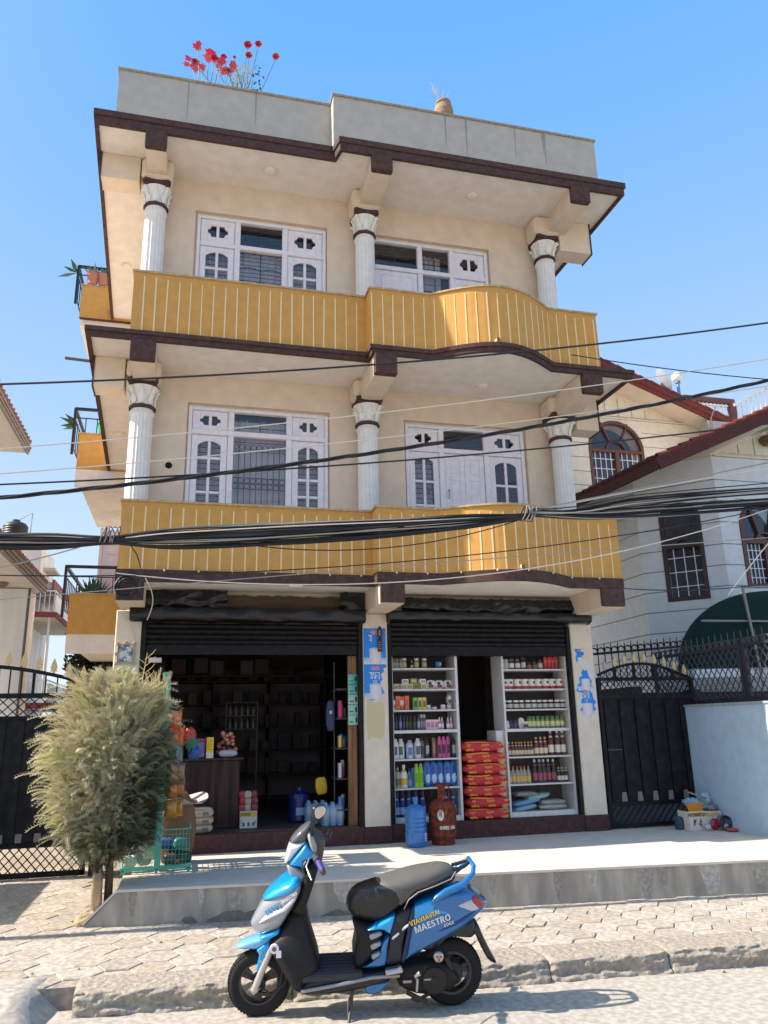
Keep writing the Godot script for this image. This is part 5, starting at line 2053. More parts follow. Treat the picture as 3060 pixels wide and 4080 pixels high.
func tree_crown(called: String, label: String, at: Vector3, hgt: float, rad: Vector2, n: int, col: Color, sd: int) -> void:
	var o := thing(called, label, "tree", at)
	var b := MB.new()
	b.tube([at, at + Vector3(0.05, hgt * 0.4, 0.02), at + Vector3(0, hgt * 0.9, 0)], [0.12, 0.08, 0.02], 7)
	for i in 9:
		var y := hgt * (0.25 + 0.07 * i)
		var a := i * 2.4
		b.tube([at + Vector3(0, y, 0), at + Vector3(cos(a), 0.35, sin(a)) * rad.x * 0.7 + Vector3(0, y, 0)], [0.035, 0.01], 5)
	wpart(o, "trunk", b, mt(C(70, 58, 46), 0.9))
	var lf := MB.new()
	for k in 5:
		var a := k * 1.3
		var p := Vector3(cos(a), 0.5 * sin(a * 2.0), sin(a)) * 0.05
		var d := Vector3(cos(a * 1.7), 0.4, sin(a * 1.7)) * 0.11
		var s := d.cross(Vector3(0.3, 1, 0.2)).normalized() * 0.03
		lf.tri(p, p + d * 0.5 + s, p + d)
		lf.tri(p, p + d, p + d * 0.5 - s)
	var mm := MultiMesh.new()
	mm.transform_format = MultiMesh.TRANSFORM_3D
	mm.use_colors = true
	mm.mesh = lf.mesh()
	mm.instance_count = n
	var r2 := RandomNumberGenerator.new()
	r2.seed = sd
	for i in n:
		var t := pow(r2.randf(), 0.8)
		var y := hgt * (0.18 + 0.82 * t)
		var a := r2.randf() * TAU
		var lump := 0.75 + 0.25 * sin(a * 3.0 + y * 4.0) * sin(y * 5.0 + sd)
		var rr := lerpf(rad.x, rad.y, t) * sqrt(r2.randf()) * lump
		var q := Vector3(cos(a) * rr, y, sin(a) * rr)
		var bs := Basis.from_euler(Vector3(r2.randf_range(-1, 1), r2.randf() * TAU, r2.randf_range(-1, 1))) * r2.randf_range(0.7, 1.4)
		mm.set_instance_transform(i, Transform3D(bs, q))
		mm.set_instance_color(i, Color(r2.randf_range(0.7, 1.25), r2.randf_range(0.8, 1.2), r2.randf_range(0.7, 1.1)))
	var mi := MultiMeshInstance3D.new()
	mi.name = "crown"
	mi.multimesh = mm
	var m := StandardMaterial3D.new()
	m.albedo_color = col
	m.vertex_color_use_as_albedo = true
	m.roughness = 0.7
	m.backlight_enabled = true
	m.backlight = col * 0.6
	m.cull_mode = BaseMaterial3D.CULL_DISABLED
	mi.material_override = m
	o.add_child(mi, true)
	mi.set_meta("kind", "stuff")

func neighbours_left() -> void:
	var wall := mtx(C(236, 238, 240), 0.85, "soft", 0.2, "rough", 0.06)
	var sof := mtx(C(206, 200, 190), 0.9, "mottle", 0.4)
	var grey := mt(C(128, 122, 122), 0.7)
	var o := thing("white_house", "white neighbour house at the left edge with two tiled eaves", "house", Vector3(-4.5, 0.1, -14.0))
	var b := MB.new()
	b.bx(-3.3, -3.05, 0.05, 7.26, -10.9, -11.15)
	wpart(o, "verandah_post", b, wall)
	b = MB.new()
	wpart(o, "wall", b, wall)
	b = MB.new()
	b.bx(-7.0, -2.93, 0.05, 4.40, -15.4, -16.2)
	b.bx(-7.0, -4.3, 4.41, 7.26, -15.4, -16.2)
	wpart(o, "wall", b, wall)
	for k in 2:
		var x: float = [-2.76, -3.33][k]
		var y: float = [4.42, 7.28][k]
		b = MB.new()
		b.bx(-5.6, x, y, y + 0.06, -10.6, -16.0)
		var sl := wpart(o, "eave", b, sof)
		b = MB.new()
		eave(b, x + 0.01, y - 0.02, -10.6, -16.03, 0.1)
		lpart(sl, "ridged_edge", b, grey)
		b = MB.new()
		for i in 26:
			var z := -10.7 - i * 0.205
			b.tube([Vector3(x + 0.06, y + 0.15, z), Vector3(x - 1.0, y + 0.62, z)], 0.075, 8)
		lpart(sl, "roof_tiles", b, mt(C(120, 84, 78), 0.8))
		b = MB.new()
		b.xf = Transform3D(Basis(), Vector3(x - 0.55, y, -14.9))
		b.lathe([[0, -0.11], [0.06, -0.10], [0.12, -0.05], [0.14, 0.0]], 14)
		lpart(sl, "soffit_lamp", b, mt(C(120, 100, 88), 0.6))
	# window and pipes on the white wall
	b = MB.new()
	b.bx(-3.95, -3.60, 3.72, 4.22, -15.38, -15.399)
	wpart(o, "window", b, mt(C(60, 62, 66), 0.3))
	for z: float in [-15.30, -15.34]:
		b = MB.new()
		b.tube([Vector3(-2.80 + z * 0.6 + 9.1, 0.2, z), Vector3(-2.80 + z * 0.6 + 9.1, 4.4, z)], 0.016, 8)
		wpart(o, "pipe", b, mt(C(90, 86, 84), 0.6))
	# compound wall whose shade falls over the left pavement
	b = MB.new()
	b.bx(-3.35, -3.2, 0.05, 1.62, -8.45, -10.5)
	b.bx(-4.4, -3.2, 0.05, 1.1, -7.55, -7.7)
	single("compound_wall", b, wall, "low white compound wall left of the black gate", "wall")
	# house behind, with its balcony
	var h2 := thing("rear_house", "pale house further back with white balcony rails and a red slab edge", "house", Vector3(-3.6, 0.1, -19.5))
	b = MB.new()
	b.bx(-7.5, -3.55, 0.05, 4.9, -18.0, -22.0)
	wpart(h2, "wall", b, wall)
	b = MB.new()
	b.bx(-6.0, -3.0, 4.9, 5.06, -18.3, -22.5)
	b.bx(-6.0, -2.95, 5.3, 5.36, -18.2, -18.9)
	wpart(h2, "roof_slab", b, sof)
	b = MB.new()
	b.bx(-2.99, -2.94, 4.86, 5.10, -18.2, -22.5)
	wpart(h2, "roof_edge", b, mt(C(130, 84, 78), 0.8))
	for k in 2:
		var y: float = [4.20, 2.32][k]
		b = MB.new()
		b.bx(-3.56, -2.78, y - 0.02, y + 0.08, -17.6, -21.0)
		wpart(h2, "balcony_slab", b, sof)
		b = MB.new()
		b.bx(-3.57, -2.77, y - 0.03, y + 0.085, -17.56, -17.598)
		b.bx(-2.778, -2.74, y - 0.03, y + 0.085, -17.6, -21.0)
		wpart(h2, "slab_edge", b, mt(C(122, 62, 62), 0.8))
		b = MB.new()
		var rail := mt(C(222, 222, 226), 0.5)
		b.bar(Vector3(-3.5, y + 0.55, -17.65), Vector3(-2.82, y + 0.55, -17.65), 0.025, 0.025)
		b.bar(Vector3(-2.82, y + 0.55, -17.65), Vector3(-2.82, y + 0.55, -21.0), 0.025, 0.025)
		for i in 8:
			b.bar(Vector3(-3.5 + i * 0.097, y + 0.08, -17.65), Vector3(-3.5 + i * 0.097, y + 0.55, -17.65), 0.014, 0.014)
		b.bx(-2.83, -2.81, y + 0.1, y + 0.5, -17.8, -21.0)
		wpart(h2, "balcony_rail", b, rail)
		b = MB.new()
		b.tube([Vector3(-2.9, y - 1.7, -17.7), Vector3(-2.9, y - 0.02, -17.7)], 0.025, 6)
		wpart(h2, "balcony_post", b, mt(C(206, 206, 206), 0.5))
	b = MB.new()
	b.bx(-3.54, -3.53, 2.5, 4.1, -18.3, -18.8)
	wpart(h2, "door", b, mt(C(96, 84, 74), 0.7))
	# black roof tank
	var t := thing("water_tank", "black ribbed water tank on the far white roof", "water tank", Vector3(-3.82, 5.95, -18.0))
	b = MB.new()
	b.xf = Transform3D(Basis(), Vector3(-3.82, 5.80, -18.0))
	var prof := [[0.0, 0.0], [0.25, 0.0]]
	for i in 8:
		prof.append([0.262, 0.03 + i * 0.055])
		prof.append([0.25, 0.055 + i * 0.055])
	prof.append_array([[0.20, 0.50], [0.08, 0.54], [0.08, 0.58], [0.0, 0.58]])
	b.lathe(prof, 20)
	wpart(t, "tank", b, mt(C(36, 38, 42), 0.5))
	b = MB.new()
	b.tube([Vector3(-3.52, 5.7, -18.0), Vector3(-3.50, 6.56, -18.0), Vector3(-3.75, 6.40, -18.0)], 0.010, 5)
	wpart(t, "pipe", b, mt(C(150, 150, 156), 0.5))
	b = MB.new()
	b.bx(-4.6, -3.2, 5.06, 5.80, -17.8, -19.5)
	wpart(h2, "roof_room", b, wall)
	tree_crown("dark_tree", "dark leafy tree between the white house and the shop house", Vector3(-2.05, 0.1, -18.5), 4.3, Vector2(0.8, 0.45), 2600, C(44, 62, 36), 5)
	# low boundary wall far behind the gate, with plants
	b = MB.new()
	b.bx(-6.0, -0.8, 0.05, 1.7, -21.5, -21.7)
	b.bx(-1.9, -1.0, 1.9, 2.1, -12.6, -12.9)
	single("garden_wall", b, wall, "low pale wall seen through the left gate", "wall")

func board_face(parent: Node3D, a: Vector3, c: Vector3, ys: Array, y1: float, m: Material, dark: Material, holes := []) -> void:   # wall between two plan points as clapboards with open joints
	var d := Vector3(c.x - a.x, 0, c.z - a.z)
	var L := d.length()
	var t := d / L
	var n := Vector3(-t.z, 0, t.x)
	n = Vector3.UP.cross(t) * -1.0
	var bs := Basis(t, Vector3.UP, t.cross(Vector3.UP))
	for i in ys.size():
		var ya: float = ys[i]
		var yb: float = ys[i + 1] if i + 1 < ys.size() else y1
		var segs := [[0.0, L]]
		for h: Array in holes:
			if h[2] < yb - 0.01 and h[3] > ya + 0.01:
				if h[2] <= ya + 0.02 and h[3] >= yb - 0.02:
					segs = [[0.0, h[0]], [h[1], L]]
				else:
					segs = [[0.0, h[0]], [h[1], L], [h[0], h[1], maxf(ya, h[3]) if h[3] < yb else ya, yb if h[3] < yb else h[2]]]
		for s: Array in segs:
			var b := MB.new()
			b.xf = Transform3D(bs, Vector3(a.x, 0, a.z))
			var za: float = ya + 0.008 if s.size() < 3 else maxf(s[2], ya + 0.008)
			var zb: float = yb - 0.008 if s.size() < 3 else minf(s[3], yb - 0.008)
			if zb - za > 0.01 and s[1] - s[0] > 0.01:
				b.bx(s[0], s[1], za, zb, -0.05, 0.0, 0.006)
				wpart(parent, "board", b, m)
	var b2 := MB.new()
	b2.xf = Transform3D(bs, Vector3(a.x, 0, a.z))
	var y0: float = ys[0]
	if holes.size() == 0:
		b2.bx(0, L, y0, y1, -0.12, -0.018)
	else:
		var h: Array = holes[0]
		b2.bx(0, h[0], y0, y1, -0.12, -0.018)
		b2.bx(h[1], L, y0, y1, -0.12, -0.018)
		b2.bx(h[0], h[1], y0, h[2], -0.12, -0.018)
		b2.bx(h[0], h[1], h[3], y1, -0.12, -0.018)
	wpart(parent, "wall", b2, dark)

func arched_window(parent: Node3D, at: Vector3, t: Vector3, wid: float, y0: float, ysash: float, yspring: float, ytop: float, fr: Material, label: String, bars: Vector2i) -> void:   # at: plan point of the left jamb
	var bs := Basis(t, Vector3.UP, t.cross(Vector3.UP))
	var b := MB.new()
	b.xf = Transform3D(bs, Vector3(at.x, 0, at.z))
	var w := 0.085
	b.bx(0, w, y0, yspring, -0.10, 0.02, 0.006)
	b.bx(wid - w, wid, y0, yspring, -0.10, 0.02, 0.006)
	b.bx(w, wid - w, y0, y0 + w, -0.10, 0.018, 0.006)
	b.bx(w, wid - w, ysash - w * 0.5, ysash + w * 0.5, -0.10, 0.016, 0.006)
	var n := 20
	var ring := PackedVector2Array()
	var inner := PackedVector2Array()
	for i in n + 1:
		var a := PI - PI * i / n
		ring.append(Vector2(wid / 2 + cos(a) * wid / 2, yspring + sin(a) * (ytop - yspring)))
		inner.append(Vector2(wid / 2 + cos(a) * (wid / 2 - w), yspring + sin(a) * (ytop - yspring - w)))
	for i in n:
		b.prism(PackedVector2Array([ring[i], ring[i + 1], inner[i + 1], inner[i]]), -0.10, 0.02)
	# fan bars and the small inner arch
	var ri := wid * 0.16
	for i in 14:
		var a0 := PI * i / 14
		var a1 := PI * (i + 1) / 14
		b.prism(PackedVector2Array([Vector2(wid / 2 + cos(a0) * ri, ysash + sin(a0) * ri), Vector2(wid / 2 + cos(a0) * (ri + 0.04), ysash + sin(a0) * (ri + 0.04)), Vector2(wid / 2 + cos(a1) * (ri + 0.04), ysash + sin(a1) * (ri + 0.04)), Vector2(wid / 2 + cos(a1) * ri, ysash + sin(a1) * ri)]), -0.08, 0.0)
	for a: float in [PI * 0.32, PI * 0.68]:
		var p0 := Vector2(wid / 2 + cos(a) * (ri + 0.03), ysash + sin(a) * (ri + 0.03))
		var p1 := Vector2(wid / 2 + cos(a) * wid * 0.46, minf(ysash + sin(a) * wid * 0.8, ytop - w * 0.6))
		var d := (p1 - p0).orthogonal().normalized() * 0.02
		b.prism(PackedVector2Array([p0 - d, p1 - d, p1 + d, p0 + d]), -0.08, -0.002)
	if wid > 1.0:
		b.bx(wid / 2 - 0.06, wid / 2 + 0.06, y0 + w, ysash - w * 0.5, -0.08, 0.014, 0.004)
	var win := wpart(parent, "window", b, fr)
	win.set_meta("label", label)
	b = MB.new()
	b.xf = Transform3D(bs, Vector3(at.x, 0, at.z))
	var pts := PackedVector2Array([Vector2(0.02, y0 + 0.02), Vector2(wid - 0.02, y0 + 0.02)])
	for i in n + 1:
		var q := ring[n - i]
		pts.append(Vector2(wid / 2 + (q.x - wid / 2) * 0.95, yspring + (q.y - yspring) * 0.95))
	b.prism(pts, -0.075, -0.070)
	lpart(win, "pane", b, M.darkglass)
	b = MB.new()
	b.xf = Transform3D(bs, Vector3(at.x, 0, at.z))
	b.prism(pts, -0.50, -0.49)
	lpart(win, "curtain", b, mt(C(120, 124, 130), 0.9))
	# white grille before the lower lights
	b = MB.new()
	b.xf = Transform3D(bs, Vector3(at.x, 0, at.z))
	var lights := [[w + 0.03, wid - w - 0.03]] if wid <= 1.0 else [[w + 0.03, wid / 2 - 0.09], [wid / 2 + 0.09, wid - w - 0.03]]
	for s: Array in lights:
		for i in bars.x + 1:
			var x: float = lerpf(s[0], s[1], (i + 0.5) / (bars.x + 1))
			b.bx(x - 0.009, x + 0.009, y0 + w, ysash - w * 0.5, -0.060, -0.045)
		for i in bars.y:
			var y := lerpf(y0 + w, ysash - w, (i + 0.7) / (bars.y + 0.2))
			b.bx(s[0] - 0.03, s[1] + 0.03, y - 0.009, y + 0.009, -0.058, -0.047)
	lpart(win, "grille", b, mt(C(214, 216, 224), 0.5))

func roof_tiles(parent: Node3D, a: Vector3, c: Vector3, down: Vector3, m: Material, pitch := 0.30) -> void:   # stepped tiles along a rake or eave from a to c, reaching back along down
	var n := int(a.distance_to(c) / pitch)
	for i in n:
		var p := a.lerp(c, float(i) / n)
		var q := a.lerp(c, float(i + 1) / n)
		var b := MB.new()
		var up := Vector3(0, 0.055, 0)
		b.tube([p + up * 1.7, q + up * 1.1], 0.062, 8)
		b.quad(p - up * 0.2, q - up * 0.2, q + down + up, p + down + up)
		b.quad(q + up * 0.6, p + up * 0.6, p + down + up * 1.6, q + down + up * 1.6)
		wpart(parent, "tile", b, m)

func neighbours_right() -> void:
	M.darkglass = pane_mat(C(40, 52, 70), 0.55)
	var cream := mtx(C(224, 216, 196), 0.85, "mottle", 0.4)
	var joint := mtx(C(120, 112, 98), 0.9, "mottle", 0.4)
	var white := mtx(C(216, 220, 220), 0.85, "mottle", 0.4)
	var jw := mtx(C(120, 122, 122), 0.9, "mottle", 0.4)
	var tile := mtx(C(120, 60, 54), 0.8, "dusty", 0.9)
	var tile_shade := mtx(C(84, 48, 46), 0.8, "dusty", 0.9)  # shaded copy of the tile colour for the left eave
	var wood_r := mt(C(92, 54, 46), 0.5)
	var wood_d := mt(C(58, 44, 40), 0.55)
	var sof := mtx(C(214, 200, 184), 0.9, "mottle", 0.4)
	var o := thing("cream_house", "cream clapboard house with red tiled gables and arched windows at the right", "house", Vector3(11, 0.4, -15))
	# bay: left side face, chamfer, front face
	var A := Vector3(9.62, 0, -14.72)
	var B := Vector3(10.82, 0, -13.52)
	var ys := []
	for i in 16:
		ys.append(0.4 + 0.0 + i * 0.448)
	# joints measured at 4.017, 4.451, 4.893, 5.34, 5.82 ...
	ys = [0.43, 0.88, 1.33, 1.78, 2.23, 2.68, 3.12, 3.57, 4.017, 4.451, 4.893, 5.34, 5.82, 6.29, 6.76]
	board_face(o, Vector3(9.62, 0, -20.0), A, ys, 7.1, white, jw)
	var bt := (B - A).normalized()
	var win_l := (Vector3(9.945, 0, -14.395) - A).length()
	var win_r := (Vector3(10.549, 0, -13.79) - A).length()
	board_face(o, A, B, ys, 7.30, white, jw, [[win_l, win_r, 4.222, 6.37]])
	board_face(o, B, Vector3(16.0, 0, -13.52), ys, 7.30, white, jw, [[0.462, 1.66, 4.42, 6.35]])
	arched_window(o, A + bt * win_l, bt, win_r - win_l, 4.225, 5.40, 6.02, 6.365, wood_d, "narrow dark framed arched window on the corner bay", Vector2i(2, 3))
	arched_window(o, Vector3(11.285, 0, -13.52), Vector3(1, 0, 0), 1.19, 4.42, 5.41, 5.72, 6.33, wood_r, "arched window with white grille at the right edge", Vector2i(3, 4))
	# plaster fillets that carry the arches
	for s: Array in [[A + bt * win_l, bt, win_r - win_l, 6.02, 6.365], [Vector3(11.285, 0, -13.52), Vector3(1, 0, 0), 1.19, 5.72, 6.33]]:
		var b0 := MB.new()
		b0.xf = Transform3D(Basis(s[1], Vector3.UP, (s[1] as Vector3).cross(Vector3.UP)), Vector3(s[0].x, 0, s[0].z))
		for e in 2:
			var w: float = s[2]
			var poly := PackedVector2Array([Vector2(0.0 if e == 0 else w, s[4] + 0.012)])
			for i in 9:
				var a: float = PI / 2 * i / 8
				poly.append(Vector2(w / 2 - cos(a) * w / 2 if e == 0 else w / 2 + cos(a) * w / 2, s[3] + sin(a) * (s[4] - s[3])))
			b0.prism(poly, -0.04, -0.006)
		wpart(o, "arch_spandrel", b0, white)
	# gable panel strip and soffit of the lower front roof
	var b := MB.new()
	b.bx(10.9, 16.0, 7.30, 7.34, -13.50, -13.62)
	wpart(o, "band", b, cream)
	b = MB.new()
	b.prism(V2([10.82, 7.30, 16.0, 7.30, 16.0, 9.45]), -13.56, -13.66)
	wpart(o, "gable", b, cream)
	for i in 10:
		var x := 11.15 + i * 0.42
		b = MB.new()
		b.prism(V2([x, 7.40, x + 0.38, 7.40, x + 0.38, 7.40 + (x + 0.38 - 10.95) * 0.42, x, 7.40 + (x - 10.95) * 0.42 + 0.001]), -13.55, -13.565 + 0.03)
		wpart(o, "gable_panel", b, cream)
	# lower roof: front rake up to the right, eave back along the left side
	var P1 := Vector3(8.89, 6.68, -12.7)
	var P2 := Vector3(8.64, 6.68, -15.5)
	var P3 := Vector3(17.2, 10.374, -12.7)
	b = MB.new()
	b.quad(P1, P3, P3 + Vector3(0, -0.02, -7), P1 + Vector3(-0.25, -0.02, -7.0))
	b.quad(P1 + Vector3(0, 0.10, 0), P1 + Vector3(-0.25, 0.10, -7.0), P3 + Vector3(0, 0.10, -7), P3 + Vector3(0, 0.10, 0))
	wpart(o, "roof_soffit", b, sof)
	b = MB.new()
	b.bar(P1 + Vector3(0, 0.02, 0.02), P3 + Vector3(0, 0.02, 0.02), 0.05, 0.26)
	wpart(o, "rake_board", b, mtx(C(96, 56, 52), 0.8, "dusty", 0.9))
	b = MB.new()
	b.bar(P1 + Vector3(-0.012, 0.02, 0.03), P2 + Vector3(-0.2, 0.02, -2.0), 0.05, 0.24)
	wpart(o, "eave_board", b, tile_shade)
	roof_tiles(o, P1 + Vector3(0.02, 0.10, 0.0), P3 + Vector3(0, 0.10, 0), Vector3(0, 0.02, -0.35), tile)
	roof_tiles(o, P2 + Vector3(-0.2, 0.10, -2.0), P1 + Vector3(0, 0.10, 0), Vector3(0.35, 0.16, 0), tile_shade, 0.25)
	# upper part, further back: gable wall with big arched window
	var yu := [5.6, 6.05, 6.45, 6.87, 7.27, 7.66, 8.04, 8.43, 8.83, 9.22]
	board_face(o, Vector3(7.6, 0, -17.0), Vector3(13.6, 0, -17.0), yu, 9.57, cream, joint, [[2.33, 3.95, 7.61, 9.51]])
	arched_window(o, Vector3(9.93, 0, -17.0), Vector3(1, 0, 0), 1.62, 7.61, 8.65, 8.70, 9.50, wood_r, "big red brown arched window under the upper gable", Vector2i(3, 3))
	b = MB.new()
	for e in 2:
		var poly := PackedVector2Array([Vector2(9.93 if e == 0 else 11.55, 9.515)])
		for i in 9:
			var a := PI / 2 * i / 8
			poly.append(Vector2(10.74 - cos(a) * 0.81 if e == 0 else 10.74 + cos(a) * 0.81, 8.70 + sin(a) * 0.80))
		b.prism(poly, -17.04, -17.006)
	b.bx(7.6, 13.6, 9.575, 9.61, -16.985, -17.1)
	wpart(o, "arch_spandrel", b, cream)
	b = MB.new()
	b.prism(V2([7.6, 9.60, 12.9, 9.60, 10.2, 10.62, 7.6, 10.2]), -17.06, -17.16)
	wpart(o, "gable", b, cream)
	for i in 9:
		var x := 9.35 + i * 0.40
		var t0 := 10.44 - absf(x - 10.2) * 0.36
		var t1 := 10.44 - absf(x + 0.36 - 10.2) * 0.36
		if t0 < 9.75 or t1 < 9.68:
			continue
		b = MB.new()
		b.prism(V2([x, 9.66, x + 0.36, 9.66, x + 0.36, t1, x, t0]), -17.055, -17.03)
		wpart(o, "gable_panel", b, cream)
	# upper roof
	var U0 := Vector3(9.6, 10.84, -16.3)
	var U1 := Vector3(14.0, 9.19, -16.3)
	b = MB.new()
	b.quad(U0, U0 + Vector3(0, 0, -5.0), U1 + Vector3(0, 0, -5.0), U1)
	b.quad(U0 + Vector3(0, 0.1, 0), U1 + Vector3(0, 0.1, 0), U1 + Vector3(0, 0.1, -5.0), U0 + Vector3(0, 0.1, -5.0))
	wpart(o, "roof_soffit", b, sof)
	b = MB.new()
	b.bar(U0 + Vector3(0, 0.0, 0.02), U1 + Vector3(0, 0.0, 0.02), 0.05, 0.12)
	b.bar(U0 + Vector3(0, 0.12, 0.05), U1 + Vector3(0, 0.12, 0.05), 0.05, 0.12)
	wpart(o, "rake_board", b, tile)
	roof_tiles(o, U0 + Vector3(0, 0.17, 0), U1 + Vector3(0, 0.17, 0), Vector3(0, 0.03, -0.4), tile, 0.32)
	# grey gutter box under the right eave, far tiles with sunlight painted in
	b = MB.new()
	b.bx(12.95, 15.2, 9.12, 9.34, -16.1, -16.4, 0.01)
	wpart(o, "gutter_box", b, mt(C(150, 150, 150), 0.5, 0.3))
	b = MB.new()
	b.tube([Vector3(13.25, 9.75, -16.1), Vector3(13.05, 9.4, -16.08), Vector3(13.0, 8.6, -16.08)], 0.015, 5)
	wpart(o, "thin_cable", b, mt(C(90, 84, 80), 0.6))
	for i in 4:
		for j in 7:
			b = MB.new()
			b.tube([Vector3(15.3 + j * 0.32, 10.62 + i * 0.22, -19.0 - i * 0.4), Vector3(15.3 + j * 0.32, 10.90 + i * 0.22, -19.5 - i * 0.4)], 0.12, 8)
			wpart(o, "far_tile", b, mtx(C(176, 108, 92), 0.8, "dusty", 0.9))  # tile colour lightened to paint the sun on it
	# roof terrace: brown pergola beam, white balusters and sloping white rail
	b = MB.new()
	b.bx(15.3, 17.25, 11.85, 12.02, -20.0, -20.2, 0.01)
	b.bx(17.05, 17.3, 11.15, 11.85, -20.0, -20.2, 0.01)
	wpart(o, "terrace_beam", b, mt(C(110, 74, 68), 0.8))
	var wh := mt(C(236, 236, 238), 0.6)
	for i in 11:
		b = MB.new()
		b.xf = Transform3D(Basis(), Vector3(15.5 + i * 0.145, 11.28, -20.1))
		b.lathe([[0.03, 0.0], [0.03, 0.05], [0.05, 0.14], [0.025, 0.30], [0.03, 0.50], [0.03, 0.56]], 8)
		wpart(o, "baluster", b, wh)
	b = MB.new()
	b.bx(15.4, 17.0, 11.75, 11.80, -20.05, -20.16)
	b.bx(15.4, 17.0, 11.20, 11.28, -20.05, -20.16)
	b.bar(Vector3(17.15, 11.78, -20.0), Vector3(18.5, 12.55, -20.0), 0.12, 0.10)
	b.bar(Vector3(18.5, 12.55, -20.0), Vector3(19.4, 12.45, -20.0), 0.12, 0.10)
	wpart(o, "white_rail", b, wh)
	for i in 9:
		var x := 17.3 + i * 0.2
		var yt := 11.78 + (x - 17.15) * 0.57 if x < 18.5 else 12.5
		var yb := 11.05 + (x - 17.15) * 0.42
		b = MB.new()
		b.xf = Transform3D(Basis(), Vector3(x, yb, -20.0))
		var hh := yt - yb - 0.05
		b.lathe([[0.035, 0.0], [0.035, hh * 0.1], [0.065, hh * 0.28], [0.03, hh * 0.6], [0.04, hh * 0.9], [0.035, hh]], 8)
		wpart(o, "baluster", b, wh)
	# dish and globe lamp on that roof
	var d := thing("satellite_dish", "grey satellite dish on the red tiled roof", "dish", Vector3(14.6, 12.0, -20))
	b = MB.new()
	b.xf = Transform3D(Basis.from_euler(Vector3(-0.5, 1.2, 0.3)), Vector3(14.55, 12.40, -20))
	b.surf(24, 6, func(u: float, w: float) -> Vector3:
		var r := 0.42 * maxf(w, 0.002)
		return Vector3(cos(TAU * u) * r, sin(TAU * u) * r, 0.5 * r * r))
	wpart(d, "reflector", b, mt(C(150, 156, 164), 0.5, 0.2))
	b = MB.new()
	b.tube([Vector3(14.55, 12.35, -20.05), Vector3(14.75, 12.15, -20.0), Vector3(14.80, 11.5, -20.0)], 0.04, 6)
	b.bx(14.68, 14.86, 12.10, 12.22, -19.95, -20.05)
	wpart(d, "mount", b, mt(C(66, 84, 104), 0.5))
	d = thing("globe_lamp", "white globe lamp on a blue grey post above the red roof", "lamp", Vector3(15.14, 11.6, -20))
	b = MB.new()
	b.sph(Vector3(15.15, 12.61, -20), Vector3(0.175, 0.175, 0.175), 18, 12)
	wpart(d, "globe", b, mt(C(226, 216, 196), 0.35))
	b = MB.new()
	b.tube([Vector3(15.15, 11.4, -20), Vector3(15.15, 12.40, -20)], 0.05, 8)
	b.tube([Vector3(15.15, 12.40, -20), Vector3(15.15, 12.47, -20)], 0.09, 10)
	wpart(d, "post", b, mt(C(96, 130, 170), 0.5))
	d = thing("wall_lamp", "round bronze lamp under the cream gable at the right edge", "lamp", Vector3(12.3, 7.6, -13.4))
	b = MB.new()
	b.xf = Transform3D(Basis(), Vector3(12.28, 7.72, -13.42))
	b.lathe([[0.0, -0.12], [0.10, -0.11], [0.17, -0.04], [0.175, 0.05], [0.15, 0.09], [0.0, 0.10]], 16)
	wpart(d, "shade", b, mt(C(104, 80, 60), 0.45))
	# green dome awning on its frame
	var aw := thing("green_awning", "dark green dome awning on a metal frame behind the railings", "awning", Vector3(9.9, 2.6, -11.8))
	b = MB.new()
	b.surf(30, 14, func(u: float, w: float) -> Vector3:
		var a := PI * (1.0 - u)
		var rr := cos(w * PI / 2)
		return Vector3(10.55 + 2.15 * cos(a) * maxf(rr, 0.02) , 2.62 + 1.46 * sin(w * PI / 2) * (1.0 - 0.0 * u), -12.1 + 0.85 * sin(a) * maxf(rr, 0.02)))
	wpart(aw, "canopy", b, mtx(C(12, 40, 30), 0.7, "mottle", 0.8))  # green darkened to paint the shade it hangs in
	b = MB.new()
	b.tube([Vector3(9.43, 4.02, -11.45), Vector3(9.44, 2.3, -11.3)], 0.025, 6)
	b.tube([Vector3(9.43, 4.02, -11.45), Vector3(11.5, 4.05, -11.4)], 0.022, 6)
	b.tube([Vector3(8.55, 3.42, -11.5), Vector3(11.0, 3.42, -11.4)], 0.022, 6)
	wpart(aw, "frame", b, mt(C(140, 138, 134), 0.5, 0.4))
	b = MB.new()
	b.bx(8.2, 12.5, 2.46, 2.60, -11.4, -11.6)
	single("white_beam", b, white, "white beam behind the railings under the green awning", "beam")
	# forecourt behind the gate, shade painted into the ground colour
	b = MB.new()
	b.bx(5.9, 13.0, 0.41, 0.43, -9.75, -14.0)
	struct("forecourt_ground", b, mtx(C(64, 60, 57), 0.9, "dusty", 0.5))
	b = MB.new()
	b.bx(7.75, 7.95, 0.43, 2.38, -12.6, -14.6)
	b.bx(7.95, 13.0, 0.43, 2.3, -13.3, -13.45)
	single("dark_porch_wall", b, mt(C(58, 54, 52), 0.9), "dark porch wall seen through the right railings", "wall")

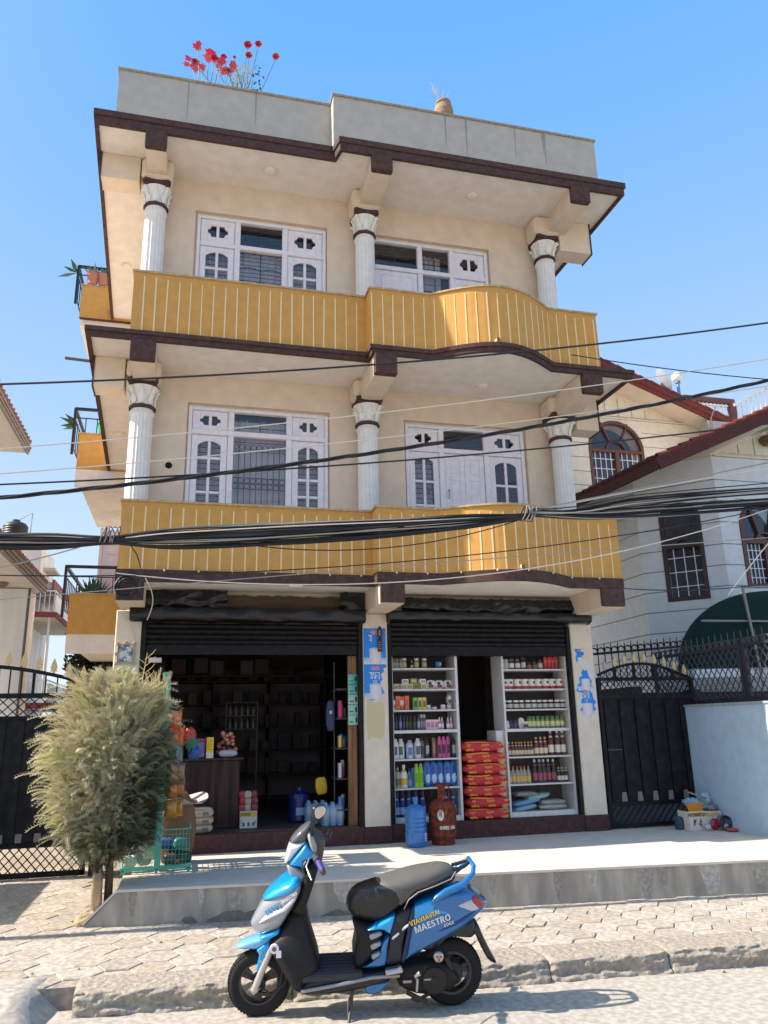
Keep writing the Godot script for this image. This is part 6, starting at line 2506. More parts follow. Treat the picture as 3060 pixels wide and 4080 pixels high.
# ================================================================ gates and fences
func lattice(b: MB, x0: float, x1: float, y0: float, y1: float, z: float, step: float, w: float, slope := 1.0, along_z := false, both := true, topf = null) -> void:
	for s: float in ([1.0, -1.0] if both else [1.0]):
		var H := (y1 - y0) / slope
		var k := x0 - H
		while k < x1 + H:
			var a := Vector2(k, y0)
			var c := Vector2(k + H, y1)
			if s < 0:
				a = Vector2(k + H, y0)
				c = Vector2(k, y1)
			var ta := clampf((x0 - a.x) / (c.x - a.x), 0.0, 1.0)
			var tc := clampf((x1 - a.x) / (c.x - a.x), 0.0, 1.0)
			var p := a.lerp(c, minf(ta, tc))
			var q := a.lerp(c, maxf(ta, tc))
			if topf != null:
				while q.distance_to(p) > 0.02 and q.y > topf.call(q.x):
					q = q.move_toward(p, 0.01)
				while q.distance_to(p) > 0.02 and p.y > topf.call(p.x):
					p = p.move_toward(q, 0.01)
			if p.distance_to(q) > 0.03:
				var zz := z + (0.004 if s > 0 else -0.004)
				if along_z:
					b.bar(Vector3(z + (zz - z), p.y, p.x), Vector3(zz, q.y, q.x), w, w)
				else:
					b.bar(Vector3(p.x, p.y, zz), Vector3(q.x, q.y, zz), w, w)
			k += step

func spear(parent: Node3D, at: Vector3, s: float, m: Material) -> void:
	var b := MB.new()
	b.prism(V2([at.x - 0.012 * s, at.y, at.x + 0.012 * s, at.y, at.x + 0.016 * s, at.y + 0.03 * s, at.x + 0.045 * s, at.y + 0.02 * s, at.x + 0.030 * s, at.y + 0.055 * s, at.x + 0.048 * s, at.y + 0.07 * s, at.x + 0.030 * s, at.y + 0.095 * s, at.x + 0.040 * s, at.y + 0.10 * s, at.x, at.y + 0.20 * s,
		at.x - 0.040 * s, at.y + 0.10 * s, at.x - 0.030 * s, at.y + 0.095 * s, at.x - 0.048 * s, at.y + 0.07 * s, at.x - 0.030 * s, at.y + 0.055 * s, at.x - 0.045 * s, at.y + 0.02 * s, at.x - 0.016 * s, at.y + 0.03 * s]), at.z - 0.012, at.z + 0.012)
	wpart(parent, "spearhead", b, m)

func gates() -> void:
	var blk := mtx(C(30, 30, 32), 0.6, "rust", 0.6)
	var gold := mt(C(196, 174, 124), 0.6)
	# ---- left gate
	var o := thing("black_gate", "black sheet metal gate with gold spearheads behind the bush", "gate", Vector3(-2.0, 0.13, -10.65))
	var b := MB.new()
	var z := -10.62
	b.bar(Vector3(-3.2, 0.18, z), Vector3(-1.08, 0.18, z), 0.05, 0.06)
	b.bar(Vector3(-1.10, 0.15, z), Vector3(-1.10, 2.34, z), 0.05, 0.05)
	b.bar(Vector3(-3.2, 0.50, z), Vector3(-1.12, 0.50, z), 0.04, 0.04)
	b.bar(Vector3(-3.2, 1.98, z), Vector3(-1.12, 1.98, z), 0.04, 0.04)
	b.bar(Vector3(-3.2, 2.245, z), Vector3(-1.12, 2.245, z), 0.05, 0.06)
	wpart(o, "frame", b, blk)
	var arc := func(x: float) -> float: return 2.61 - 0.155 * pow(maxf(0.0, x + 2.45), 1.65)
	b = MB.new()
	var pts := []
	for i in 20:
		var x := -3.2 + 2.1 * i / 19.0
		pts.append(Vector3(x, arc.call(x), z))
	b.tube(pts, 0.026, 6)
	wpart(o, "arched_rail", b, blk)
	for i in 15:
		var x := -3.1 + 0.139 * i
		b = MB.new()
		var w := 0.032 if i % 3 == 0 else 0.016
		b.bar(Vector3(x, 2.27, z), Vector3(x, arc.call(x), z), w, w)
		wpart(o, "bar", b, blk)
	for i in 11:
		var x := -3.05 + 0.178 * i
		spear(o, Vector3(x, float(arc.call(x)) + 0.02, z), 0.95, gold)
	b = MB.new()
	b.bx(-3.2, -1.125, 0.52, 1.96, z - 0.006, z + 0.004)
	wpart(o, "sheet", b, blk)
	for i in 9:
		b = MB.new()
		var x := -3.0 + 0.21 * i
		b.prism(V2([x - 0.05, 0.56, x + 0.05, 0.56, x + 0.05, 1.94, x - 0.05, 1.94]), z + 0.005, z + 0.022)
		wpart(o, "rib", b, blk)
	for i in 8:
		b = MB.new()
		var x := -2.9 + 0.21 * i
		b.bx(x - 0.036, x + 0.036, 0.54, 0.64, z + 0.005, z + 0.008)
		wpart(o, "pale_slot", b, mt(C(120, 118, 116), 0.8))
	b = MB.new()
	lattice(b, -3.2, -1.12, 0.21, 0.49, z, 0.10, 0.012, 1.1)
	lattice(b, -3.2, -1.12, 2.0, 2.22, z, 0.12, 0.012, 0.95)
	var la := wpart(o, "lattice", b, blk)
	la.set_meta("kind", "stuff")
	# gate posts
	b = MB.new()
	b.bx(-1.03, -0.88, 0.1, 2.2, -10.55, -10.75, 0.006)
	single("gate_post", b, mtx(C(60, 54, 50), 0.8, "dusty", 0.8), "dark post beside the black left gate behind the bush", "post")
	# ---- right gate
	o = thing("black_gate", "black ribbed metal gate with an arched lattice top right of the shop", "gate", Vector3(6.1, 0.43, -9.7))
	z = -9.70
	var xa := 5.46
	var xb := 6.90
	b = MB.new()
	for y: float in [0.475, 0.735, 2.105, 2.345]:
		b.bar(Vector3(xa, y, z), Vector3(xb, y, z), 0.045, 0.045)
	for x: float in [xa, xb]:
		b.bar(Vector3(x, 0.45, z), Vector3(x, 2.36, z), 0.05, 0.05)
	wpart(o, "frame", b, blk)
	var arc2 := func(x: float) -> float: return 2.36 + 0.195 * sin(PI * clampf((x - 5.36) / 1.52, 0.0, 1.0))
	b = MB.new()
	pts = []
	for i in 21:
		var x := xa + (xb - xa) * i / 20.0
		pts.append(Vector3(x, arc2.call(x), z))
	b.tube(pts, 0.02, 6)
	wpart(o, "arched_rail", b, blk)
	for i in 4:
		var x := 5.72 + 0.30 * i
		b = MB.new()
		b.bar(Vector3(x, 2.36, z), Vector3(x, arc2.call(x), z), 0.035, 0.035)
		wpart(o, "bar", b, blk)
	for i in 9:
		var x := 5.58 + 0.155 * i
		spear(o, Vector3(x, float(arc2.call(x)) + 0.015, z), 0.72, gold if i > 0 else mt(C(170, 150, 150), 0.5))
	b = MB.new()
	b.bx(xa + 0.026, xb - 0.026, 0.76, 2.08, z - 0.006, z + 0.004)
	wpart(o, "sheet", b, blk)
	for i in 6:
		var x := 5.60 + 0.232 * i
		b = MB.new()
		b.prism(V2([x - 0.10, 0.77, x + 0.03, 0.77, x + 0.03, 2.06, x - 0.10, 2.06]), z + 0.005, z + 0.030)
		wpart(o, "rib", b, blk)
		b = MB.new()
		b.prism(V2([x + 0.045, 0.765, x + 0.128, 0.765, x + 0.118, 0.88, x + 0.055, 0.88]), z + 0.005, z + 0.008)
		wpart(o, "pale_slot", b, mt(C(124, 122, 120), 0.8))
	b = MB.new()
	lattice(b, xa, xb, 0.50, 0.715, z, 0.095, 0.014, 1.15, false, false)
	lattice(b, xa, xb, 2.13, 2.325, z, 0.085, 0.010, 1.25)
	lattice(b, xa, xb, 2.365, 2.56, z, 0.075, 0.008, 1.25, false, true, arc2)
	la = wpart(o, "lattice", b, blk)
	la.set_meta("kind", "stuff")
	b = MB.new()
	b.tube([Vector3(5.49, 1.42, z + 0.03), Vector3(5.70, 1.42, z + 0.03)], 0.010, 6)
	wpart(o, "bolt", b, mt(C(90, 88, 86), 0.4, 0.6))
	# dark arched hoop and pillar beyond the gate
	b = MB.new()
	b.bx(6.95, 7.12, 0.43, 2.2, -9.80, -10.0, 0.006)
	single("gate_post", b, mtx(C(58, 52, 50), 0.8, "dusty", 0.8), "dark post between the right gate and the blue wall", "post")
	# second railing row behind, with curled spikes
	o = thing("spiked_railing", "black railing with curled spikes behind the right gate", "railing", Vector3(6.2, 2.3, -10.6))
	z = -10.6
	b = MB.new()
	b.bar(Vector3(5.6, 2.74, z), Vector3(7.6, 2.90, z), 0.035, 0.035)
	wpart(o, "rail", b, blk)
	for i in 17:
		var x := 5.66 + 0.115 * i
		var y := 2.745 + (x - 5.6) * 0.08
		b = MB.new()
		b.bar(Vector3(x, y - 0.5, z), Vector3(x, y + 0.03, z), 0.012, 0.012)
		b.prism(V2([x - 0.012, y + 0.03, x + 0.012, y + 0.03, x, y + 0.15]), z - 0.006, z + 0.006)
		for e: float in [-1.0, 1.0]:
			var curl := []
			for k in 9:
				var t := k / 8.0 * 3.6
				curl.append(Vector3(x + e * (0.055 - 0.05 * cos(t)), y + 0.035 + 0.045 * sin(t), z))
			b.tube(curl, 0.007, 5)
		wpart(o, "curled_spike", b, blk)
	# ---- blue boundary wall with its lattice fence on top
	b = MB.new()
	b.bx(6.74, 6.98, 0.38, 1.955, -9.68, -2.0)
	var bw := thing("blue_wall", "pale blue rendered boundary wall at the right edge", "wall", Vector3(6.86, 0.4, -8.0))
	wpart(bw, "wall", b, mtx(C(166, 192, 214), 0.85, "mottle", 0.5, "rough", 0.08))
	b = MB.new()
	b.bx(6.72, 7.0, 1.956, 1.985, -9.70, -2.0)
	wpart(bw, "coping", b, mtx(C(160, 172, 182), 0.85, "dusty", 0.8))
	o = thing("lattice_fence", "dark lattice fence with curled spikes on the blue wall", "fence", Vector3(6.9, 1.98, -8.5))
	var x := 6.95
	b = MB.new()
	for y: float in [2.02, 2.70]:
		b.bar(Vector3(x, y, -10.6), Vector3(x, y, -5.0), 0.04, 0.04)
	for zz: float in [-10.6, -8.66, -8.58, -6.6]:
		b.bar(Vector3(x, 1.99, zz), Vector3(x, 2.78, zz), 0.05, 0.05)
	wpart(o, "frame", b, mt(C(52, 54, 66), 0.5, 0.3))
	b = MB.new()
	lattice(b, -10.6, -5.0, 2.04, 2.68, x, 0.115, 0.010, 1.35, true)
	la = wpart(o, "lattice", b, mt(C(70, 70, 72), 0.5, 0.3))
	la.set_meta("kind", "stuff")
	for i in 34:
		var zz := -10.55 + i * 0.13
		b = MB.new()
		b.xf = Transform3D(Basis(Vector3(0, 0, 1), Vector3(0, 1, 0), Vector3(-1, 0, 0)), Vector3(x, 2.72, zz))
		b.prism(V2([-0.010, 0.0, 0.010, 0.0, 0.0, 0.17]), -0.006, 0.006)
		for e: float in [-1.0, 1.0]:
			var curl := []
			for k in 9:
				var t := k / 8.0 * 3.6
				curl.append(Vector3(e * (0.055 - 0.05 * cos(t)), 0.02 + 0.05 * sin(t), 0))
			b.tube(curl, 0.007, 5)
		wpart(o, "curled_spike", b, mt(C(66, 74, 70), 0.5, 0.3))

# ================================================================ things on the platform and pillars
func poster_image(sd: int, kind: int) -> Image:   # printed poster: white can on blue, a red emblem and lettering
	var w := 128
	var hh := 200
	var im := Image.create(w, hh, false, Image.FORMAT_RGB8)
	var f := FastNoiseLite.new()
	f.seed = sd
	f.frequency = 0.05
	var blue := C(20, 120, 206)
	for y in hh:
		for x in w:
			var c := blue.lerp(C(60, 160, 226), clampf(f.get_noise_2d(x, y) * 0.8 + 0.2 * y / hh, 0, 1))
			# scattered ice low down
			if y > 165 and f.get_noise_2d(x * 6.0, y * 6.0) > 0.05 - (y - 165) * 0.012:
				c = C(206, 216, 222)
			# can
			var cx := (x - 66.0) / 34.0
			var top := 108.0 + 8.0 * cx * cx
			if absf(cx) < 1.0 and y > top and y < 196:
				var sh := 0.86 + 0.14 * cos(cx * 1.5)
				c = Color(0.84 * sh, 0.82 * sh, 0.84 * sh)
				if y < top + 12:
					c = Color(0.7, 0.74, 0.8)
				if f.get_noise_2d(x * 4.0, y * 4.0) > 0.28 and y > 130:
					c = c.lerp(C(190, 140, 120), 0.5)
			# emblem
			var e := Vector2((x - 66.0) / 26.0, (y - 22.0) / 12.0)
			if e.length() < 1.0:
				c = C(206, 196, 206) if f.get_noise_2d(x * 3.0, y * 3.0) > 0.1 else C(190, 70, 86)
			im.set_pixel(x, y, c)
	return im

func poster(o: Node3D, x0: float, x1: float, y0: float, y1: float, z: float, mat: Material, torn: Array) -> void:
	# torn: outline in unit coordinates
	var b := MB.new()
	var p := V2(torn)
	var T := Geometry2D.triangulate_polygon(p)
	for i in range(0, T.size(), 3):
		var q: Array[Vector2] = [p[T[i]], p[T[i + 1]], p[T[i + 2]]]
		if (q[1] - q[0]).cross(q[2] - q[0]) < 0.0:
			var s := q[1]
			q[1] = q[2]
			q[2] = s
		for k: int in [0, 2, 1]:
			b._p(Vector3(lerpf(x0, x1, q[k].x), lerpf(y0, y1, q[k].y), z), Vector3(0, 0, 1), Vector2(q[k].x, 1.0 - q[k].y))
	wpart(o, "print", b, mat)

func street_things() -> void:
	var b := MB.new()
	# ---- blue water jug
	var o := thing("water_jug", "blue ribbed water jug standing beside the gas cylinder", "water jug", Vector3(2.685, 0.432, -9.27))
	b.xf = Transform3D(Basis(), Vector3(2.685, 0.434, -9.27))
	var prof := [[0.0, 0.0], [0.100, 0.0], [0.116, 0.012], [0.124, 0.035], [0.128, 0.05], [0.128, 0.155], [0.122, 0.165], [0.122, 0.175], [0.128, 0.185], [0.126, 0.21], [0.120, 0.22], [0.126, 0.23], [0.126, 0.255], [0.120, 0.265], [0.126, 0.275], [0.126, 0.30], [0.121, 0.31], [0.127, 0.32], [0.127, 0.375], [0.122, 0.40], [0.105, 0.425], [0.07, 0.445], [0.036, 0.458], [0.030, 0.465], [0.030, 0.505], [0.036, 0.506], [0.036, 0.535], [0.030, 0.54], [0.0, 0.54]]
	b.lathe(prof, 40)
	var jm := mt(C(52, 116, 178), 0.22).duplicate()
	jm.refraction_enabled = false
	jm.subsurf_scatter_enabled = true
	jm.subsurf_scatter_strength = 0.25
	wpart(o, "body", b, jm)
	b = MB.new()
	b.xf = Transform3D(Basis(), Vector3(2.685, 0.434, -9.27))
	b.lathe([[0.1285, 0.065], [0.1285, 0.15]], 6, -0.95, -0.55)
	wpart(o, "label", b, mt(C(214, 224, 232), 0.5))
	b = MB.new()
	b.xf = Transform3D(Basis(), Vector3(2.685, 0.434, -9.27))
	for i in 4:
		b.lathe([[0.1292, 0.075 + i * 0.018], [0.1292, 0.085 + i * 0.018]], 4, -0.92, -0.62)
	wpart(o, "printed_lines", b, mt(C(40, 90, 160), 0.5))
	# ---- gas cylinder
	o = thing("gas_cylinder", "rusty red brown gas cylinder marked SHREE GAS", "gas cylinder", Vector3(3.035, 0.432, -9.33))
	var ctr := Vector3(3.035, 0.434, -9.33)
	var rust := mtl(C(142, 66, 48), 0.7, "rust", 1.6, "rough", 0.08)
	b = MB.new()
	b.xf = Transform3D(Basis(), ctr)
	b.lathe([[0.0, 0.03], [0.10, 0.035], [0.145, 0.06], [0.162, 0.10], [0.165, 0.14], [0.165, 0.245], [0.169, 0.25], [0.169, 0.262], [0.165, 0.267], [0.165, 0.38], [0.155, 0.43], [0.125, 0.475], [0.08, 0.50], [0.05, 0.508], [0.0, 0.51]], 44)
	wpart(o, "body", b, rust)
	b = MB.new()
	b.xf = Transform3D(Basis(), ctr)
	b.lathe([[0.128, 0.0], [0.136, 0.0], [0.140, 0.075], [0.130, 0.075]], 32)
	b.lathe([[0.128, 0.07], [0.128, 0.0]], 32)
	wpart(o, "foot_ring", b, rust)
	b = MB.new()
	for a: float in [-1.9, -0.4, 1.3]:   # three straps carry the collar
		var p := ctr + Vector3(cos(a) * 0.085, 0.49, -sin(a) * 0.085)
		b.xf = Transform3D(Basis(Vector3.UP, a + PI / 2), p)
		b.bx(-0.045, 0.045, 0.0, 0.165, -0.004, 0.004)
		b.xf = Transform3D()
	wpart(o, "strap", b, rust)
	b = MB.new()
	var ring := []
	for i in 29:
		ring.append(ctr + Vector3(0.098 * cos(TAU * i / 28), 0.662, 0.098 * sin(TAU * i / 28)))
	b.tube(ring, 0.012, 8, false)
	wpart(o, "collar_ring", b, rust)
	b = MB.new()
	b.xf = Transform3D(Basis(), ctr)
	b.lathe([[0.0, 0.50], [0.03, 0.505], [0.03, 0.54], [0.018, 0.55], [0.018, 0.60], [0.0, 0.60]], 12)
	wpart(o, "valve", b, mt(C(120, 96, 60), 0.45, 0.6))
	# printing on the curved body
	var onto := func(q: Vector3) -> Vector3:   # q.x: metres round from the front-left, q.y height
		var a := -PI / 2 - 0.32 + q.x / 0.165
		return ctr + Vector3(cos(a) * 0.1668, q.y, -sin(a) * 0.1668)
	b = MB.new()
	for i in 24:
		var a0 := TAU * i / 24
		var a1 := TAU * (i + 1) / 24
		b.tri(onto.call(Vector3(-0.02, 0.335, 0)), onto.call(Vector3(-0.02 + 0.038 * cos(a0), 0.335 + 0.062 * sin(a0), 0)), onto.call(Vector3(-0.02 + 0.038 * cos(a1), 0.335 + 0.062 * sin(a1), 0)))
	wpart(o, "round_emblem", b, mt(C(216, 204, 196), 0.7))
	var onto2 := func(q: Vector3) -> Vector3:
		var a := -PI / 2 - 0.32 + q.x / 0.165
		return ctr + Vector3(cos(a) * 0.1685, q.y, -sin(a) * 0.1685)
	devanagari(o, "emblem_letters", ["shri"], Vector3(-0.045, 0.315, 0), 0.058, mt(C(70, 40, 34), 0.7), onto2)
	var txt := "SHREE GAS"
	for i in txt.length():
		if txt[i] == " ":
			continue
		var a := -PI / 2 - 0.46 + i * 0.135
		var p := Vector3(cos(a) * 0.166, 0.195, -sin(a) * 0.166)
		text(o, "printed_letter", txt[i], 0.038, mt(C(222, 208, 200), 0.7), Transform3D(Basis(Vector3.UP, a + PI / 2), p + Vector3(0, 0.002, 0)), true, "Droid Sans", 0.003)
	# ---- trash heap at the blue wall
	o = thing("carton", "torn NUTRIPLUS carton with an orange flap leaning at the blue wall", "carton", Vector3(6.45, 0.432, -9.2))
	var card := mt(C(206, 200, 190), 0.8)
	b = MB.new()
	b.bx(6.27, 6.49, 0.434, 0.66, -9.18, -9.185)
	b.xf = Transform3D(Basis(Vector3.UP, -0.2), Vector3(6.49, 0, -9.18))
	b.bx(0.0, 0.22, 0.434, 0.655, -0.005, 0.0)
	b.xf = Transform3D()
	b.bx(6.265, 6.27, 0.434, 0.66, -9.18, -9.42)
	b.bx(6.70, 6.705, 0.434, 0.655, -9.14, -9.42)
	wpart(o, "side", b, card)
	b = MB.new()
	b.quad(Vector3(6.27, 0.66, -9.18), Vector3(6.48, 0.66, -9.18), Vector3(6.43, 0.775, -9.13), Vector3(6.20, 0.765, -9.12))
	b.quad(Vector3(6.48, 0.658, -9.182), Vector3(6.27, 0.658, -9.182), Vector3(6.20, 0.763, -9.122), Vector3(6.43, 0.773, -9.132))
	wpart(o, "flap", b, mt(C(206, 130, 50), 0.8))
	b = MB.new()
	b.bx(6.275, 6.487, 0.595, 0.645, -9.1775, -9.1795)
	b.bx(6.50, 6.69, 0.60, 0.64, -9.138, -9.14)
	wpart(o, "brown_band", b, mt(C(196, 160, 110), 0.8))
	text(o, "printed_word", "NUTRIPLUS", 0.034, mt(C(60, 44, 30), 0.8), Transform3D(Basis(), Vector3(6.382, 0.618, -9.176) - o.position), true, "Droid Serif")
	b = MB.new()
	for i in 9:
		b.xf = Transform3D(Basis(Vector3(0, 0, 1), R(-1.0, 1.0)), Vector3(6.33 + R(0, 0.1), 0.50 + R(-0.03, 0.05), -9.176))
		b.prism(V2([0, -0.03, 0.01, 0, 0, 0.03, -0.01, 0]), 0.0, 0.001)
	b.xf = Transform3D()
	wpart(o, "printed_leaves", b, mt(C(96, 110, 84), 0.8))
	var trash := [["plastic_sack", "pale blue crumpled plastic on the torn carton", C(150, 186, 214), Vector3(6.40, 0.76, -9.30), Vector3(0.11, 0.055, 0.10)],
		["plastic_sack", "green tinted crumpled plastic in the torn carton", C(116, 150, 136), Vector3(6.53, 0.72, -9.28), Vector3(0.10, 0.06, 0.10)],
		["plastic_sack", "clear peaked plastic bag against the blue wall", C(166, 186, 206), Vector3(6.66, 0.78, -9.36), Vector3(0.09, 0.09, 0.06)],
		["plastic_sack", "grey crumpled wrapper on the carton's right corner", C(140, 134, 126), Vector3(6.64, 0.69, -9.24), Vector3(0.09, 0.04, 0.08)],
		["snack_wrapper", "crumpled magenta snack wrapper before the carton", C(150, 36, 60), Vector3(6.57, 0.51, -9.10), Vector3(0.075, 0.065, 0.03)],
		["snack_wrapper", "small silver wrapper on the platform by the carton", C(190, 196, 204), Vector3(6.47, 0.475, -9.10), Vector3(0.05, 0.035, 0.03)],
		["snack_wrapper", "pinkish red wrapper lying at the foot of the blue wall", C(190, 90, 96), Vector3(6.69, 0.455, -8.93), Vector3(0.09, 0.022, 0.06)],
		["snack_wrapper", "crumpled foil wrapper between carton and grey roll", C(196, 206, 214), Vector3(6.70, 0.475, -9.06), Vector3(0.04, 0.035, 0.03)]]
	for i in trash.size():
		var q: Array = trash[i]
		b = MB.new()
		var f := FastNoiseLite.new()
		f.seed = 300 + i
		f.frequency = 1.6
		f.fractal_type = FastNoiseLite.FRACTAL_RIDGED
		b.surf(26, 14, func(u: float, w: float) -> Vector3:
			var a := TAU * u
			var p := PI * (0.002 + 0.996 * w) - PI / 2
			var d := Vector3(cos(a) * cos(p), sin(p), -sin(a) * cos(p))
			var k := 0.75 + 0.5 * f.get_noise_3dv(d * 1.6)
			var pt: Vector3 = q[3] + d * (q[4] as Vector3) * k
			pt.y = maxf(pt.y, 0.434)
			return pt)
		var tt := thing(q[0], q[1], "wrapper" if q[0] == "snack_wrapper" else "plastic bag", Vector3(q[3].x, 0.432, q[3].z))
		wpart(tt, "film", b, mt(q[2], 0.3))
	o = thing("wood_stick", "grey wooden slat lying across the heap of plastic", "stick", Vector3(6.48, 0.84, -9.25))
	b = MB.new()
	b.bar(Vector3(6.34, 0.885, -9.24), Vector3(6.62, 0.80, -9.30), 0.035, 0.02)
	wpart(o, "slat", b, mtl(C(176, 162, 146), 0.85, "wood", 2.0))
	o = thing("paper_roll", "grey purple cardboard roll lying at the wall", "roll", Vector3(6.74, 0.432, -9.1))
	b = MB.new()
	b.tube([Vector3(6.66, 0.54, -9.0), Vector3(6.76, 0.53, -9.32)], 0.075, 20, false)
	b.tube([Vector3(6.76, 0.53, -9.32), Vector3(6.66, 0.54, -9.0)], 0.058, 20, false)
	wpart(o, "roll", b, mt(C(110, 104, 124), 0.7))
	o = thing("blue_can", "dark blue plastic can behind the torn carton", "can", Vector3(6.24, 0.432, -9.35))
	b = MB.new()
	b.xf = Transform3D(Basis(), Vector3(6.24, 0.434, -9.36))
	b.lathe([[0.0, 0.0], [0.06, 0.004], [0.065, 0.12], [0.05, 0.15], [0.0, 0.155]], 16)
	wpart(o, "can", b, mt(C(44, 62, 84), 0.4))
	# ---- posters on the pillars
	var pm := image_mat(poster_image(3, 0), 0.55)
	var whole := [0.0, 0.0, 1.0, 0.0, 1.0, 1.0, 0.0, 1.0]
	o = thing("drink_poster", "whole blue drink poster with a white can on the middle pillar", "poster", Vector3(2.315, 2.56, -9.64))
	poster(o, 2.17, 2.462, 2.552, 3.0, -9.6405, pm, whole)
	var wm := mt(C(232, 232, 236), 0.6)
	devanagari(o, "printed_word", ["a"], Vector3(2.24, 2.835, -9.6385), 0.075, wm)
	o = thing("drink_poster", "torn blue drink poster below the whole one on the middle pillar", "poster", Vector3(2.30, 2.13, -9.64))
	poster(o, 2.17, 2.462, 2.115, 2.545, -9.6407, pm, [0.0, 0.06, 0.10, 0.10, 0.16, 0.0, 0.34, -0.04, 0.62, 0.02, 0.80, 0.05, 0.92, 0.16, 0.80, 0.34, 0.72, 0.50, 0.84, 0.56, 0.74, 0.70, 0.90, 0.80, 0.86, 0.88, 1.0, 0.92, 1.0, 1.0, 0.0, 1.0])
	devanagari(o, "printed_word", ["a", "sa", "la"], Vector3(2.245, 2.365, -9.6385), 0.078, wm)
	devanagari(o, "small_print", ["ra", "na", "ka"], Vector3(2.285, 2.308, -9.6385), 0.036, wm)
	o = thing("drink_poster", "torn blue scrap high on the right pillar", "poster", Vector3(5.18, 2.68, -9.64))
	poster(o, 5.11, 5.26, 2.545, 2.75, -9.6405, image_mat(poster_image(9, 1), 0.55), [0.1, 0.0, 0.55, 0.02, 0.52, 0.18, 0.82, 0.38, 0.66, 0.52, 0.95, 0.62, 0.9, 0.78, 0.62, 0.82, 0.7, 0.98, 0.0, 1.0, 0.05, 0.84, 0.22, 0.7, 0.08, 0.4])
	o = thing("drink_poster", "ragged blue poster with a white can below the scrap on the right pillar", "poster", Vector3(5.22, 2.32, -9.64))
	poster(o, 5.11, 5.36, 2.19, 2.55, -9.6405, pm, [0.05, 0.0, 0.45, 0.05, 0.70, -0.03, 0.95, 0.05, 1.0, 0.12, 0.82, 0.22, 0.9, 0.36, 0.74, 0.52, 0.66, 0.72, 0.62, 0.78, 0.5, 0.72, 0.42, 0.82, 0.30, 0.66, 0.34, 0.56, 0.12, 0.46, 0.18, 0.30, 0.0, 0.20])
	o = thing("drink_poster", "ragged blue poster lettered in white, lowest on the right pillar", "poster", Vector3(5.24, 1.88, -9.64))
	poster(o, 5.085, 5.375, 1.865, 2.24, -9.6410, pm, [0.22, 0.0, 0.4, 0.03, 0.62, -0.02, 0.80, 0.04, 0.82, 0.14, 0.95, 0.22, 0.84, 0.36, 0.98, 0.46, 0.86, 0.6, 0.80, 0.80, 0.70, 0.84, 0.74, 1.0, 0.14, 1.0, 0.0, 0.88, 0.18, 0.80, 0.30, 0.82, 0.34, 0.66, 0.2, 0.5, 0.3, 0.36, 0.14, 0.22])
	devanagari(o, "printed_word", ["a", "sa", "la", "ii"], Vector3(5.150, 2.095, -9.6385), 0.066, wm)
	devanagari(o, "small_print", ["ra", "na", "ka"], Vector3(5.20, 2.048, -9.6385), 0.030, wm)
	o = thing("bare_paper", "pale paper remains round the torn posters on the right pillar", "poster", Vector3(5.23, 1.9, -9.64))
	poster(o, 5.08, 5.378, 1.86, 2.76, -9.6422, mt(C(206, 200, 190), 0.8), [0.1, 0.0, 0.9, 0.02, 1.0, 0.2, 0.96, 0.5, 1.0, 0.7, 0.82, 0.82, 0.6, 0.80, 0.4, 0.72, 0.12, 0.60, 0.0, 0.4, 0.06, 0.2])
	o = thing("bare_paper", "pale glue marks below the posters on the middle pillar", "poster", Vector3(2.32, 1.7, -9.64))
	poster(o, 2.18, 2.45, 1.62, 2.12, -9.6422, mt(C(198, 182, 146), 0.85), [0.1, 0.0, 0.3, 0.08, 0.7, 0.02, 0.9, 0.1, 0.94, 0.6, 0.85, 0.95, 0.5, 0.9, 0.1, 1.0, 0.05, 0.5])
	# black hanging card in front of the posters
	o = thing("hanging_card", "slim black hanging card before the blue poster on the middle pillar", "card", Vector3(2.38, 2.72, -9.60))
	b = MB.new()
	b.xf = Transform3D(Basis(Vector3.UP, -0.5), Vector3(2.375, 0, -9.60))
	var oval := PackedVector2Array()
	for i in 20:
		oval.append(Vector2(0.035 * cos(TAU * i / 20), 2.94 + 0.085 * sin(TAU * i / 20)))
	b.prism(oval, -0.002, 0.002)
	b.bx(-0.03, 0.03, 2.70, 2.868, -0.002, 0.002)
	wpart(o, "card", b, mt(C(36, 28, 32), 0.4))
	b = MB.new()
	b.xf = Transform3D(Basis(Vector3.UP, -0.5), Vector3(2.375, 0, -9.60))
	for i in 4:
		b.bx(-0.02, 0.02 - 0.006 * (i % 2), 2.73 + i * 0.028, 2.742 + i * 0.028, 0.0025, 0.004)
	b.bx(-0.012, 0.012, 2.90, 2.97, 0.0025, 0.004)
	wpart(o, "printed_lines", b, mt(C(150, 110, 84), 0.5))
	# ---- plaque and small signs on the left pillar
	o = thing("relief_plaque", "white relief plaque in an ornate frame on the left pillar", "plaque", Vector3(-0.70, 2.55, -9.64))
	b = MB.new()
	b.bx(-0.79, -0.62, 2.575, 2.775, -9.615, -9.64, 0.006)
	wpart(o, "panel", b, mtx(C(196, 200, 206), 0.6, "stain", 3.0))
	b = MB.new()
	for s: Array in [[-0.80, -0.61, 2.555, 2.575], [-0.80, -0.61, 2.775, 2.795], [-0.805, -0.788, 2.57, 2.78], [-0.622, -0.605, 2.57, 2.78]]:
		b.bx(s[0], s[1], s[2], s[3], -9.605, -9.641, 0.006)
	for q: Vector2 in [Vector2(-0.80, 2.56), Vector2(-0.61, 2.56), Vector2(-0.80, 2.79), Vector2(-0.61, 2.79), Vector2(-0.705, 2.80), Vector2(-0.60, 2.67), Vector2(-0.81, 2.67)]:
		for k in 5:
			b.sph(Vector3(q.x + 0.013 * cos(k * 1.26), q.y + 0.013 * sin(k * 1.26), -9.61), Vector3(0.011, 0.011, 0.012), 7, 5)
	wpart(o, "frame", b, mt(C(176, 160, 136), 0.7))
	b = MB.new()
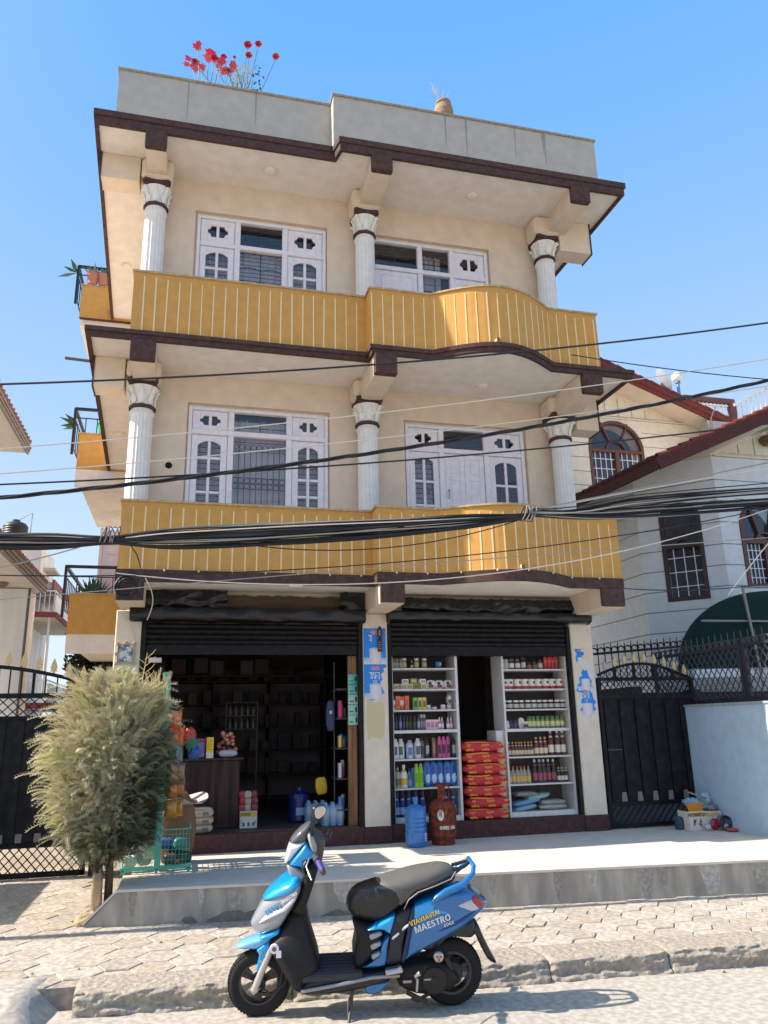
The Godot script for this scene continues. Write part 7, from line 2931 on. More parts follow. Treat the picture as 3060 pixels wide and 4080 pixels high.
	for i in 14:
		var t := i / 13.0
		b.sph(Vector3(-0.705 + 0.05 * sin(t * 9.0), 2.60 + 0.14 * t, -9.612), Vector3(0.016, 0.014, 0.006), 7, 5)
	wpart(o, "relief_figure", b, mt(C(208, 210, 214), 0.6))
	o = thing("name_plate", "small dark green name plate under the relief plaque", "sign", Vector3(-0.725, 2.44, -9.64))
	b = MB.new()
	b.bx(-0.792, -0.658, 2.445, 2.492, -9.632, -9.643, 0.002)
	wpart(o, "plate", b, mt(C(60, 130, 112), 0.4))
	b = MB.new()
	for i in 8:
		b.bx(-0.785 + i * 0.015, -0.776 + i * 0.015, 2.458, 2.480, -9.6300, -9.6315)
	wpart(o, "letters", b, mt(C(30, 60, 56), 0.5))
	o = thing("name_plate", "larger grey green painted notice low on the left pillar", "sign", Vector3(-0.69, 2.23, -9.64))
	b = MB.new()
	b.bx(-0.798, -0.584, 2.10, 2.40, -9.636, -9.643, 0.002)
	wpart(o, "plate", b, mt(C(150, 160, 150), 0.6))
	devanagari(o, "painted_words", ["sa", "na", "bar", "la", "ra", "ya"], Vector3(-0.788, 2.345, -9.634), 0.040, mt(C(60, 84, 74), 0.7))
	devanagari(o, "painted_words", ["ka", "ya", "na", "sa", "la", "ii"], Vector3(-0.788, 2.285, -9.634), 0.034, mt(C(70, 92, 84), 0.7))
	devanagari(o, "painted_words", ["na", "ra", "la", "ka", "sa", "ya"], Vector3(-0.785, 2.23, -9.634), 0.034, mt(C(80, 96, 88), 0.7))
	# ---- coil of spare cable hung from the left beam end
	o = thing("cable_coil", "coil of spare black cable hung at the left balcony corner", "cable coil", Vector3(-0.70, 3.35, -8.93))
	for k in 9:
		b = MB.new()
		var pts := []
		var r := R(0.082, 0.118)
		var c := Vector3(-0.70 + R(-0.012, 0.012), 3.35 + R(-0.016, 0.016), -8.94 + 0.014 * (k % 3))
		for i in 25:
			var a := TAU * i / 24
			pts.append(c + Vector3(cos(a) * r, sin(a) * r * R(0.98, 1.03), 0.012 * sin(a * 2.0 + k)))
		pts[24] = pts[0]
		b.tube(pts, 0.0085, 6, false)
		wpart(o, "loop", b, mt(C(24, 24, 26), 0.45))
	b = MB.new()
	var lp := []
	for i in 20:
		var t := i / 19.0
		lp.append(Vector3(-0.50 + 0.09 * sin(PI * t * 0.9), 3.46 - 0.42 * t, -8.98 - 0.40 * t * t))
	b.tube(lp, 0.006, 6)
	single("loose_cable", b, mt(C(206, 200, 192), 0.5), "loose pale cable end curling down from the left balcony corner", "cable")
	b = MB.new()
	lp = []
	for i in 16:
		var t := i / 15.0
		lp.append(Vector3(-0.66 + 0.05 * sin(t * 5.0), 2.98 - 0.42 * t, -9.625 - 0.006 * t))
	b.tube(lp, 0.004, 5)
	single("loose_cable", b, mt(C(196, 190, 182), 0.5), "thin pale wire running down the left pillar beside the plaque", "cable")
	# little stones and litter on the pavement
	for i in 10:
		b = MB.new()
		var x := R(-1.4, 4.6)
		var z := kerb_z(x) + R(-1.3, -0.4)
		if i < 4:
			z = kerb_z(x) + R(0.05, 0.25)
		var y := 0.0 if i < 4 else 0.14
		var s := R(0.008, 0.02)
		b.sph(Vector3(x, y + s * 0.5, z), Vector3(s, s * 0.7, s * 0.8), 7, 5)
		single("pebble", b, mt(C(160, 148, 132), 0.9), "small pale pebble lying on the dusty %s" % ("road below the kerb" if i < 4 else "hexagonal pavers"), "pebble", "pebbles on the dusty ground")

# ================================================================ feathery bush with its trunk
func bush() -> void:
	var o := thing("conifer_bush", "feathery dusty conifer bush at the left end of the platform", "bush", Vector3(-0.62, 0.12, -8.16))
	var b := MB.new()
	b.tube([Vector3(-0.60, 0.10, -8.15), Vector3(-0.605, 0.5, -8.16), Vector3(-0.63, 1.0, -8.15), Vector3(-0.72, 1.7, -8.15)], [0.042, 0.036, 0.03, 0.012], 9)
	b.tube([Vector3(-0.70, 0.10, -8.12), Vector3(-0.72, 0.45, -8.16), Vector3(-0.76, 1.2, -8.1)], [0.05, 0.032, 0.012], 8)
	for i in 26:
		var y := 0.6 + i * 0.06
		var a := i * 2.4
		b.tube([Vector3(-0.66, y, -8.15), Vector3(-0.68 + cos(a) * 0.4, y + 0.25, -8.15 + sin(a) * 0.32)], [0.012, 0.003], 5)
	wpart(o, "trunk", b, mtx(C(104, 88, 68), 0.95, "grain", 3.0, "rough", 0.4))
	b = MB.new()
	pillow(b, Vector3(-0.70, 0.36, -8.08), Vector3(0.05, 0.22, 0.05), 61, 0.35, 0.7)
	pillow(b, Vector3(-0.74, 0.16, -8.02), Vector3(0.12, 0.08, 0.10), 62, 0.3, 0.8)
	wpart(o, "dry_sheath", b, mtx(C(176, 158, 126), 0.95, "grain", 2.0, "rough", 0.6))
	# one drooping spray: a curved stem with many fine side needles
	var sprays: Array[Mesh] = []
	for v in 3:
		var s := MB.new()
		var q := func(t: float) -> Vector3: return Vector3(0.0, 0.15 * t - 0.11 * t * t * (1.0 + 0.35 * v), 0.19 * t)
		for k in 13:
			var t := 0.12 + 0.88 * k / 12.0
			var p: Vector3 = q.call(t)
			var L := 0.054 * (1.0 - 0.6 * t)
			for e: float in [-1.0, 1.0]:
				var tip := p + Vector3(e * L * 0.75, 0.012 - 0.022 * t, L * 0.85)
				var w := Vector3(0.0021, 0.0, -0.0021 * e)
				s.tri(p - w, p + w, tip)
				var mid := p.lerp(tip, 0.45)
				s.tri(mid - w * 0.7, mid + w * 0.7, mid + Vector3(e * L * 0.12, 0.014, L * 0.5))
				s.tri(mid - w * 0.7, mid + w * 0.7, mid + Vector3(e * L * 0.5, -0.008, L * 0.2))
		for k in 6:
			var a: Vector3 = q.call(k / 6.0)
			var c: Vector3 = q.call((k + 1) / 6.0)
			s.tri(a - Vector3(0.002, 0, 0), a + Vector3(0.002, 0, 0), c)
			s.tri(a - Vector3(0, 0.002, 0), a + Vector3(0, 0.002, 0), c)
		sprays.append(s.mesh())
	var r2 := RandomNumberGenerator.new()
	r2.seed = 77
	var xf: Array = [[], [], []]
	var cl: Array = [[], [], []]
	# silhouette: height -> [centre x, half width]
	var sil := [[0.62, -0.66, 0.09], [0.80, -0.67, 0.30], [1.0, -0.68, 0.40], [1.3, -0.68, 0.48], [1.6, -0.68, 0.52], [1.85, -0.66, 0.47], [2.02, -0.66, 0.38], [2.12, -0.68, 0.28], [2.22, -0.72, 0.15], [2.30, -0.78, 0.05]]
	var fn := FastNoiseLite.new()
	fn.seed = 12
	fn.frequency = 1.6
	for br in 165:
		# a plume: rises from the stem, arches over at its end
		var y := 0.60 + 1.66 * pow(r2.randf(), 0.9)
		var k := 0
		while k < sil.size() - 2 and sil[k + 1][0] < y:
			k += 1
		var t := clampf((y - sil[k][0]) / (sil[k + 1][0] - sil[k][0]), 0.0, 1.0)
		var cx: float = lerpf(sil[k][1], sil[k + 1][1], t)
		var hw: float = lerpf(sil[k][2], sil[k + 1][2], t)
		var a := br * 2.399 + r2.randf_range(-0.4, 0.4)
		var dir := Vector3(cos(a), 0, sin(a))
		var L := r2.randf_range(0.78, 1.12)
		var tip := Vector3(cx + dir.x * hw * L, y, -8.15 + dir.z * hw * 0.86 * L)
		var foot := Vector3(-0.68, maxf(0.5, y - 0.42 - hw * 0.3), -8.15)
		var dry_lit0 := clampf(0.60 + 1.4 * (-(tip.x + 0.62)) + 0.95 * (y - 1.35) + 0.25 * dir.z + r2.randf_range(-0.3, 0.25), 0.0, 1.0)  # grades dust together with painted light, pale on the sunny side
		var lush := r2.randf() < 0.26
		for i in 62:
			var u := 0.30 + 0.70 * pow(r2.randf(), 0.75)
			var p := foot.lerp(tip, u) + Vector3(0, 0.10 * sin(PI * u), 0)
			var sp := 0.075 * (1.25 - u)
			p += Vector3(r2.randfn() * sp, r2.randfn() * sp * 0.8, r2.randfn() * sp)
			var out := (tip - foot).normalized() * 0.8 + Vector3(0, 0.35 - 0.75 * u, 0) + Vector3(r2.randfn(), r2.randfn() * 0.7, r2.randfn()) * 0.36
			if y > 1.9:
				out.y += 0.6
			var Z := out.normalized()
			var X := Vector3.UP.cross(Z).normalized()
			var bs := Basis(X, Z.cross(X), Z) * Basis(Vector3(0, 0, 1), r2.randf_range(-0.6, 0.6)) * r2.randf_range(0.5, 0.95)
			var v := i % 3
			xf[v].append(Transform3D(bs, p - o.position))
			# dust with sun and shade painted in: tan upper left, dark green lower right
			var dry := clampf(dry_lit0 + r2.randf_range(-0.15, 0.15), 0.0, 1.0)
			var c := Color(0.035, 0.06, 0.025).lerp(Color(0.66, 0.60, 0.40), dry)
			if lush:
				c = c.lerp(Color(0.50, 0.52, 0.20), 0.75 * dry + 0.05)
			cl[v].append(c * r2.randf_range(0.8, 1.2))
	# feathery tips standing out all round
	for i in 800:
		var y := r2.randf_range(0.72, 2.12)
		var k := 0
		while k < sil.size() - 2 and sil[k + 1][0] < y:
			k += 1
		var t := clampf((y - sil[k][0]) / (sil[k + 1][0] - sil[k][0]), 0.0, 1.0)
		var a := r2.randf() * TAU
		var hw: float = lerpf(sil[k][2], sil[k + 1][2], t) * r2.randf_range(0.88, 1.0)
		var p := Vector3(lerpf(sil[k][1], sil[k + 1][1], t) + cos(a) * hw, y, -8.15 + sin(a) * hw * 0.86)
		var Z := Vector3(cos(a), r2.randf_range(-0.25, 0.7) + maxf(0.0, y - 1.7), sin(a)).normalized()
		var X := Vector3.UP.cross(Z).normalized()
		xf[i % 3].append(Transform3D(Basis(X, Z.cross(X), Z) * r2.randf_range(0.7, 1.25) * (1.45 if i % 5 == 0 else 1.0), p - o.position))
		var dry := clampf(0.6 + 1.4 * (-(p.x + 0.62)) + 0.95 * (y - 1.35) + r2.randf_range(-0.3, 0.2), 0.0, 1.0)  # tips follow the same mix of dust and painted sun and shade
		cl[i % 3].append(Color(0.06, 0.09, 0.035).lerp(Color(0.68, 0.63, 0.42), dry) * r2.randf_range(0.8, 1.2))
	# thin shoots at the top and the sides
	for i in 260:
		var a := r2.randf() * TAU
		var y := r2.randf_range(1.8, 2.2)
		var p := Vector3(-0.66 + cos(a) * 0.36, y, -8.15 + sin(a) * 0.3)
		var Z := Vector3(cos(a) * 0.6, 1.0, sin(a) * 0.6).normalized()
		var X := Vector3(1, 0, 0.1).cross(Z).normalized()
		xf[i % 3].append(Transform3D(Basis(X, Z.cross(X), Z) * r2.randf_range(0.6, 1.25), p - o.position))
		cl[i % 3].append(Color(0.56, 0.51, 0.30) * r2.randf_range(0.8, 1.2))
	var m := StandardMaterial3D.new()
	m.albedo_color = Color(1, 1, 1)
	m.vertex_color_use_as_albedo = true
	m.roughness = 0.8
	m.cull_mode = BaseMaterial3D.CULL_DISABLED
	m.backlight_enabled = true
	m.backlight = Color(0.30, 0.28, 0.15)
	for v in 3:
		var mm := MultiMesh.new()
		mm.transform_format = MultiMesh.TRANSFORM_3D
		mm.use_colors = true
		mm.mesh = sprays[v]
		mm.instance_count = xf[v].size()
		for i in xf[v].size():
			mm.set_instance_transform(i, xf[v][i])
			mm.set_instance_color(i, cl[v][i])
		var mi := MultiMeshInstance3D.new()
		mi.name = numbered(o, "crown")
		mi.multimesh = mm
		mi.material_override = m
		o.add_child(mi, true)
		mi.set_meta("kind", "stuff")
	# bare dry twig standing out of the crown
	b = MB.new()
	var tw := Vector3(-0.42, 2.05, -8.2)
	b.tube([tw, tw + Vector3(0.0, 0.25, 0), tw + Vector3(0.03, 0.50, 0.0)], [0.008, 0.006, 0.003], 5)
	for i in 11:
		var y := 0.08 + 0.035 * i
		var e := 1.0 if i % 2 == 0 else -1.0
		b.tube([tw + Vector3(0.01, y, 0), tw + Vector3(0.01 + e * 0.07, y + 0.06, 0.02 * e), tw + Vector3(0.01 + e * 0.10, y + 0.10, 0.03 * e)], [0.004, 0.003, 0.002], 4)
	wpart(o, "bare_twig", b, mt(C(190, 166, 120), 0.9))
	b = MB.new()
	for i in 5:
		pillow(b, Vector3(-0.80 + 0.07 * i, 0.115, -7.98 + 0.04 * (i % 2)), Vector3(0.05, 0.035, 0.045) * R(0.8, 1.2), 81 + i, 0.3, 0.8)
	single("planter_stones", b, mtx(C(160, 146, 126), 0.95, "dusty", 2.0, "rough", 0.5), "broken stones and earth at the foot of the bush", "stones")

# ================================================================ teal snack rack at the left end of the shop
func rack() -> void:
	var teal := mt(C(84, 176, 152), 0.45)
	var o := thing("snack_rack", "teal wire display rack hung with snack packets behind the bush", "rack", Vector3(-0.2, 0.432, -8.65))
	var b := MB.new()
	b.bx(-0.225, -0.165, 0.47, 2.385, -8.59, -8.62)
	b.bx(-0.225, -0.165, 0.47, 2.385, -9.26, -9.29)
	b.bx(-0.215, -0.175, 2.32, 2.37, -8.621, -9.259)
	wpart(o, "post", b, teal)
	b = MB.new()
	for z: float in [-8.60, -9.28]:
		b.bar(Vector3(-0.53, 0.478, z), Vector3(0.12, 0.478, z), 0.03, 0.035)
	for x: float in [-0.53, 0.12]:
		b.bar(Vector3(x, 0.478, -8.60), Vector3(x, 0.478, -9.28), 0.03, 0.03)
	for x: float in [-0.52, -0.20, 0.11]:
		b.bx(x - 0.014, x + 0.014, 0.433, 0.47, -8.585, -8.61)
	wpart(o, "base", b, teal)
	for k in 2:
		var x0: float = [-0.52, -0.16][k]
		var x1: float = [-0.235, 0.115][k]
		b = MB.new()
		for i in 9:
			var x := lerpf(x0, x1, i / 8.0)
			b.bar(Vector3(x, 0.50, -8.59), Vector3(x, 0.83, -8.59), 0.004, 0.004)
			var z := lerpf(-8.59, -9.28, i / 8.0)
			b.bar(Vector3(x0 if k == 0 else x1, 0.50, z), Vector3(x0 if k == 0 else x1, 0.83, z), 0.004, 0.004)
		for i in 8:
			var y := 0.50 + 0.33 * i / 7.0
			var w := 0.010 if i == 7 else 0.004
			b.bar(Vector3(x0, y, -8.59), Vector3(x1, y, -8.59), w, w)
			b.bar(Vector3(x0 if k == 0 else x1, y, -8.59), Vector3(x0 if k == 0 else x1, y, -9.28), w, w)
		var wi := wpart(o, "wire_basket", b, teal)
		wi.set_meta("label", "left wire basket" if k == 0 else "right wire basket")
	b = MB.new()
	b.bx(-0.216, -0.196, 2.02, 2.315, -8.625, -9.255)
	wpart(o, "header_board", b, teal)
	b = MB.new()   # wire lines of the tall panel, with its hooks
	for i in 13:
		var z := -8.65 - 0.05 * i
		b.bar(Vector3(-0.195, 0.9, z), Vector3(-0.195, 2.33, z), 0.006, 0.006)
	for i in 6:
		b.bar(Vector3(-0.195, 1.05 + 0.25 * i, -8.62), Vector3(-0.195, 1.05 + 0.25 * i, -9.26), 0.010, 0.010)
	wpart(o, "wire_panel", b, teal)
	# contents of the baskets
	for i in 10:
		var k := i / 5
		var q := Vector3(lerpf(-0.46, -0.28, (i % 5) / 4.0) if k == 0 else lerpf(-0.12, 0.07, (i % 5) / 4.0), 0.54 + 0.07 * (i % 3), -8.72 - 0.05 * (i % 2))
		b = MB.new()
		pillow(b, Vector3(), Vector3(0.07, 0.055, 0.05), 400 + i, 0.15, 0.5)
		var t := thing("basket_packet", ["white", "clear", "beige", "pale grey", "cream", "blue", "dark brown", "black", "teal", "dark green"][i] + " packet lying in the %s wire basket" % ("left" if k == 0 else "right"), "packet", q)
		lpart(t, "packet", b, mt([C(220, 214, 206), C(190, 190, 186), C(206, 190, 166), C(176, 172, 168), C(214, 200, 180), C(60, 84, 140), C(84, 60, 50), C(34, 32, 32), C(60, 130, 120), C(44, 64, 50)][i], 0.35))
	# hanging strips of packets: each packet hung on the rail
	var tints := [C(226, 110, 40), C(214, 84, 44), C(120, 136, 124), C(170, 120, 50), C(150, 96, 44), C(190, 140, 60), C(96, 120, 112), C(206, 196, 190)]
	for i in 44:
		var side := i % 2
		var col := (i / 2) % 4
		var row := i / 8
		var x := (-0.29 if side == 0 else -0.09) + R(-0.02, 0.02) + (0.05 if side == 1 and col > 1 else 0.0)
		var y := 1.02 + row * 0.175 + R(-0.02, 0.02)
		b = MB.new()
		var f := FastNoiseLite.new()
		f.seed = 500 + i
		f.frequency = 3.0
		var w := R(0.055, 0.075)
		var hh := 0.085
		b.surf(14, 12, func(u: float, v: float) -> Vector3:
			var a := TAU * u
			var px := signf(cos(a)) * pow(absf(cos(a)), 0.5)
			var t := (v - 0.5) * 2.0
			var fat := 0.035 * pow(maxf(0.0, 1.0 - t * t), 0.6)
			return Vector3(px * w * (1.0 - 0.10 * (1.0 - t * t)) + 0.004 * f.get_noise_2d(t * 2.0, 3.0), t * hh, -signf(sin(a)) * pow(absf(sin(a)), 0.7) * (fat + 0.002) + 0.006 * f.get_noise_2d(px * 2.0, t * 2.0)))
		var tint: Color = tints[(i * 5 + row) % 8]
		if side == 1:
			tint = [C(176, 126, 52), C(166, 104, 48), C(150, 120, 96), C(120, 136, 128), C(216, 92, 44), C(226, 116, 50)][row]
		var t := thing("snack_packet", "shiny snack packet, %s from the front, %s row on the %s of the teal rack" % [ORD[col], ORD[row], ["left", "right"][side]], "packet", Vector3(x, y, -8.64 - 0.15 * col))
		t.rotation.y = R(-0.5, 0.9)
		lpart(t, "packet", b, mt(tint, 0.22, 0.25))
	# bigger bright bag behind, and the open sack of dog food with a clear bag over it
	var t2 := thing("balloon_bag", "big red green and blue snack bag hanging by the shop opening", "bag", Vector3(0.13, 1.60, -8.9))
	for i in 3:
		b = MB.new()
		pillow(b, Vector3(0.07 + 0.03 * i, 1.72 - 0.085 * i, -8.95 + 0.012 * i), Vector3(0.06, 0.085 - 0.012 * i, 0.03), 440 + i, 0.5, 0.6)
		wpart(t2, "panel", b, mt([C(176, 66, 44), C(34, 110, 84), C(36, 80, 150)][i], 0.3))
	o = thing("open_sack", "big brown open sack behind the wire basket", "sack", Vector3(-0.02, 0.432, -9.15))
	b = MB.new()
	pillow(b, Vector3(-0.03, 0.78, -9.15), Vector3(0.20, 0.36, 0.15), 451, 0.16, 0.55)
	wpart(o, "sack", b, mtl(C(128, 100, 78), 0.8, "mottle", 3.0))
	b = MB.new()
	b.surf(40, 6, func(u: float, w: float) -> Vector3:
		var a := TAU * u
		var r := 1.0 + 0.5 * w
		return Vector3(-0.02 + 0.17 * cos(a) * r + 0.06 * w, 1.02 + 0.10 * w * (1.0 + 0.6 * sin(a * 2.0 + 0.6)) - 0.06 * cos(a) * w, -9.14 - 0.12 * sin(a) * r))
	wpart(o, "clear_bag", b, mt(C(196, 180, 180), 0.25))

# ================================================================ plants on the roof
func blossom(b: MB, c: Vector3, r: float, n: int) -> void:   # a rose: overlapping cupped petals
	for i in n:
		var a := i * 2.399
		var lay := float(i) / n
		var tilt := lerpf(1.45, 0.25, lay)
		var d := Vector3(cos(a) * cos(tilt), sin(tilt), sin(a) * cos(tilt))
		var s := d.cross(Vector3.UP).normalized()
		if s.length() < 0.1:
			s = Vector3(1, 0, 0)
		var u := s.cross(d)
		var p := c + d * r * 0.25
		b.surf(3, 3, func(k: float, w: float) -> Vector3:
			var x := (k - 0.5) * 2.0
			return p + d * r * (0.75 * w) + s * x * r * 0.55 * sin(PI * clampf(0.15 + w * 0.75, 0, 1)) + u * r * 0.22 * (1.0 - x * x) * (1.0 - w))

func roof_plants() -> void:
	var green := mt(C(70, 96, 70), 0.7)
	var stem := mt(C(150, 146, 130), 0.7)
	var red := mt(C(176, 26, 44), 0.5)
	var pinkred := mt(C(206, 70, 104), 0.5)
	# poinsettia-like shrub: pale stems, starry red leaves
	var o := thing("red_shrub", "tall pale stemmed shrub with starry red leaves on the roof", "plant", Vector3(-0.22, 9.8, -9.7))
	var b := MB.new()
	var heads := []
	for i in 9:
		var x0 := -0.28 + 0.045 * i
		var tip := Vector3(-0.34 + 0.075 * i + R(-0.03, 0.03), 11.28 + R(0.05, 0.42) * (1.0 if i < 7 else 0.5), -9.7 + R(-0.15, 0.15))
		b.tube([Vector3(x0, 9.8, -9.7), Vector3(x0, 10.6, -9.7), Vector3(x0, 10.6, -9.7).lerp(tip, 0.6) + Vector3(0.02, 0.05, 0), tip], [0.012, 0.010, 0.007, 0.004], 5)
		heads.append(tip)
	wpart(o, "stems", b, stem)
	for i in heads.size() * 3:
		var c: Vector3 = heads[i % heads.size()] + (Vector3() if i < heads.size() else Vector3(R(-0.10, 0.10), R(-0.05, 0.10), R(-0.08, 0.08)))
		b = MB.new()
		for k in 12:
			var a := k * 1.9 + i
			var d := Vector3(cos(a), R(-0.15, 0.45), sin(a)).normalized()
			var s := d.cross(Vector3.UP).normalized() * 0.019
			var L := R(0.045, 0.085)
			b.tri(c, c + d * L * 0.5 + s, c + d * L)
			b.tri(c, c + d * L, c + d * L * 0.5 - s)
		var lf := wpart(o, "red_leaves", b, pinkred)
		lf.cast_shadow = GeometryInstance3D.SHADOW_CASTING_SETTING_ON
	# rose bushes
	o = thing("rose_bush", "rose bush with deep red blooms leaning over the roof parapet", "plant", Vector3(0.55, 9.8, -9.7))
	var blooms := [Vector3(0.47, 11.86, -9.6), Vector3(0.63, 11.92, -9.6), Vector3(0.49, 11.67, -9.6), Vector3(0.90, 11.74, -9.6), Vector3(-0.02, 11.50, -9.6), Vector3(0.12, 11.56, -9.6), Vector3(0.20, 11.28, -9.55), Vector3(0.28, 11.60, -9.6), Vector3(-0.30, 11.40, -9.62)]
	var rad := [0.075, 0.065, 0.065, 0.068, 0.06, 0.055, 0.045, 0.03, 0.055]
	for i in blooms.size():
		b = MB.new()
		var base := Vector3(0.30 + 0.05 * (i % 4), 10.5, -9.7)
		b.tube([base, base.lerp(blooms[i], 0.5) + Vector3(0.04, 0.06, 0), blooms[i] - Vector3(0, 0.03, 0)], [0.008, 0.005, 0.004], 5)
		wpart(o, "stem", b, green)
		b = MB.new()
		blossom(b, blooms[i], rad[i], 17)
		wpart(o, "bloom", b, red)
	# pale leafy shrub beside it
	o = thing("leafy_shrub", "pale yellow green leafy shrub between the roses on the roof", "plant", Vector3(0.45, 9.8, -9.62))
	b = MB.new()
	for i in 6:
		b.tube([Vector3(0.42, 10.4, -9.62), Vector3(0.42 + 0.06 * (i - 2.5), 11.15 + 0.05 * (i % 3), -9.6)], [0.008, 0.004], 5)
	wpart(o, "stems", b, green)
	b = MB.new()
	var b2 := MB.new()
	for i in 120:
		var c := Vector3(0.45 + R(-0.2, 0.26), 11.0 + R(0.0, 0.50), -9.6 + R(-0.12, 0.12))
		if Vector2((c.x - 0.46) / 0.26, (c.y - 11.22) / 0.26).length() > 1.0:
			continue
		var d := Vector3(R(-1, 1), R(-0.6, 0.8), R(-1, 1)).normalized()
		var s := d.cross(Vector3(0.2, 1, 0.1)).normalized() * 0.017
		var t := b if c.x < 0.55 else b2
		t.tri(c, c + d * 0.028 + s, c + d * 0.06)
		t.tri(c, c + d * 0.06, c + d * 0.028 - s)
	wpart(o, "pale_leaves", b, mt(C(186, 176, 120), 0.6))
	wpart(o, "green_leaves", b2, mt(C(50, 80, 70), 0.6))
	for k in 3:   # pots that stand on the roof behind the parapet
		b = MB.new()
		b.xf = Transform3D(Basis(), Vector3([-0.2, 0.35, 0.55][k], 9.77, [-9.72, -9.72, -9.62][k] - 0.0))
		b.lathe([[0.0, 0.0], [0.10, 0.0], [0.14, 0.5], [0.16, 0.52], [0.13, 0.52], [0.0, 0.48]], 16)
	# clay pot on the parapet with dry twigs
	o = thing("clay_pot", "round clay pot with thin dry twigs on the right roof parapet", "pot", Vector3(3.46, 10.735, -9.2))
	b = MB.new()
	b.xf = Transform3D(Basis(), Vector3(3.46, 10.737, -9.22))
	b.lathe([[0.0, 0.0], [0.09, 0.0], [0.135, 0.07], [0.15, 0.16], [0.135, 0.25], [0.10, 0.29], [0.12, 0.31], [0.12, 0.335], [0.10, 0.335], [0.09, 0.30], [0.0, 0.30]], 22)
	wpart(o, "pot", b, mtl(C(168, 142, 116), 0.9, "dusty", 3.0, "rough", 0.3))
	b = MB.new()
	for i in 14:
		var p := Vector3(3.46, 11.03, -9.22)
		var q := p + Vector3(R(-0.26, 0.1), R(0.18, 0.5), R(-0.1, 0.1))
		b.tube([p, p.lerp(q, 0.5) + Vector3(R(-0.03, 0.03), 0.03, 0), q], [0.004, 0.003, 0.002], 4)
	wpart(o, "twigs", b, mt(C(186, 176, 176), 0.9))
	# potted plants on the side balconies
	for k in 3:
		var at: Vector3 = [Vector3(-2.15, 10.28, -14.36), Vector3(-1.95, 10.28, -14.36), Vector3(-1.75, 10.28, -14.38)][k]
		o = thing("flower_pot", "%s terracotta pot in the railing at the left roof edge" % ["leftmost", "middle", "rightmost"][k], "pot", at, "terracotta pots at the left roof edge")
		b = MB.new()
		b.xf = Transform3D(Basis(), at)
		b.lathe([[0.0, 0.0], [0.085, 0.0], [0.115, 0.22], [0.125, 0.24], [0.10, 0.24], [0.0, 0.20]], 16)
		wpart(o, "pot", b, mt(C(176, 116, 96), 0.8))
		b = MB.new()
		for i in 22:
			var a := i * 2.4
			var d := Vector3(cos(a) * 0.6, R(0.2, 1.0), sin(a) * 0.6).normalized()
			var s := d.cross(Vector3.UP).normalized() * 0.022
			var L := R(0.15, 0.30)
			var c := at + Vector3(0, 0.2, 0)
			b.tri(c - s * 0.3, c + d * L * 0.5 + s, c + d * L)
			b.tri(c - s * 0.3, c + d * L, c + d * L * 0.5 - s)
		wpart(o, "leaves", b, mt([C(120, 130, 110), C(96, 110, 96), C(60, 84, 56)][k], 0.6))
	o = thing("roof_aerial", "tall thin aerial pole standing above the left roof corner", "aerial", Vector3(-1.85, 10.3, -14.5))
	b = MB.new()
	b.tube([Vector3(-1.84, 10.3, -14.5), Vector3(-1.82, 11.9, -14.5)], 0.022, 6)
	b.sph(Vector3(-1.82, 11.5, -14.5), Vector3(0.05, 0.05, 0.05), 8, 6)
	b.bar(Vector3(-1.98, 12.35, -14.5), Vector3(-1.66, 12.32, -14.5), 0.03, 0.03)
	b.tube([Vector3(-1.92, 12.34, -14.5), Vector3(-1.84, 11.5, -14.5)], 0.007, 4)
	b.tube([Vector3(-1.72, 12.33, -14.5), Vector3(-1.80, 11.5, -14.5)], 0.007, 4)
	wpart(o, "pole", b, mt(C(110, 120, 130), 0.5, 0.3))
	var lv := mt(C(60, 90, 60), 0.6)
	for k in 3:
		var at: Vector3 = [Vector3(-2.45, 10.55, -14.4), Vector3(-2.2, 7.42, -14.6), Vector3(-1.68, 4.18, -14.6)][k]
		o = thing("balcony_plant", ["long green leaf hanging out over the left roof railing", "drooping green leaf outside the second side balcony", "bushy little plant on the lowest side balcony"][k], "plant", at)
		b = MB.new()
		var n: int = [4, 6, 90][k]
		for i in n:
			var d := Vector3(R(-1, -0.2) if k < 2 else R(-0.6, 0.6), R(-0.3, 0.4) if k < 2 else R(0.1, 1.0), R(-0.3, 0.3)).normalized()
			var L := R(0.25, 0.4) if k < 2 else R(0.12, 0.38)
			var s := d.cross(Vector3(0.1, 0.2, 1)).normalized() * (0.045 if k < 2 else 0.016)
			var c := at + (Vector3(R(-0.1, 0.1), 0, 0) if k == 2 else Vector3())
			b.tri(c, c + d * L * 0.5 + s, c + d * L)
			b.tri(c, c + d * L, c + d * L * 0.5 - s)
		wpart(o, "leaves", b, lv)
	o = thing("green_basin", "bright green plastic basin on the second side balcony", "basin", Vector3(-1.60, 7.17, -14.3))
	b = MB.new()
	b.xf = Transform3D(Basis(), Vector3(-1.66, 7.18, -14.34))
	b.lathe([[0.0, 0.0], [0.12, 0.0], [0.17, 0.16], [0.185, 0.165], [0.16, 0.16], [0.0, 0.02]], 18)
	wpart(o, "basin", b, mt(C(40, 200, 80), 0.4))

# ================================================================ overhead wires, hung a little in front of the balconies
func wire_z(x: float) -> float:
	return -7.6 + 0.1 * x

func wire(b: MB, c: Array, x0: float, x1: float, r: float, dy := 0.0, dz := 0.0, wob := 0.0, ph := 0.0, n := 40) -> void:
	var pts := []
	for i in n + 1:
		var x := lerpf(x0, x1, float(i) / n)
		var xx := x
		var y: float = c[0] * xx * xx + c[1] * xx + c[2]
		pts.append(Vector3(x, y + dy + wob * sin(x * 1.7 + ph) , wire_z(x) + dz + wob * cos(x * 1.3 + ph)))
	b.tube(pts, r, 6)

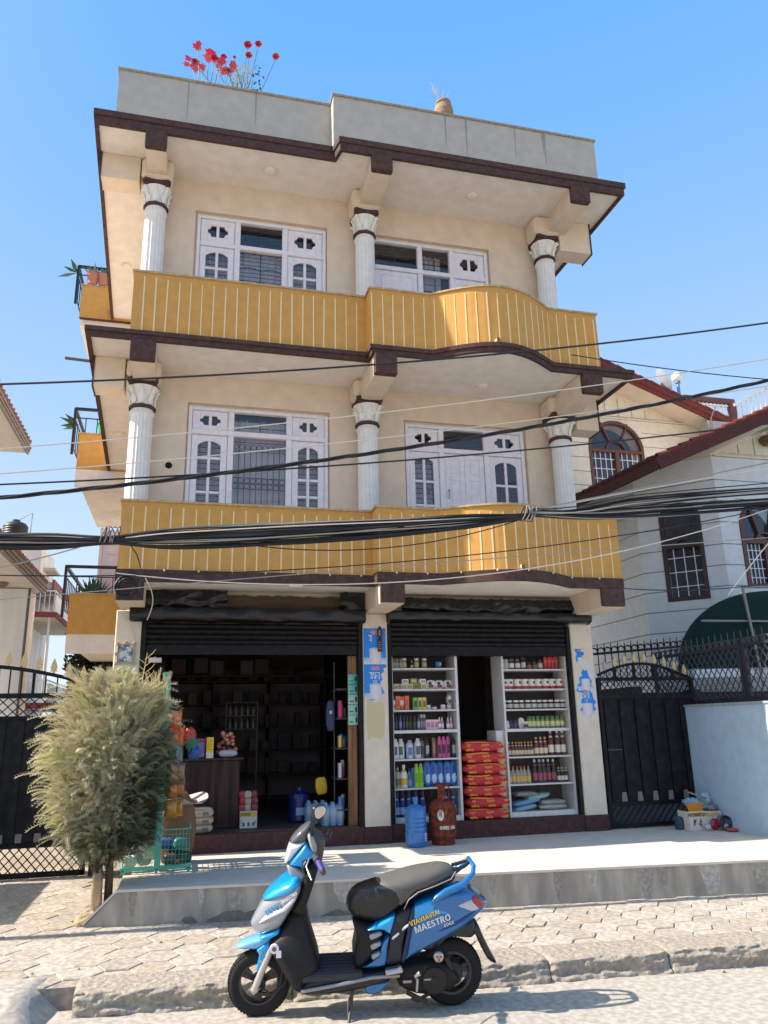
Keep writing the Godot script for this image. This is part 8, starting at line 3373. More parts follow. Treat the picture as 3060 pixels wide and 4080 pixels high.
func wires() -> void:
	var blk := mt(C(26, 26, 28), 0.5)
	var gry := mt(C(150, 146, 142), 0.5)
	var pal := mt(C(214, 204, 190), 0.5)
	var S := [
		["single black power cable crossing the upper balcony", [0.0068, 0.1102, 5.3592], 0.011, blk, -6.0, 12.0],
		["highest thin pale cable crossing the second floor windows", [0.0055, 0.1427, 4.732], 0.006, pal, -6.0, 12.0],
		["thin pale cable just below the highest one", [0.0052, 0.1349, 4.4571], 0.006, pal, -6.0, 12.0],
		["black cable running under the twisted pair", [0.0051, 0.092, 4.2692], 0.009, blk, -6.0, 12.0],
		["thin dark cable falling to the right above the red roof", [0.0178, -0.2677, 6.6222], 0.006, blk, 4.1, 9.0],
		["thin cable rising out of the bundle at the left", [0.0592, 0.4635, 3.9272], 0.006, gry, -3.0, -0.72],
		["slack dark cable below the bundle at the knot", [0.0838, -0.2153, 3.6421], 0.006, blk, 0.2, 3.5],
		["thin dark cable crossing the mustard balcony to the right", [0.0140, 0.0396, 3.2513], 0.006, blk, -2.0, 9.0],
		["long pale sagging cable along the brown fascia", [0.0330, -0.0700, 3.1900], 0.006, pal, -0.7, 8.0],
		["pale service cable rising across the brown fascia", [-0.0009, 0.0942, 3.1601], 0.005, gry, -3.0, 8.0],
		["short dark cable ending at the cream house", [0.0615, -0.6089, 4.6206], 0.006, blk, 4.4, 6.6],
		["white cable climbing over the green awning", [-0.0895, 2.0733, -5.7427], 0.006, pal, 5.6, 6.6],
		["upper pale cable from the knot to the right edge", [-0.0003, 0.2225, 3.1942], 0.008, gry, 3.5, 10.0],
		["second pale cable from the knot to the right edge", [-0.0088, 0.2875, 3.0576], 0.007, pal, 3.5, 9.0]]
	for q: Array in S:
		var b := MB.new()
		wire(b, q[1], q[4], q[5], q[2])
		single("cable", b, q[3], q[0], "cable")
	# twisted black cable pair
	for k in 3:
		var b := MB.new()
		var pts := []
		for i in 181:
			var x := -6.0 + 18.0 * i / 180.0
			var y := 0.0079 * x * x + 0.1599 * x + 4.2483
			var a := x * 5.0 + TAU * k / 3
			pts.append(Vector3(x, y + 0.013 * sin(a), wire_z(x) + 0.013 * cos(a)))
		b.tube(pts, 0.0105, 6)
		single("twisted_cable", b, blk, "one strand of the thick twisted black cable over the first floor windows", "cable", "strands of the twisted cable")
	# the thick bundle: dozens of cables tied at two knots
	var r2 := RandomNumberGenerator.new()
	r2.seed = 5
	for i in 54:
		var u := r2.randf()
		var w := r2.randf_range(-1, 1)
		var ph := r2.randf() * TAU
		var b := MB.new()
		var pts := []
		for k in 71:
			var x := -6.0 + 9.5 * k / 70.0
			var top := 0.0037 * x * x + 0.0583 * x + 3.72
			var low := 0.0165 * x * x + 0.042 * x + 3.50
			# drawn together at the two knots
			var tie := 1.0 - 0.62 * exp(-pow((x + 0.78) / 0.35, 2.0)) - 0.70 * exp(-pow((x - 3.45) / 0.45, 2.0))
			var v := 0.5 + (u - 0.5) * tie
			pts.append(Vector3(x, lerpf(low, top, v) + 0.010 * sin(x * 1.9 + ph), wire_z(x) + w * 0.06 * tie + 0.01 * cos(x * 1.3 + ph)))
		b.tube(pts, r2.randf_range(0.005, 0.011), 5)
		var m := blk
		if i % 8 == 4:
			m = gry
		elif i % 11 == 7:
			m = pal
		single("bundled_cable", b, m, "cable in the thick black bundle sagging before the first floor balcony", "cable", "cables of the thick bundle")
	for i in 38:   # right of the knot the bundle spreads in two
		var g := 0 if i < 14 else 1
		var b := MB.new()
		var pts := []
		var ph := r2.randf() * TAU
		var off := r2.randf_range(-1, 1)
		var w := r2.randf_range(-1, 1)
		for k in 41:
			var x := 3.45 + 6.5 * k / 40.0
			var t := clampf((x - 3.45) / 1.2, 0.0, 1.0)
			var yb := -0.0114 * x * x + 0.231 * x + 3.2737
			var yc := 0.0079 * x * x - 0.0021 * x + 3.8089
			var y0 := 3.94
			var y := lerpf(y0, yb if g == 0 else yc, smoothstep(0.0, 1.0, t))
			pts.append(Vector3(x, y + off * (0.025 + 0.04 * t) + 0.008 * sin(x * 1.8 + ph), wire_z(x) + w * 0.04 + 0.008 * cos(x + ph)))
		b.tube(pts, r2.randf_range(0.005, 0.010), 5)
		single("bundled_cable", b, (gry if i % 5 == 3 else blk), "cable of the bundle spreading right from the knot to the cream house", "cable", "cables right of the knot")
	for k in 2:
		var c := Vector3([-0.78, 3.45][k], [3.63, 3.93][k], wire_z([-0.78, 3.45][k]))
		var o := thing("wire_knot", ["grey wire tie binding the bundle at the left balcony corner", "grey wire tie binding the bundle below the right column"][k], "wire tie", c)
		for i in 7:
			var b := MB.new()
			var pts := []
			for j in 15:
				var a := TAU * j / 14
				pts.append(Vector3(-0.06 + 0.02 * i + 0.03 * sin(a + i), 0.085 * sin(a), 0.075 * cos(a)))
			b.tube(pts, 0.006, 5, false)
			lpart(o, "loop", b, mt(C(120, 112, 112), 0.5))
	# loose ends hanging under the left corner
	var b := MB.new()
	b.tube([Vector3(-0.60, 3.55, -7.66), Vector3(-0.52, 3.45, -7.7), Vector3(-0.47, 3.30, -7.75), Vector3(-0.48, 3.10, -7.8)], 0.006, 5)
	single("loose_cable", b, blk, "loose dark cable end hanging before the mustard balcony's left corner", "cable")

# ================================================================ the scooter; x runs from the front wheel's foot to the rear, z towards the road
const HS := 1.07
func A2(a: Array) -> Array:
	var o := []
	for i in range(0, a.size(), 2):
		o.append(Vector2(a[i], a[i + 1] * HS))
	return o

func shell(o: Node3D, called: String, m: Material, a: Array, w, cx: float, cy: float, pw := 4.0, smooth := 3, rings := 7) -> MeshInstance3D:
	var b := MB.new()
	b.inflate(A2(a), w, Vector2(cx, cy * HS), pw, rings, smooth)
	return lpart(o, called, b, m)

func tyre(b: MB, c: Vector3, r: float, w: float) -> void:   # axle along z
	var prof := []
	for i in 13:
		var a := PI * i / 12.0
		prof.append([r - w * 0.42 + w * 0.42 * pow(sin(a), 0.75), -cos(a) * w * 0.5])
	b.xf = Transform3D(Basis(Vector3(1, 0, 0), PI / 2), c)
	b.lathe([[r - w * 0.75, -w * 0.42], [prof[0][0], prof[0][1]]], 44)
	b.lathe(prof, 44)
	b.lathe([[prof[12][0], prof[12][1]], [r - w * 0.75, w * 0.42]], 44)
	b.xf = Transform3D()

func scooter() -> void:
	var o := thing("blue_scooter", "blue and silver scooter parked on its side stand before the kerb", "scooter", Vector3(0.561, 0.0, -5.712))
	var X := Vector3(1, 0, 0.154).normalized()
	var Z := X.cross(Vector3.UP)
	o.basis = Basis(X, Vector3.UP, Z) * Basis(Vector3(1, 0, 0), deg_to_rad(7.0))
	var paint := func(c: Color) -> StandardMaterial3D:
		var m := StandardMaterial3D.new()
		m.albedo_color = c
		m.roughness = 0.28
		m.metallic = 0.15
		m.clearcoat_enabled = true
		m.clearcoat = 0.8
		m.clearcoat_roughness = 0.08
		return m
	var blue: Material = paint.call(C(8, 100, 160))
	var sky: Material = paint.call(C(16, 150, 216))
	var silver: Material = paint.call(C(136, 142, 150))
	var white: Material = paint.call(C(214, 220, 226))
	var black := mtl(C(34, 34, 36), 0.55, "grain", 3.0, "rough", 0.02)
	var satin := mt(C(26, 27, 30), 0.35)
	var rubber := mtl(C(44, 43, 42), 0.9, "dusty", 4.0)
	var alloy := mt(C(62, 62, 64), 0.45, 0.5)
	var steel := mt(C(176, 176, 178), 0.3, 0.85)
	var dusty := mtl(C(70, 66, 60), 0.9, "dusty", 3.0)
	var b: MB
	# ---- wheels
	for k in 2:
		var c := Vector3(-0.005, 0.200, 0.0) if k == 0 else Vector3(1.262, 0.205, 0.0)
		var r := 0.200 if k == 0 else 0.205
		b = MB.new()
		tyre(b, c, r, 0.095)
		var wl := lpart(o, "wheel", b, rubber)
		wl.set_meta("label", "front wheel with open three spoke alloy" if k == 0 else "rear wheel behind the engine casing")
		b = MB.new()   # tread blocks
		for i in 54:
			var a := TAU * i / 54
			for e: float in [-1.0, 0.0, 1.0]:
				var p := c + Vector3(cos(a + e * 0.04) * (r - 0.002 - absf(e) * 0.006), sin(a + e * 0.04) * (r - 0.002 - absf(e) * 0.006), e * 0.026)
				var t := Vector3(-sin(a), cos(a), 0)
				b.xf = Transform3D(Basis(t, Vector3(cos(a), sin(a), 0), Vector3(0, 0, -1)), p)
				b.bx(-0.008, 0.008, -0.004, 0.005, -0.010, 0.010)
		b.xf = Transform3D()
		var tr := lpart(wl, "tread", b, rubber)
		tr.set_meta("kind", "stuff")
		b = MB.new()
		b.xf = Transform3D(Basis(Vector3(1, 0, 0), PI / 2), c)
		b.lathe([[0.118, -0.036], [0.140, -0.040], [0.142, -0.034], [0.132, -0.02], [0.132, 0.02], [0.142, 0.034], [0.140, 0.040], [0.118, 0.036], [0.118, -0.036]], 44)
		lpart(wl, "rim", b, alloy)
		b = MB.new()
		for i in 3:
			var a := TAU * i / 3 + (0.45 if k == 0 else 0.2)
			for e: float in [-0.16, 0.16]:
				b.bar(c + Vector3(cos(a) * 0.03, sin(a) * 0.03, 0), c + Vector3(cos(a + e) * 0.126, sin(a + e) * 0.126, 0), 0.026, 0.024, Vector3(0, 0, 1))
		lpart(wl, "spokes", b, alloy)
		b = MB.new()
		b.tube([c + Vector3(0, 0, -0.055), c + Vector3(0, 0, 0.055)], 0.045 if k == 0 else 0.07, 20)
		b.tube([c + Vector3(0, 0, -0.08), c + Vector3(0, 0, 0.09)], 0.012, 10)
		lpart(wl, "hub", b, dusty)
	# ---- front end
	b = MB.new()
	for e: float in [-1.0, 1.0]:
		b.tube([Vector3(0.085, 0.44, 0.068 * e), Vector3(0.02, 0.30, 0.070 * e), Vector3(-0.03, 0.175, 0.070 * e)], [0.020, 0.022, 0.026], 12)
		b.bar(Vector3(-0.045, 0.165, 0.072 * e), Vector3(0.0, 0.205, 0.072 * e), 0.03, 0.03)
	lpart(o, "fork", b, mt(C(178, 176, 172), 0.4, 0.6))
	b = MB.new()
	b.bar(Vector3(-0.05, 0.16, 0.07), Vector3(0.06, 0.15, 0.07), 0.016, 0.02)
	b.tube([Vector3(0.06, 0.15, 0.07), Vector3(0.13, 0.19, 0.085), Vector3(0.15, 0.30, 0.08), Vector3(0.12, 0.42, 0.06)], 0.006, 6)
	b.tube([Vector3(0.0, 0.2, 0.06), Vector3(0.09, 0.15, 0.10), Vector3(0.17, 0.22, 0.08), Vector3(0.16, 0.36, 0.05)], 0.006, 6)
	lpart(o, "brake_cables", b, satin)
	var fd := shell(o, "front_mudguard", paint.call(C(110, 178, 226)), [-0.160, 0.392, -0.135, 0.418, -0.07, 0.440, 0.007, 0.455, 0.08, 0.482, 0.128, 0.500, 0.135, 0.466, 0.065, 0.425, -0.02, 0.384, -0.09, 0.384], 0.068, 0.0, 0.425, 3.0)  # paler than the body blue: reflected light put into the colour
	shell(fd, "blue_cheek", sky, [0.07, 0.440, 0.066, 0.335, 0.005, 0.275, -0.023, 0.268, -0.006, 0.361, -0.022, 0.392], 0.076, 0.022, 0.36, 6.0)
	b = MB.new()
	for q: Vector2 in [Vector2(0.012, 0.325), Vector2(0.005, 0.375), Vector2(0.045, 0.36)]:
		b.xf = Transform3D(Basis(Vector3(1, 0, 0), PI / 2), Vector3(q.x, q.y * HS, 0.0))
		b.lathe([[0.0, 0.079], [0.010, 0.079], [0.010, 0.072]], 10)
	lpart(fd, "bolts", b, steel)
	var wf := func(p: Vector2) -> float: return clampf(0.075 + (p.x + 0.06) * 0.42, 0.04, 0.19)
	shell(o, "front_apron", silver, [0.017, 0.668, -0.035, 0.59, -0.065, 0.531, -0.041, 0.490, -0.005, 0.459, 0.124, 0.510, 0.168, 0.564, 0.241, 0.676, 0.272, 0.741, 0.268, 0.782, 0.222, 0.800, 0.12, 0.745], wf, 0.115, 0.63, 3.2, 3, 9)
	var wf2 := func(p: Vector2) -> float: return clampf(0.083 + (p.x + 0.06) * 0.42, 0.04, 0.20)
	shell(o, "apron_blue_top", sky, [0.008, 0.668, 0.056, 0.724, 0.151, 0.783, 0.234, 0.812, 0.268, 0.792, 0.264, 0.770, 0.187, 0.718, 0.104, 0.683], wf2, 0.15, 0.738, 3.0)
	shell(o, "apron_white_flash", white, [0.03, 0.60, 0.17, 0.665, 0.235, 0.725, 0.245, 0.705, 0.18, 0.635, 0.02, 0.555, -0.02, 0.54], wf2, 0.12, 0.63, 5.0)
	shell(o, "apron_lower_band", sky, [-0.005, 0.470, 0.06, 0.492, 0.126, 0.516, 0.132, 0.488, 0.06, 0.455, 0.004, 0.432], 0.118, 0.065, 0.475, 5.0)
	shell(o, "neck_cover", silver, [0.167, 0.870, 0.221, 0.864, 0.309, 0.812, 0.296, 0.784, 0.268, 0.745, 0.222, 0.795, 0.18, 0.816], 0.09, 0.24, 0.812, 4.0)
	var leg := shell(o, "leg_shield", black, [0.201, 0.600, 0.295, 0.617, 0.318, 0.53, 0.344, 0.453, 0.384, 0.335, 0.388, 0.26, 0.300, 0.195, 0.27, 0.146, 0.218, 0.160, 0.13, 0.29, 0.060, 0.399, 0.064, 0.450, 0.132, 0.500], func(p: Vector2) -> float: return 0.13 + 0.05 * clampf((0.62 - p.y) / 0.3, 0.0, 1.0), 0.235, 0.38, 3.5, 3, 9)
	shell(leg, "upper_shield", black, [0.322, 0.886, 0.384, 0.874, 0.352, 0.76, 0.330, 0.70, 0.300, 0.617, 0.300, 0.55, 0.201, 0.590, 0.250, 0.700, 0.285, 0.800], 0.125, 0.29, 0.70, 3.5)
	b = MB.new()
	b.xf = Transform3D(Basis(Vector3(1, 0, 0), PI / 2), Vector3(0.098, 0.425 * HS, 0.0))
	b.lathe([[0.0, 0.171], [0.028, 0.171], [0.030, 0.160]], 18)
	var stk := lpart(o, "round_sticker", b, mt(C(222, 222, 224), 0.5))
	b = MB.new()
	b.bx(0.110, 0.142, 0.375 * HS, 0.415 * HS, 0.164, 0.170)
	lpart(stk, "sticker_tail", b, mt(C(222, 222, 224), 0.5))
	b = MB.new()
	b.xf = Transform3D(Basis(Vector3(1, 0, 0), PI / 2), Vector3(0.098, 0.425 * HS, 0.0))
	b.lathe([[0.0, 0.173], [0.014, 0.173], [0.014, 0.170]], 14)
	lpart(stk, "sticker_centre", b, mt(C(130, 70, 76), 0.5))
	# ---- handlebar cowl, screen, mirror, grips
	shell(o, "headlamp_cowl", white, [0.152, 0.876, 0.160, 0.925, 0.176, 0.972, 0.196, 0.996, 0.250, 0.999, 0.302, 1.004, 0.250, 0.950, 0.190, 0.886], 0.095, 0.20, 0.955, 3.0)
	shell(o, "cowl_blue_side", sky, [0.182, 0.868, 0.202, 0.906, 0.250, 0.955, 0.299, 1.002, 0.320, 0.972, 0.370, 0.936, 0.356, 0.908, 0.282, 0.884, 0.276, 0.845, 0.233, 0.856], 0.105, 0.265, 0.915, 4.0)
	var scr := mt(C(86, 88, 92), 0.12, 0.1)
	shell(o, "fly_screen", scr, [0.186, 0.990, 0.206, 1.028, 0.261, 1.078, 0.330, 1.112, 0.312, 1.045, 0.296, 1.000], 0.085, 0.26, 1.03, 3.0)
	shell(o, "dash_housing", mt(C(58, 58, 60), 0.4), [0.300, 0.990, 0.297, 1.040, 0.323, 1.072, 0.361, 1.056, 0.410, 1.024, 0.424, 0.990, 0.405, 0.884, 0.366, 0.880, 0.360, 0.93, 0.324, 0.955], 0.085, 0.36, 0.985, 3.5)
	shell(o, "turn_signal", mt(C(150, 150, 152), 0.2), [0.298, 1.045, 0.312, 1.066, 0.345, 1.040, 0.372, 0.985, 0.372, 0.935, 0.345, 0.928, 0.318, 0.975], 0.112, 0.335, 0.995, 3.0)
	b = MB.new()
	b.tube([Vector3(0.335, 1.05 * HS, 0.10), Vector3(0.336, 1.10 * HS, 0.13), Vector3(0.350, 1.16 * HS, 0.155)], [0.015, 0.010, 0.010], 8)
	var mir := lpart(o, "mirror", b, satin)
	b = MB.new()
	b.xf = Transform3D(Basis(Vector3.UP, 0.30), Vector3(0.375, 0, 0.16))
	b.inflate(A2([-0.042, 1.222, -0.012, 1.238, 0.030, 1.240, 0.056, 1.213, 0.046, 1.178, 0.004, 1.148, -0.028, 1.152, -0.042, 1.18]), 0.022, Vector2(0.003, 1.195 * HS), 4.0, 6, 3)
	lpart(mir, "mirror_shell", b, satin)
	b = MB.new()
	b.xf = Transform3D(Basis(Vector3.UP, 0.30), Vector3(0.379, 0, 0.178))
	b.inflate(A2([-0.028, 1.218, 0.0, 1.232, 0.030, 1.232, 0.048, 1.210, 0.040, 1.180, 0.002, 1.158, -0.02, 1.163, -0.030, 1.185]), 0.007, Vector2(0.003, 1.195 * HS), 6.0, 5, 3)
	lpart(mir, "mirror_glass", b, mt(C(190, 186, 180), 0.06, 0.95))
	var g0 := Vector3(0.352, 0.943 * HS, 0.13)
	var g1 := Vector3(0.405, 0.890 * HS, 0.33)
	b = MB.new()
	b.tube([g0, g1], 0.012, 8)
	b.tube([Vector3(0.43, 0.95 * HS, -0.10), Vector3(0.462, 0.965 * HS, -0.33)], 0.012, 8)
	var hb := lpart(o, "handlebar", b, satin)
	b = MB.new()
	b.tube([g0.lerp(g1, 0.42), g0.lerp(g1, 0.95)], 0.0185, 14)
	lpart(hb, "purple_grip", b, mt(C(64, 52, 122), 0.5))
	b = MB.new()
	b.tube([g0.lerp(g1, 0.95), g0.lerp(g1, 1.03)], 0.017, 12)
	lpart(hb, "bar_end", b, mt(C(80, 78, 80), 0.3, 0.6))
	b = MB.new()
	b.tube([g0.lerp(g1, 0.15), g0.lerp(g1, 0.42)], 0.026, 12)
	lpart(hb, "switch_box", b, mt(C(80, 78, 80), 0.3, 0.6))
	b = MB.new()
	b.tube([Vector3(0.44, 0.955 * HS, -0.2), Vector3(0.464, 0.966 * HS, -0.34)], 0.0185, 12)
	lpart(hb, "far_grip", b, satin)
	b = MB.new()
	b.tube([g0.lerp(g1, 0.25) + Vector3(-0.05, 0.0, 0), g0.lerp(g1, 0.6) + Vector3(-0.085, -0.01, 0), g0.lerp(g1, 0.95) + Vector3(-0.07, -0.05, 0)], 0.006, 6)
	lpart(hb, "brake_lever", b, steel)
	b = MB.new()
	b.tube([Vector3(0.30, 0.90 * HS, 0.10), Vector3(0.275, 0.86 * HS, 0.14), Vector3(0.300, 0.80 * HS, 0.13), Vector3(0.29, 0.72 * HS, 0.10)], 0.008, 6)
	lpart(o, "brake_cables", b, satin)
	# ---- floor and belly
	b = MB.new()
	b.bx(0.27, 0.665, 0.222 * HS, 0.268 * HS, -0.165, 0.165, 0.012)
	b.bx(0.30, 0.62, 0.2685 * HS, 0.276 * HS, -0.15, 0.15, 0.004)
	var floor_m := mtl(C(64, 66, 70), 0.7, "dusty", 4.0)
	lpart(o, "floorboard", b, floor_m)
	b = MB.new()
	for i in 6:
		b.bx(0.32, 0.61, 0.276 * HS, 0.281 * HS, -0.13 + i * 0.048, -0.11 + i * 0.048, 0.002)
	lpart(o, "floor_ribs", b, floor_m)
	shell(o, "belly", satin, [0.222, 0.170, 0.27, 0.140, 0.45, 0.138, 0.61, 0.150, 0.84, 0.192, 0.92, 0.235, 0.90, 0.275, 0.60, 0.255, 0.30, 0.235], 0.150, 0.56, 0.198, 4.0)
	b = MB.new()
	b.tube([Vector3(0.27, 0.180 * HS, 0.160), Vector3(0.53, 0.212 * HS, 0.168), Vector3(0.72, 0.238 * HS, 0.165), Vector3(0.90, 0.236 * HS, 0.150)], 0.012, 8)
	lpart(o, "silver_edge", b, mt(C(140, 142, 146), 0.35, 0.5))
	b = MB.new()
	b.xf = Transform3D(Basis(Vector3(0, 0, 1), 0.13), Vector3(0.862, 0.272 * HS, 0.165))
	b.bx(-0.055, 0.055, -0.018, 0.018, -0.03, 0.028, 0.008)
	lpart(o, "folded_footpeg", b, steel)
	shell(o, "blue_belly_fin", blue, [0.685, 0.188, 0.843, 0.197, 0.765, 0.126, 0.673, 0.136], 0.135, 0.74, 0.163, 6.0)
	# ---- seat
	var seat := shell(o, "seat", mt(C(24, 25, 29), 0.38), [0.567, 0.582, 0.562, 0.62, 0.575, 0.668, 0.629, 0.712, 0.774, 0.748, 1.015, 0.800, 1.20, 0.822, 1.265, 0.812, 1.303, 0.784, 1.300, 0.742, 1.15, 0.695, 0.916, 0.601, 0.77, 0.512, 0.68, 0.515, 0.60, 0.54], func(p: Vector2) -> float: return 0.12 + 0.03 * sin(clampf((p.x - 0.55) / 0.75, 0.0, 1.0) * PI), 0.92, 0.69, 2.8, 3, 10)
	shell(seat, "grey_top", mtl(C(96, 95, 92), 0.6, "grain", 12.0, "rough", 0.05), [0.765, 0.746, 0.90, 0.780, 1.015, 0.806, 1.20, 0.829, 1.268, 0.818, 1.300, 0.790, 1.18, 0.742, 1.03, 0.708, 0.94, 0.640, 0.90, 0.600, 0.82, 0.58, 0.762, 0.65], func(p: Vector2) -> float: return 0.126 + 0.03 * sin(clampf((p.x - 0.55) / 0.75, 0.0, 1.0) * PI), 1.0, 0.72, 2.8, 3, 10)  # two-tone vinyl, with lit rear and shaded front also in the colours
	b = MB.new()
	var pts := []
	for q: Array in [[0.935, 0.610, 0.150], [0.965, 0.665, 0.158], [1.03, 0.706, 0.158], [1.15, 0.738, 0.152], [1.255, 0.766, 0.128], [1.298, 0.790, 0.06]]:
		pts.append(Vector3(q[0], q[1] * HS, q[2]))
	b.tube(pts, 0.0035, 6)
	lpart(seat, "piping", b, mt(C(150, 148, 142), 0.6))
	shell(o, "seat_pedestal", black, [0.600, 0.545, 0.700, 0.520, 0.790, 0.530, 0.800, 0.42, 0.740, 0.33, 0.65, 0.262, 0.612, 0.275, 0.603, 0.352, 0.622, 0.45], 0.138, 0.69, 0.42, 4.5)
	# ---- rear body
	var tail := func(p: Vector2) -> float: return 0.158 - 0.075 * pow(clampf((p.x - 1.18) / 0.34, 0.0, 1.0), 1.3)
	shell(o, "rear_body", blue, [0.990, 0.622, 1.111, 0.668, 1.25, 0.700, 1.391, 0.690, 1.45, 0.655, 1.518, 0.600, 1.485, 0.560, 1.45, 0.538, 1.354, 0.477, 1.15, 0.392, 0.942, 0.304, 0.912, 0.300, 0.945, 0.470], tail, 1.17, 0.555, 5.0, 3, 9)
	var tail2 := func(p: Vector2) -> float: return 0.163 - 0.075 * pow(clampf((p.x - 1.18) / 0.34, 0.0, 1.0), 1.3)
	shell(o, "sky_blue_flash", sky, [0.995, 0.620, 1.115, 0.664, 1.165, 0.645, 1.140, 0.610, 1.235, 0.585, 1.30, 0.555, 1.17, 0.575, 1.05, 0.560, 0.985, 0.540], tail2, 1.08, 0.605, 6.0)
	shell(o, "dark_crease", mt(C(14, 60, 130), 0.35), [1.10, 0.455, 1.30, 0.530, 1.45, 0.580, 1.33, 0.510], tail2, 1.28, 0.520, 6.0)
	shell(o, "front_side_panel", mtl(C(52, 54, 58), 0.4, "grain", 4.0), [0.877, 0.577, 0.992, 0.622, 0.960, 0.504, 0.930, 0.40, 0.918, 0.298, 0.804, 0.284, 0.826, 0.394, 0.845, 0.50], 0.154, 0.89, 0.44, 6.0)
	shell(o, "blue_arrow", sky, [0.680, 0.494, 0.780, 0.538, 0.880, 0.580, 0.868, 0.52, 0.846, 0.465, 0.80, 0.490, 0.74, 0.498], 0.156, 0.82, 0.515, 6.0)
	shell(o, "blue_lower_arrow", blue, [0.842, 0.466, 0.830, 0.394, 0.808, 0.284, 0.652, 0.277, 0.715, 0.300, 0.765, 0.337, 0.795, 0.43], 0.157, 0.79, 0.36, 6.0)
	for i in 3:
		shell(o, "grey_fin", silver, [0.700 + 0.008 * i, 0.470 - 0.058 * i, 0.775, 0.490 - 0.056 * i, 0.800 - 0.004 * i, 0.466 - 0.056 * i, 0.710 + 0.008 * i, 0.434 - 0.058 * i], 0.150, 0.748, 0.463 - 0.057 * i, 6.0, 2, 5)
	for i in 2:
		shell(o, "white_flash", white, [0.850 + 0.065 * i, 0.455 + 0.048 * i, 0.905 + 0.065 * i, 0.490 + 0.045 * i, 0.910 + 0.065 * i, 0.470 + 0.045 * i, 0.845 + 0.065 * i, 0.430 + 0.048 * i], 0.1575, 0.878 + 0.065 * i, 0.461 + 0.046 * i, 6.0, 2, 4)
	shell(o, "dark_stripe", mt(C(14, 28, 60), 0.35), [1.010, 0.624, 0.985, 0.620, 0.945, 0.46, 0.906, 0.300, 0.936, 0.300, 0.972, 0.46], 0.1625, 0.958, 0.46, 7.0)
	b = MB.new()   # grab rail loops round the tail
	pts = []
	for q: Array in [[1.105, 0.622, 0.150], [1.150, 0.668, 0.160], [1.211, 0.700, 0.160], [1.334, 0.738, 0.150], [1.404, 0.790, 0.120], [1.418, 0.826, 0.08], [1.405, 0.842, 0.03], [1.405, 0.842, -0.03], [1.418, 0.826, -0.08], [1.404, 0.790, -0.120], [1.334, 0.738, -0.150], [1.211, 0.700, -0.160], [1.105, 0.622, -0.150]]:
		pts.append(Vector3(q[0], q[1] * HS, q[2]))
	b.tube(pts, [0.008, 0.022, 0.026, 0.024, 0.018, 0.016, 0.016, 0.016, 0.016, 0.018, 0.024, 0.026, 0.010], 10)
	lpart(o, "grab_rail", b, blue)
	b = MB.new()
	b.tube([Vector3(1.29, 0.80 * HS, 0.05), Vector3(1.36, 0.815 * HS, 0.05), Vector3(1.40, 0.838 * HS, 0.03)], 0.012, 8)
	b.tube([Vector3(1.29, 0.80 * HS, -0.05), Vector3(1.36, 0.815 * HS, -0.05), Vector3(1.40, 0.838 * HS, -0.03)], 0.012, 8)
	lpart(o, "rail_bracket", b, satin)
	var tl := shell(o, "tail_lamp", mt(C(150, 60, 62), 0.12), [1.385, 0.618, 1.401, 0.658, 1.441, 0.650, 1.492, 0.598, 1.455, 0.575], tail2, 1.43, 0.615, 5.0)
	shell(tl, "clear_lens", mt(C(190, 186, 190), 0.12), [1.275, 0.617, 1.395, 0.640, 1.450, 0.578, 1.40, 0.562, 1.33, 0.590], tail2, 1.37, 0.600, 6.0)
	shell(o, "tail_bracket", mt(C(150, 146, 140), 0.4), [1.392, 0.690, 1.405, 0.715, 1.455, 0.675, 1.462, 0.640, 1.43, 0.650], 0.07, 1.425, 0.675, 4.0)
	shell(o, "rear_mudguard", satin, [1.395, 0.475, 1.43, 0.40, 1.470, 0.320, 1.505, 0.262, 1.545, 0.236, 1.568, 0.238, 1.530, 0.304, 1.480, 0.396, 1.440, 0.480], 0.075, 1.475, 0.36, 4.0)
	shell(o, "wheel_arch", satin, [1.06, 0.34, 1.13, 0.42, 1.27, 0.475, 1.40, 0.500, 1.445, 0.45, 1.41, 0.40, 1.30, 0.415, 1.20, 0.395, 1.12, 0.33], 0.085, 1.24, 0.425, 4.0)
	# ---- engine, kick lever, stands, reflector
	shell(o, "engine_casing", mtl(C(40, 39, 38), 0.6, "dusty", 3.0), [0.90, 0.26, 1.02, 0.285, 1.15, 0.285, 1.25, 0.245, 1.31, 0.18, 1.27, 0.125, 1.15, 0.092, 1.02, 0.100, 0.90, 0.150], 0.125, 1.10, 0.19, 4.0)
	b = MB.new()
	b.xf = Transform3D(Basis(Vector3(1, 0, 0), PI / 2), Vector3(1.13, 0.200, 0.0))
	b.lathe([[0.0, 0.140], [0.07, 0.140], [0.082, 0.134], [0.086, 0.12], [0.086, 0.08]], 26)
	b.lathe([[0.030, 0.1405], [0.030, 0.146], [0.0, 0.147]], 14)
	lpart(o, "clutch_cover", b, mtl(C(46, 45, 44), 0.5, "dusty", 3.0))
	b = MB.new()
	b.bx(1.06, 1.115, 0.212, 0.222, 0.139, 0.145)
	b.bx(0.925, 0.98, 0.20, 0.215, 0.13, 0.138)
	lpart(o, "raised_lettering", b, mt(C(150, 148, 144), 0.5))
	b = MB.new()
	b.tube([Vector3(1.012, 0.145 * HS, 0.150), Vector3(1.014, 0.22 * HS, 0.165), Vector3(1.000, 0.236 * HS, 0.175), Vector3(1.030, 0.258 * HS, 0.185)], [0.010, 0.010, 0.010, 0.016], 8)
	lpart(o, "kick_lever", b, steel)
	b = MB.new()
	b.tube([Vector3(1.10, 0.115, 0.10), Vector3(1.02, 0.085, 0.12), Vector3(0.98, 0.10, 0.12)], 0.012, 6)
	b.tube([Vector3(0.95, 0.13, 0.10), Vector3(1.08, 0.08, 0.14)], 0.014, 6)
	lpart(o, "centre_stand", b, dusty)
	b = MB.new()
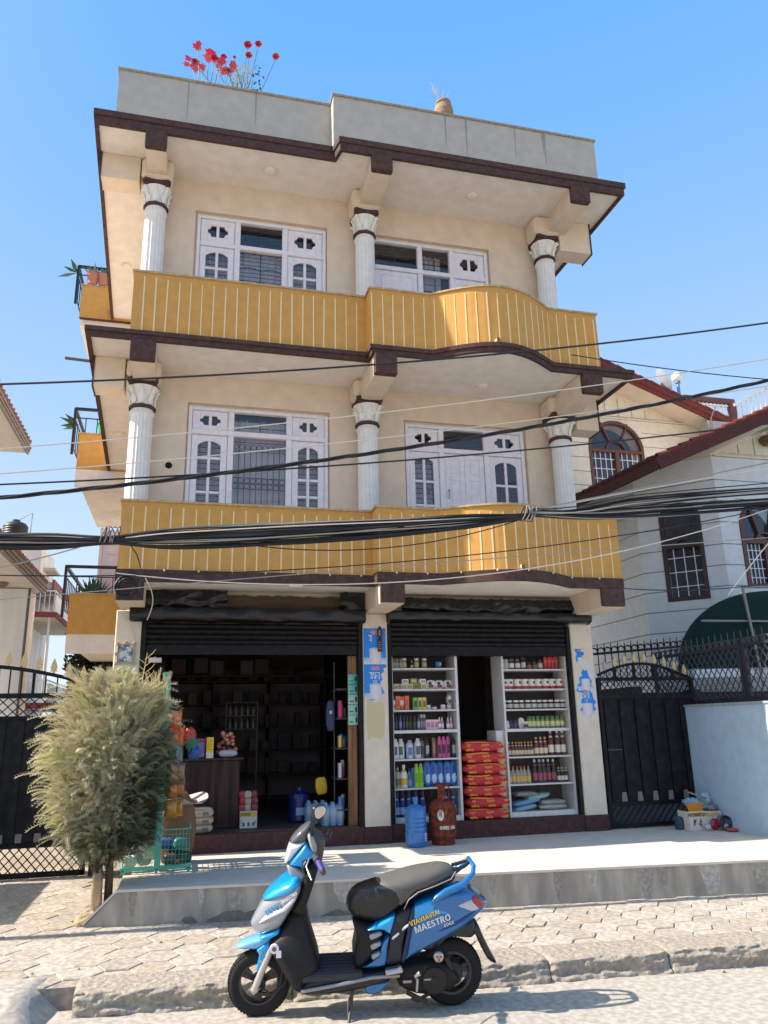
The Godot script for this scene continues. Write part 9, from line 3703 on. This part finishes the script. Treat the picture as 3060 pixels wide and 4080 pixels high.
	b.tube([Vector3(0.600, 0.17, 0.10), Vector3(0.585, 0.10, 0.17), Vector3(0.565, 0.020, 0.245)], [0.012, 0.011, 0.010], 8)
	b.bx(0.535, 0.59, -0.018, -0.008, 0.225, 0.275)
	b.tube([Vector3(0.565, 0.06, 0.20), Vector3(0.566, 0.13, 0.19), Vector3(0.58, 0.14, 0.15)], 0.006, 6)
	lpart(o, "side_stand", b, mt(C(90, 84, 76), 0.6, 0.4))
	b = MB.new()
	b.xf = Transform3D(Basis(Vector3(1, 0, 0), PI / 2), Vector3(1.158, 0.328 * HS, 0.0))
	b.lathe([[0.0, 0.163], [0.024, 0.162], [0.032, 0.155], [0.034, 0.140], [0.02, 0.11]], 20)
	var rf := lpart(o, "round_reflector", b, mt(C(176, 170, 168), 0.15, 0.6))
	b = MB.new()
	for i in 3:
		var a := TAU * i / 3 + 0.5
		b.xf = Transform3D(Basis(Vector3(0, 0, 1), a), Vector3(1.158, 0.328 * HS, 0.1635))
		b.bx(0.004, 0.022, -0.006, 0.006, -0.002, 0.001)
	lpart(rf, "red_facet", b, mt(C(150, 70, 66), 0.3))
	b = MB.new()
	b.tube([Vector3(0.95, 0.12, -0.12), Vector3(1.15, 0.17, -0.14), Vector3(1.45, 0.26, -0.14)], [0.02, 0.045, 0.05], 14)
	lpart(o, "exhaust", b, satin)
	b = MB.new()
	b.tube([Vector3(1.22, 0.30 * HS, 0.07), Vector3(1.262, 0.205, 0.075)], 0.018, 8)
	for i in 9:
		var t := i / 8.0
		b.xf = Transform3D(Basis(Vector3(0, 0, 1), 0.4), Vector3(1.20 + 0.05 * t, (0.40 - 0.16 * t), 0.085))
		b.xf = Transform3D()
	lpart(o, "shock_absorber", b, dusty)
	# ---- lettering
	var ang := deg_to_rad(17.5)
	var let := mt(C(206, 208, 212), 0.35, 0.3)
	text(o, "lettering", "MAESTRO", 0.040, let, Transform3D(Basis(Vector3(0, 0, 1), ang), Vector3(1.120, 0.524 * HS, 0.1595)))
	text(o, "lettering", "EDGE", 0.020, let, Transform3D(Basis(Vector3(0, 0, 1), ang), Vector3(1.228, 0.517 * HS, 0.159)))
	text(o, "lettering", "VIAVIAVIA!", 0.029, mt(C(230, 196, 60), 0.45), Transform3D(Basis(Vector3(0, 0, 1), deg_to_rad(20.0)), Vector3(1.068, 0.560 * HS, 0.163)))
	var side := Basis(Vector3.UP, -atan(0.42)) * Basis(Vector3(0, 0, 1), deg_to_rad(31.0))
	text(o, "lettering", "MAESTRO", 0.020, let, Transform3D(side, Vector3(0.190, 0.715 * HS, 0.186)))
	text(o, "lettering", "MAES", 0.034, mt(C(70, 130, 180), 0.4), Transform3D(side, Vector3(0.085, 0.640 * HS, 0.143)))
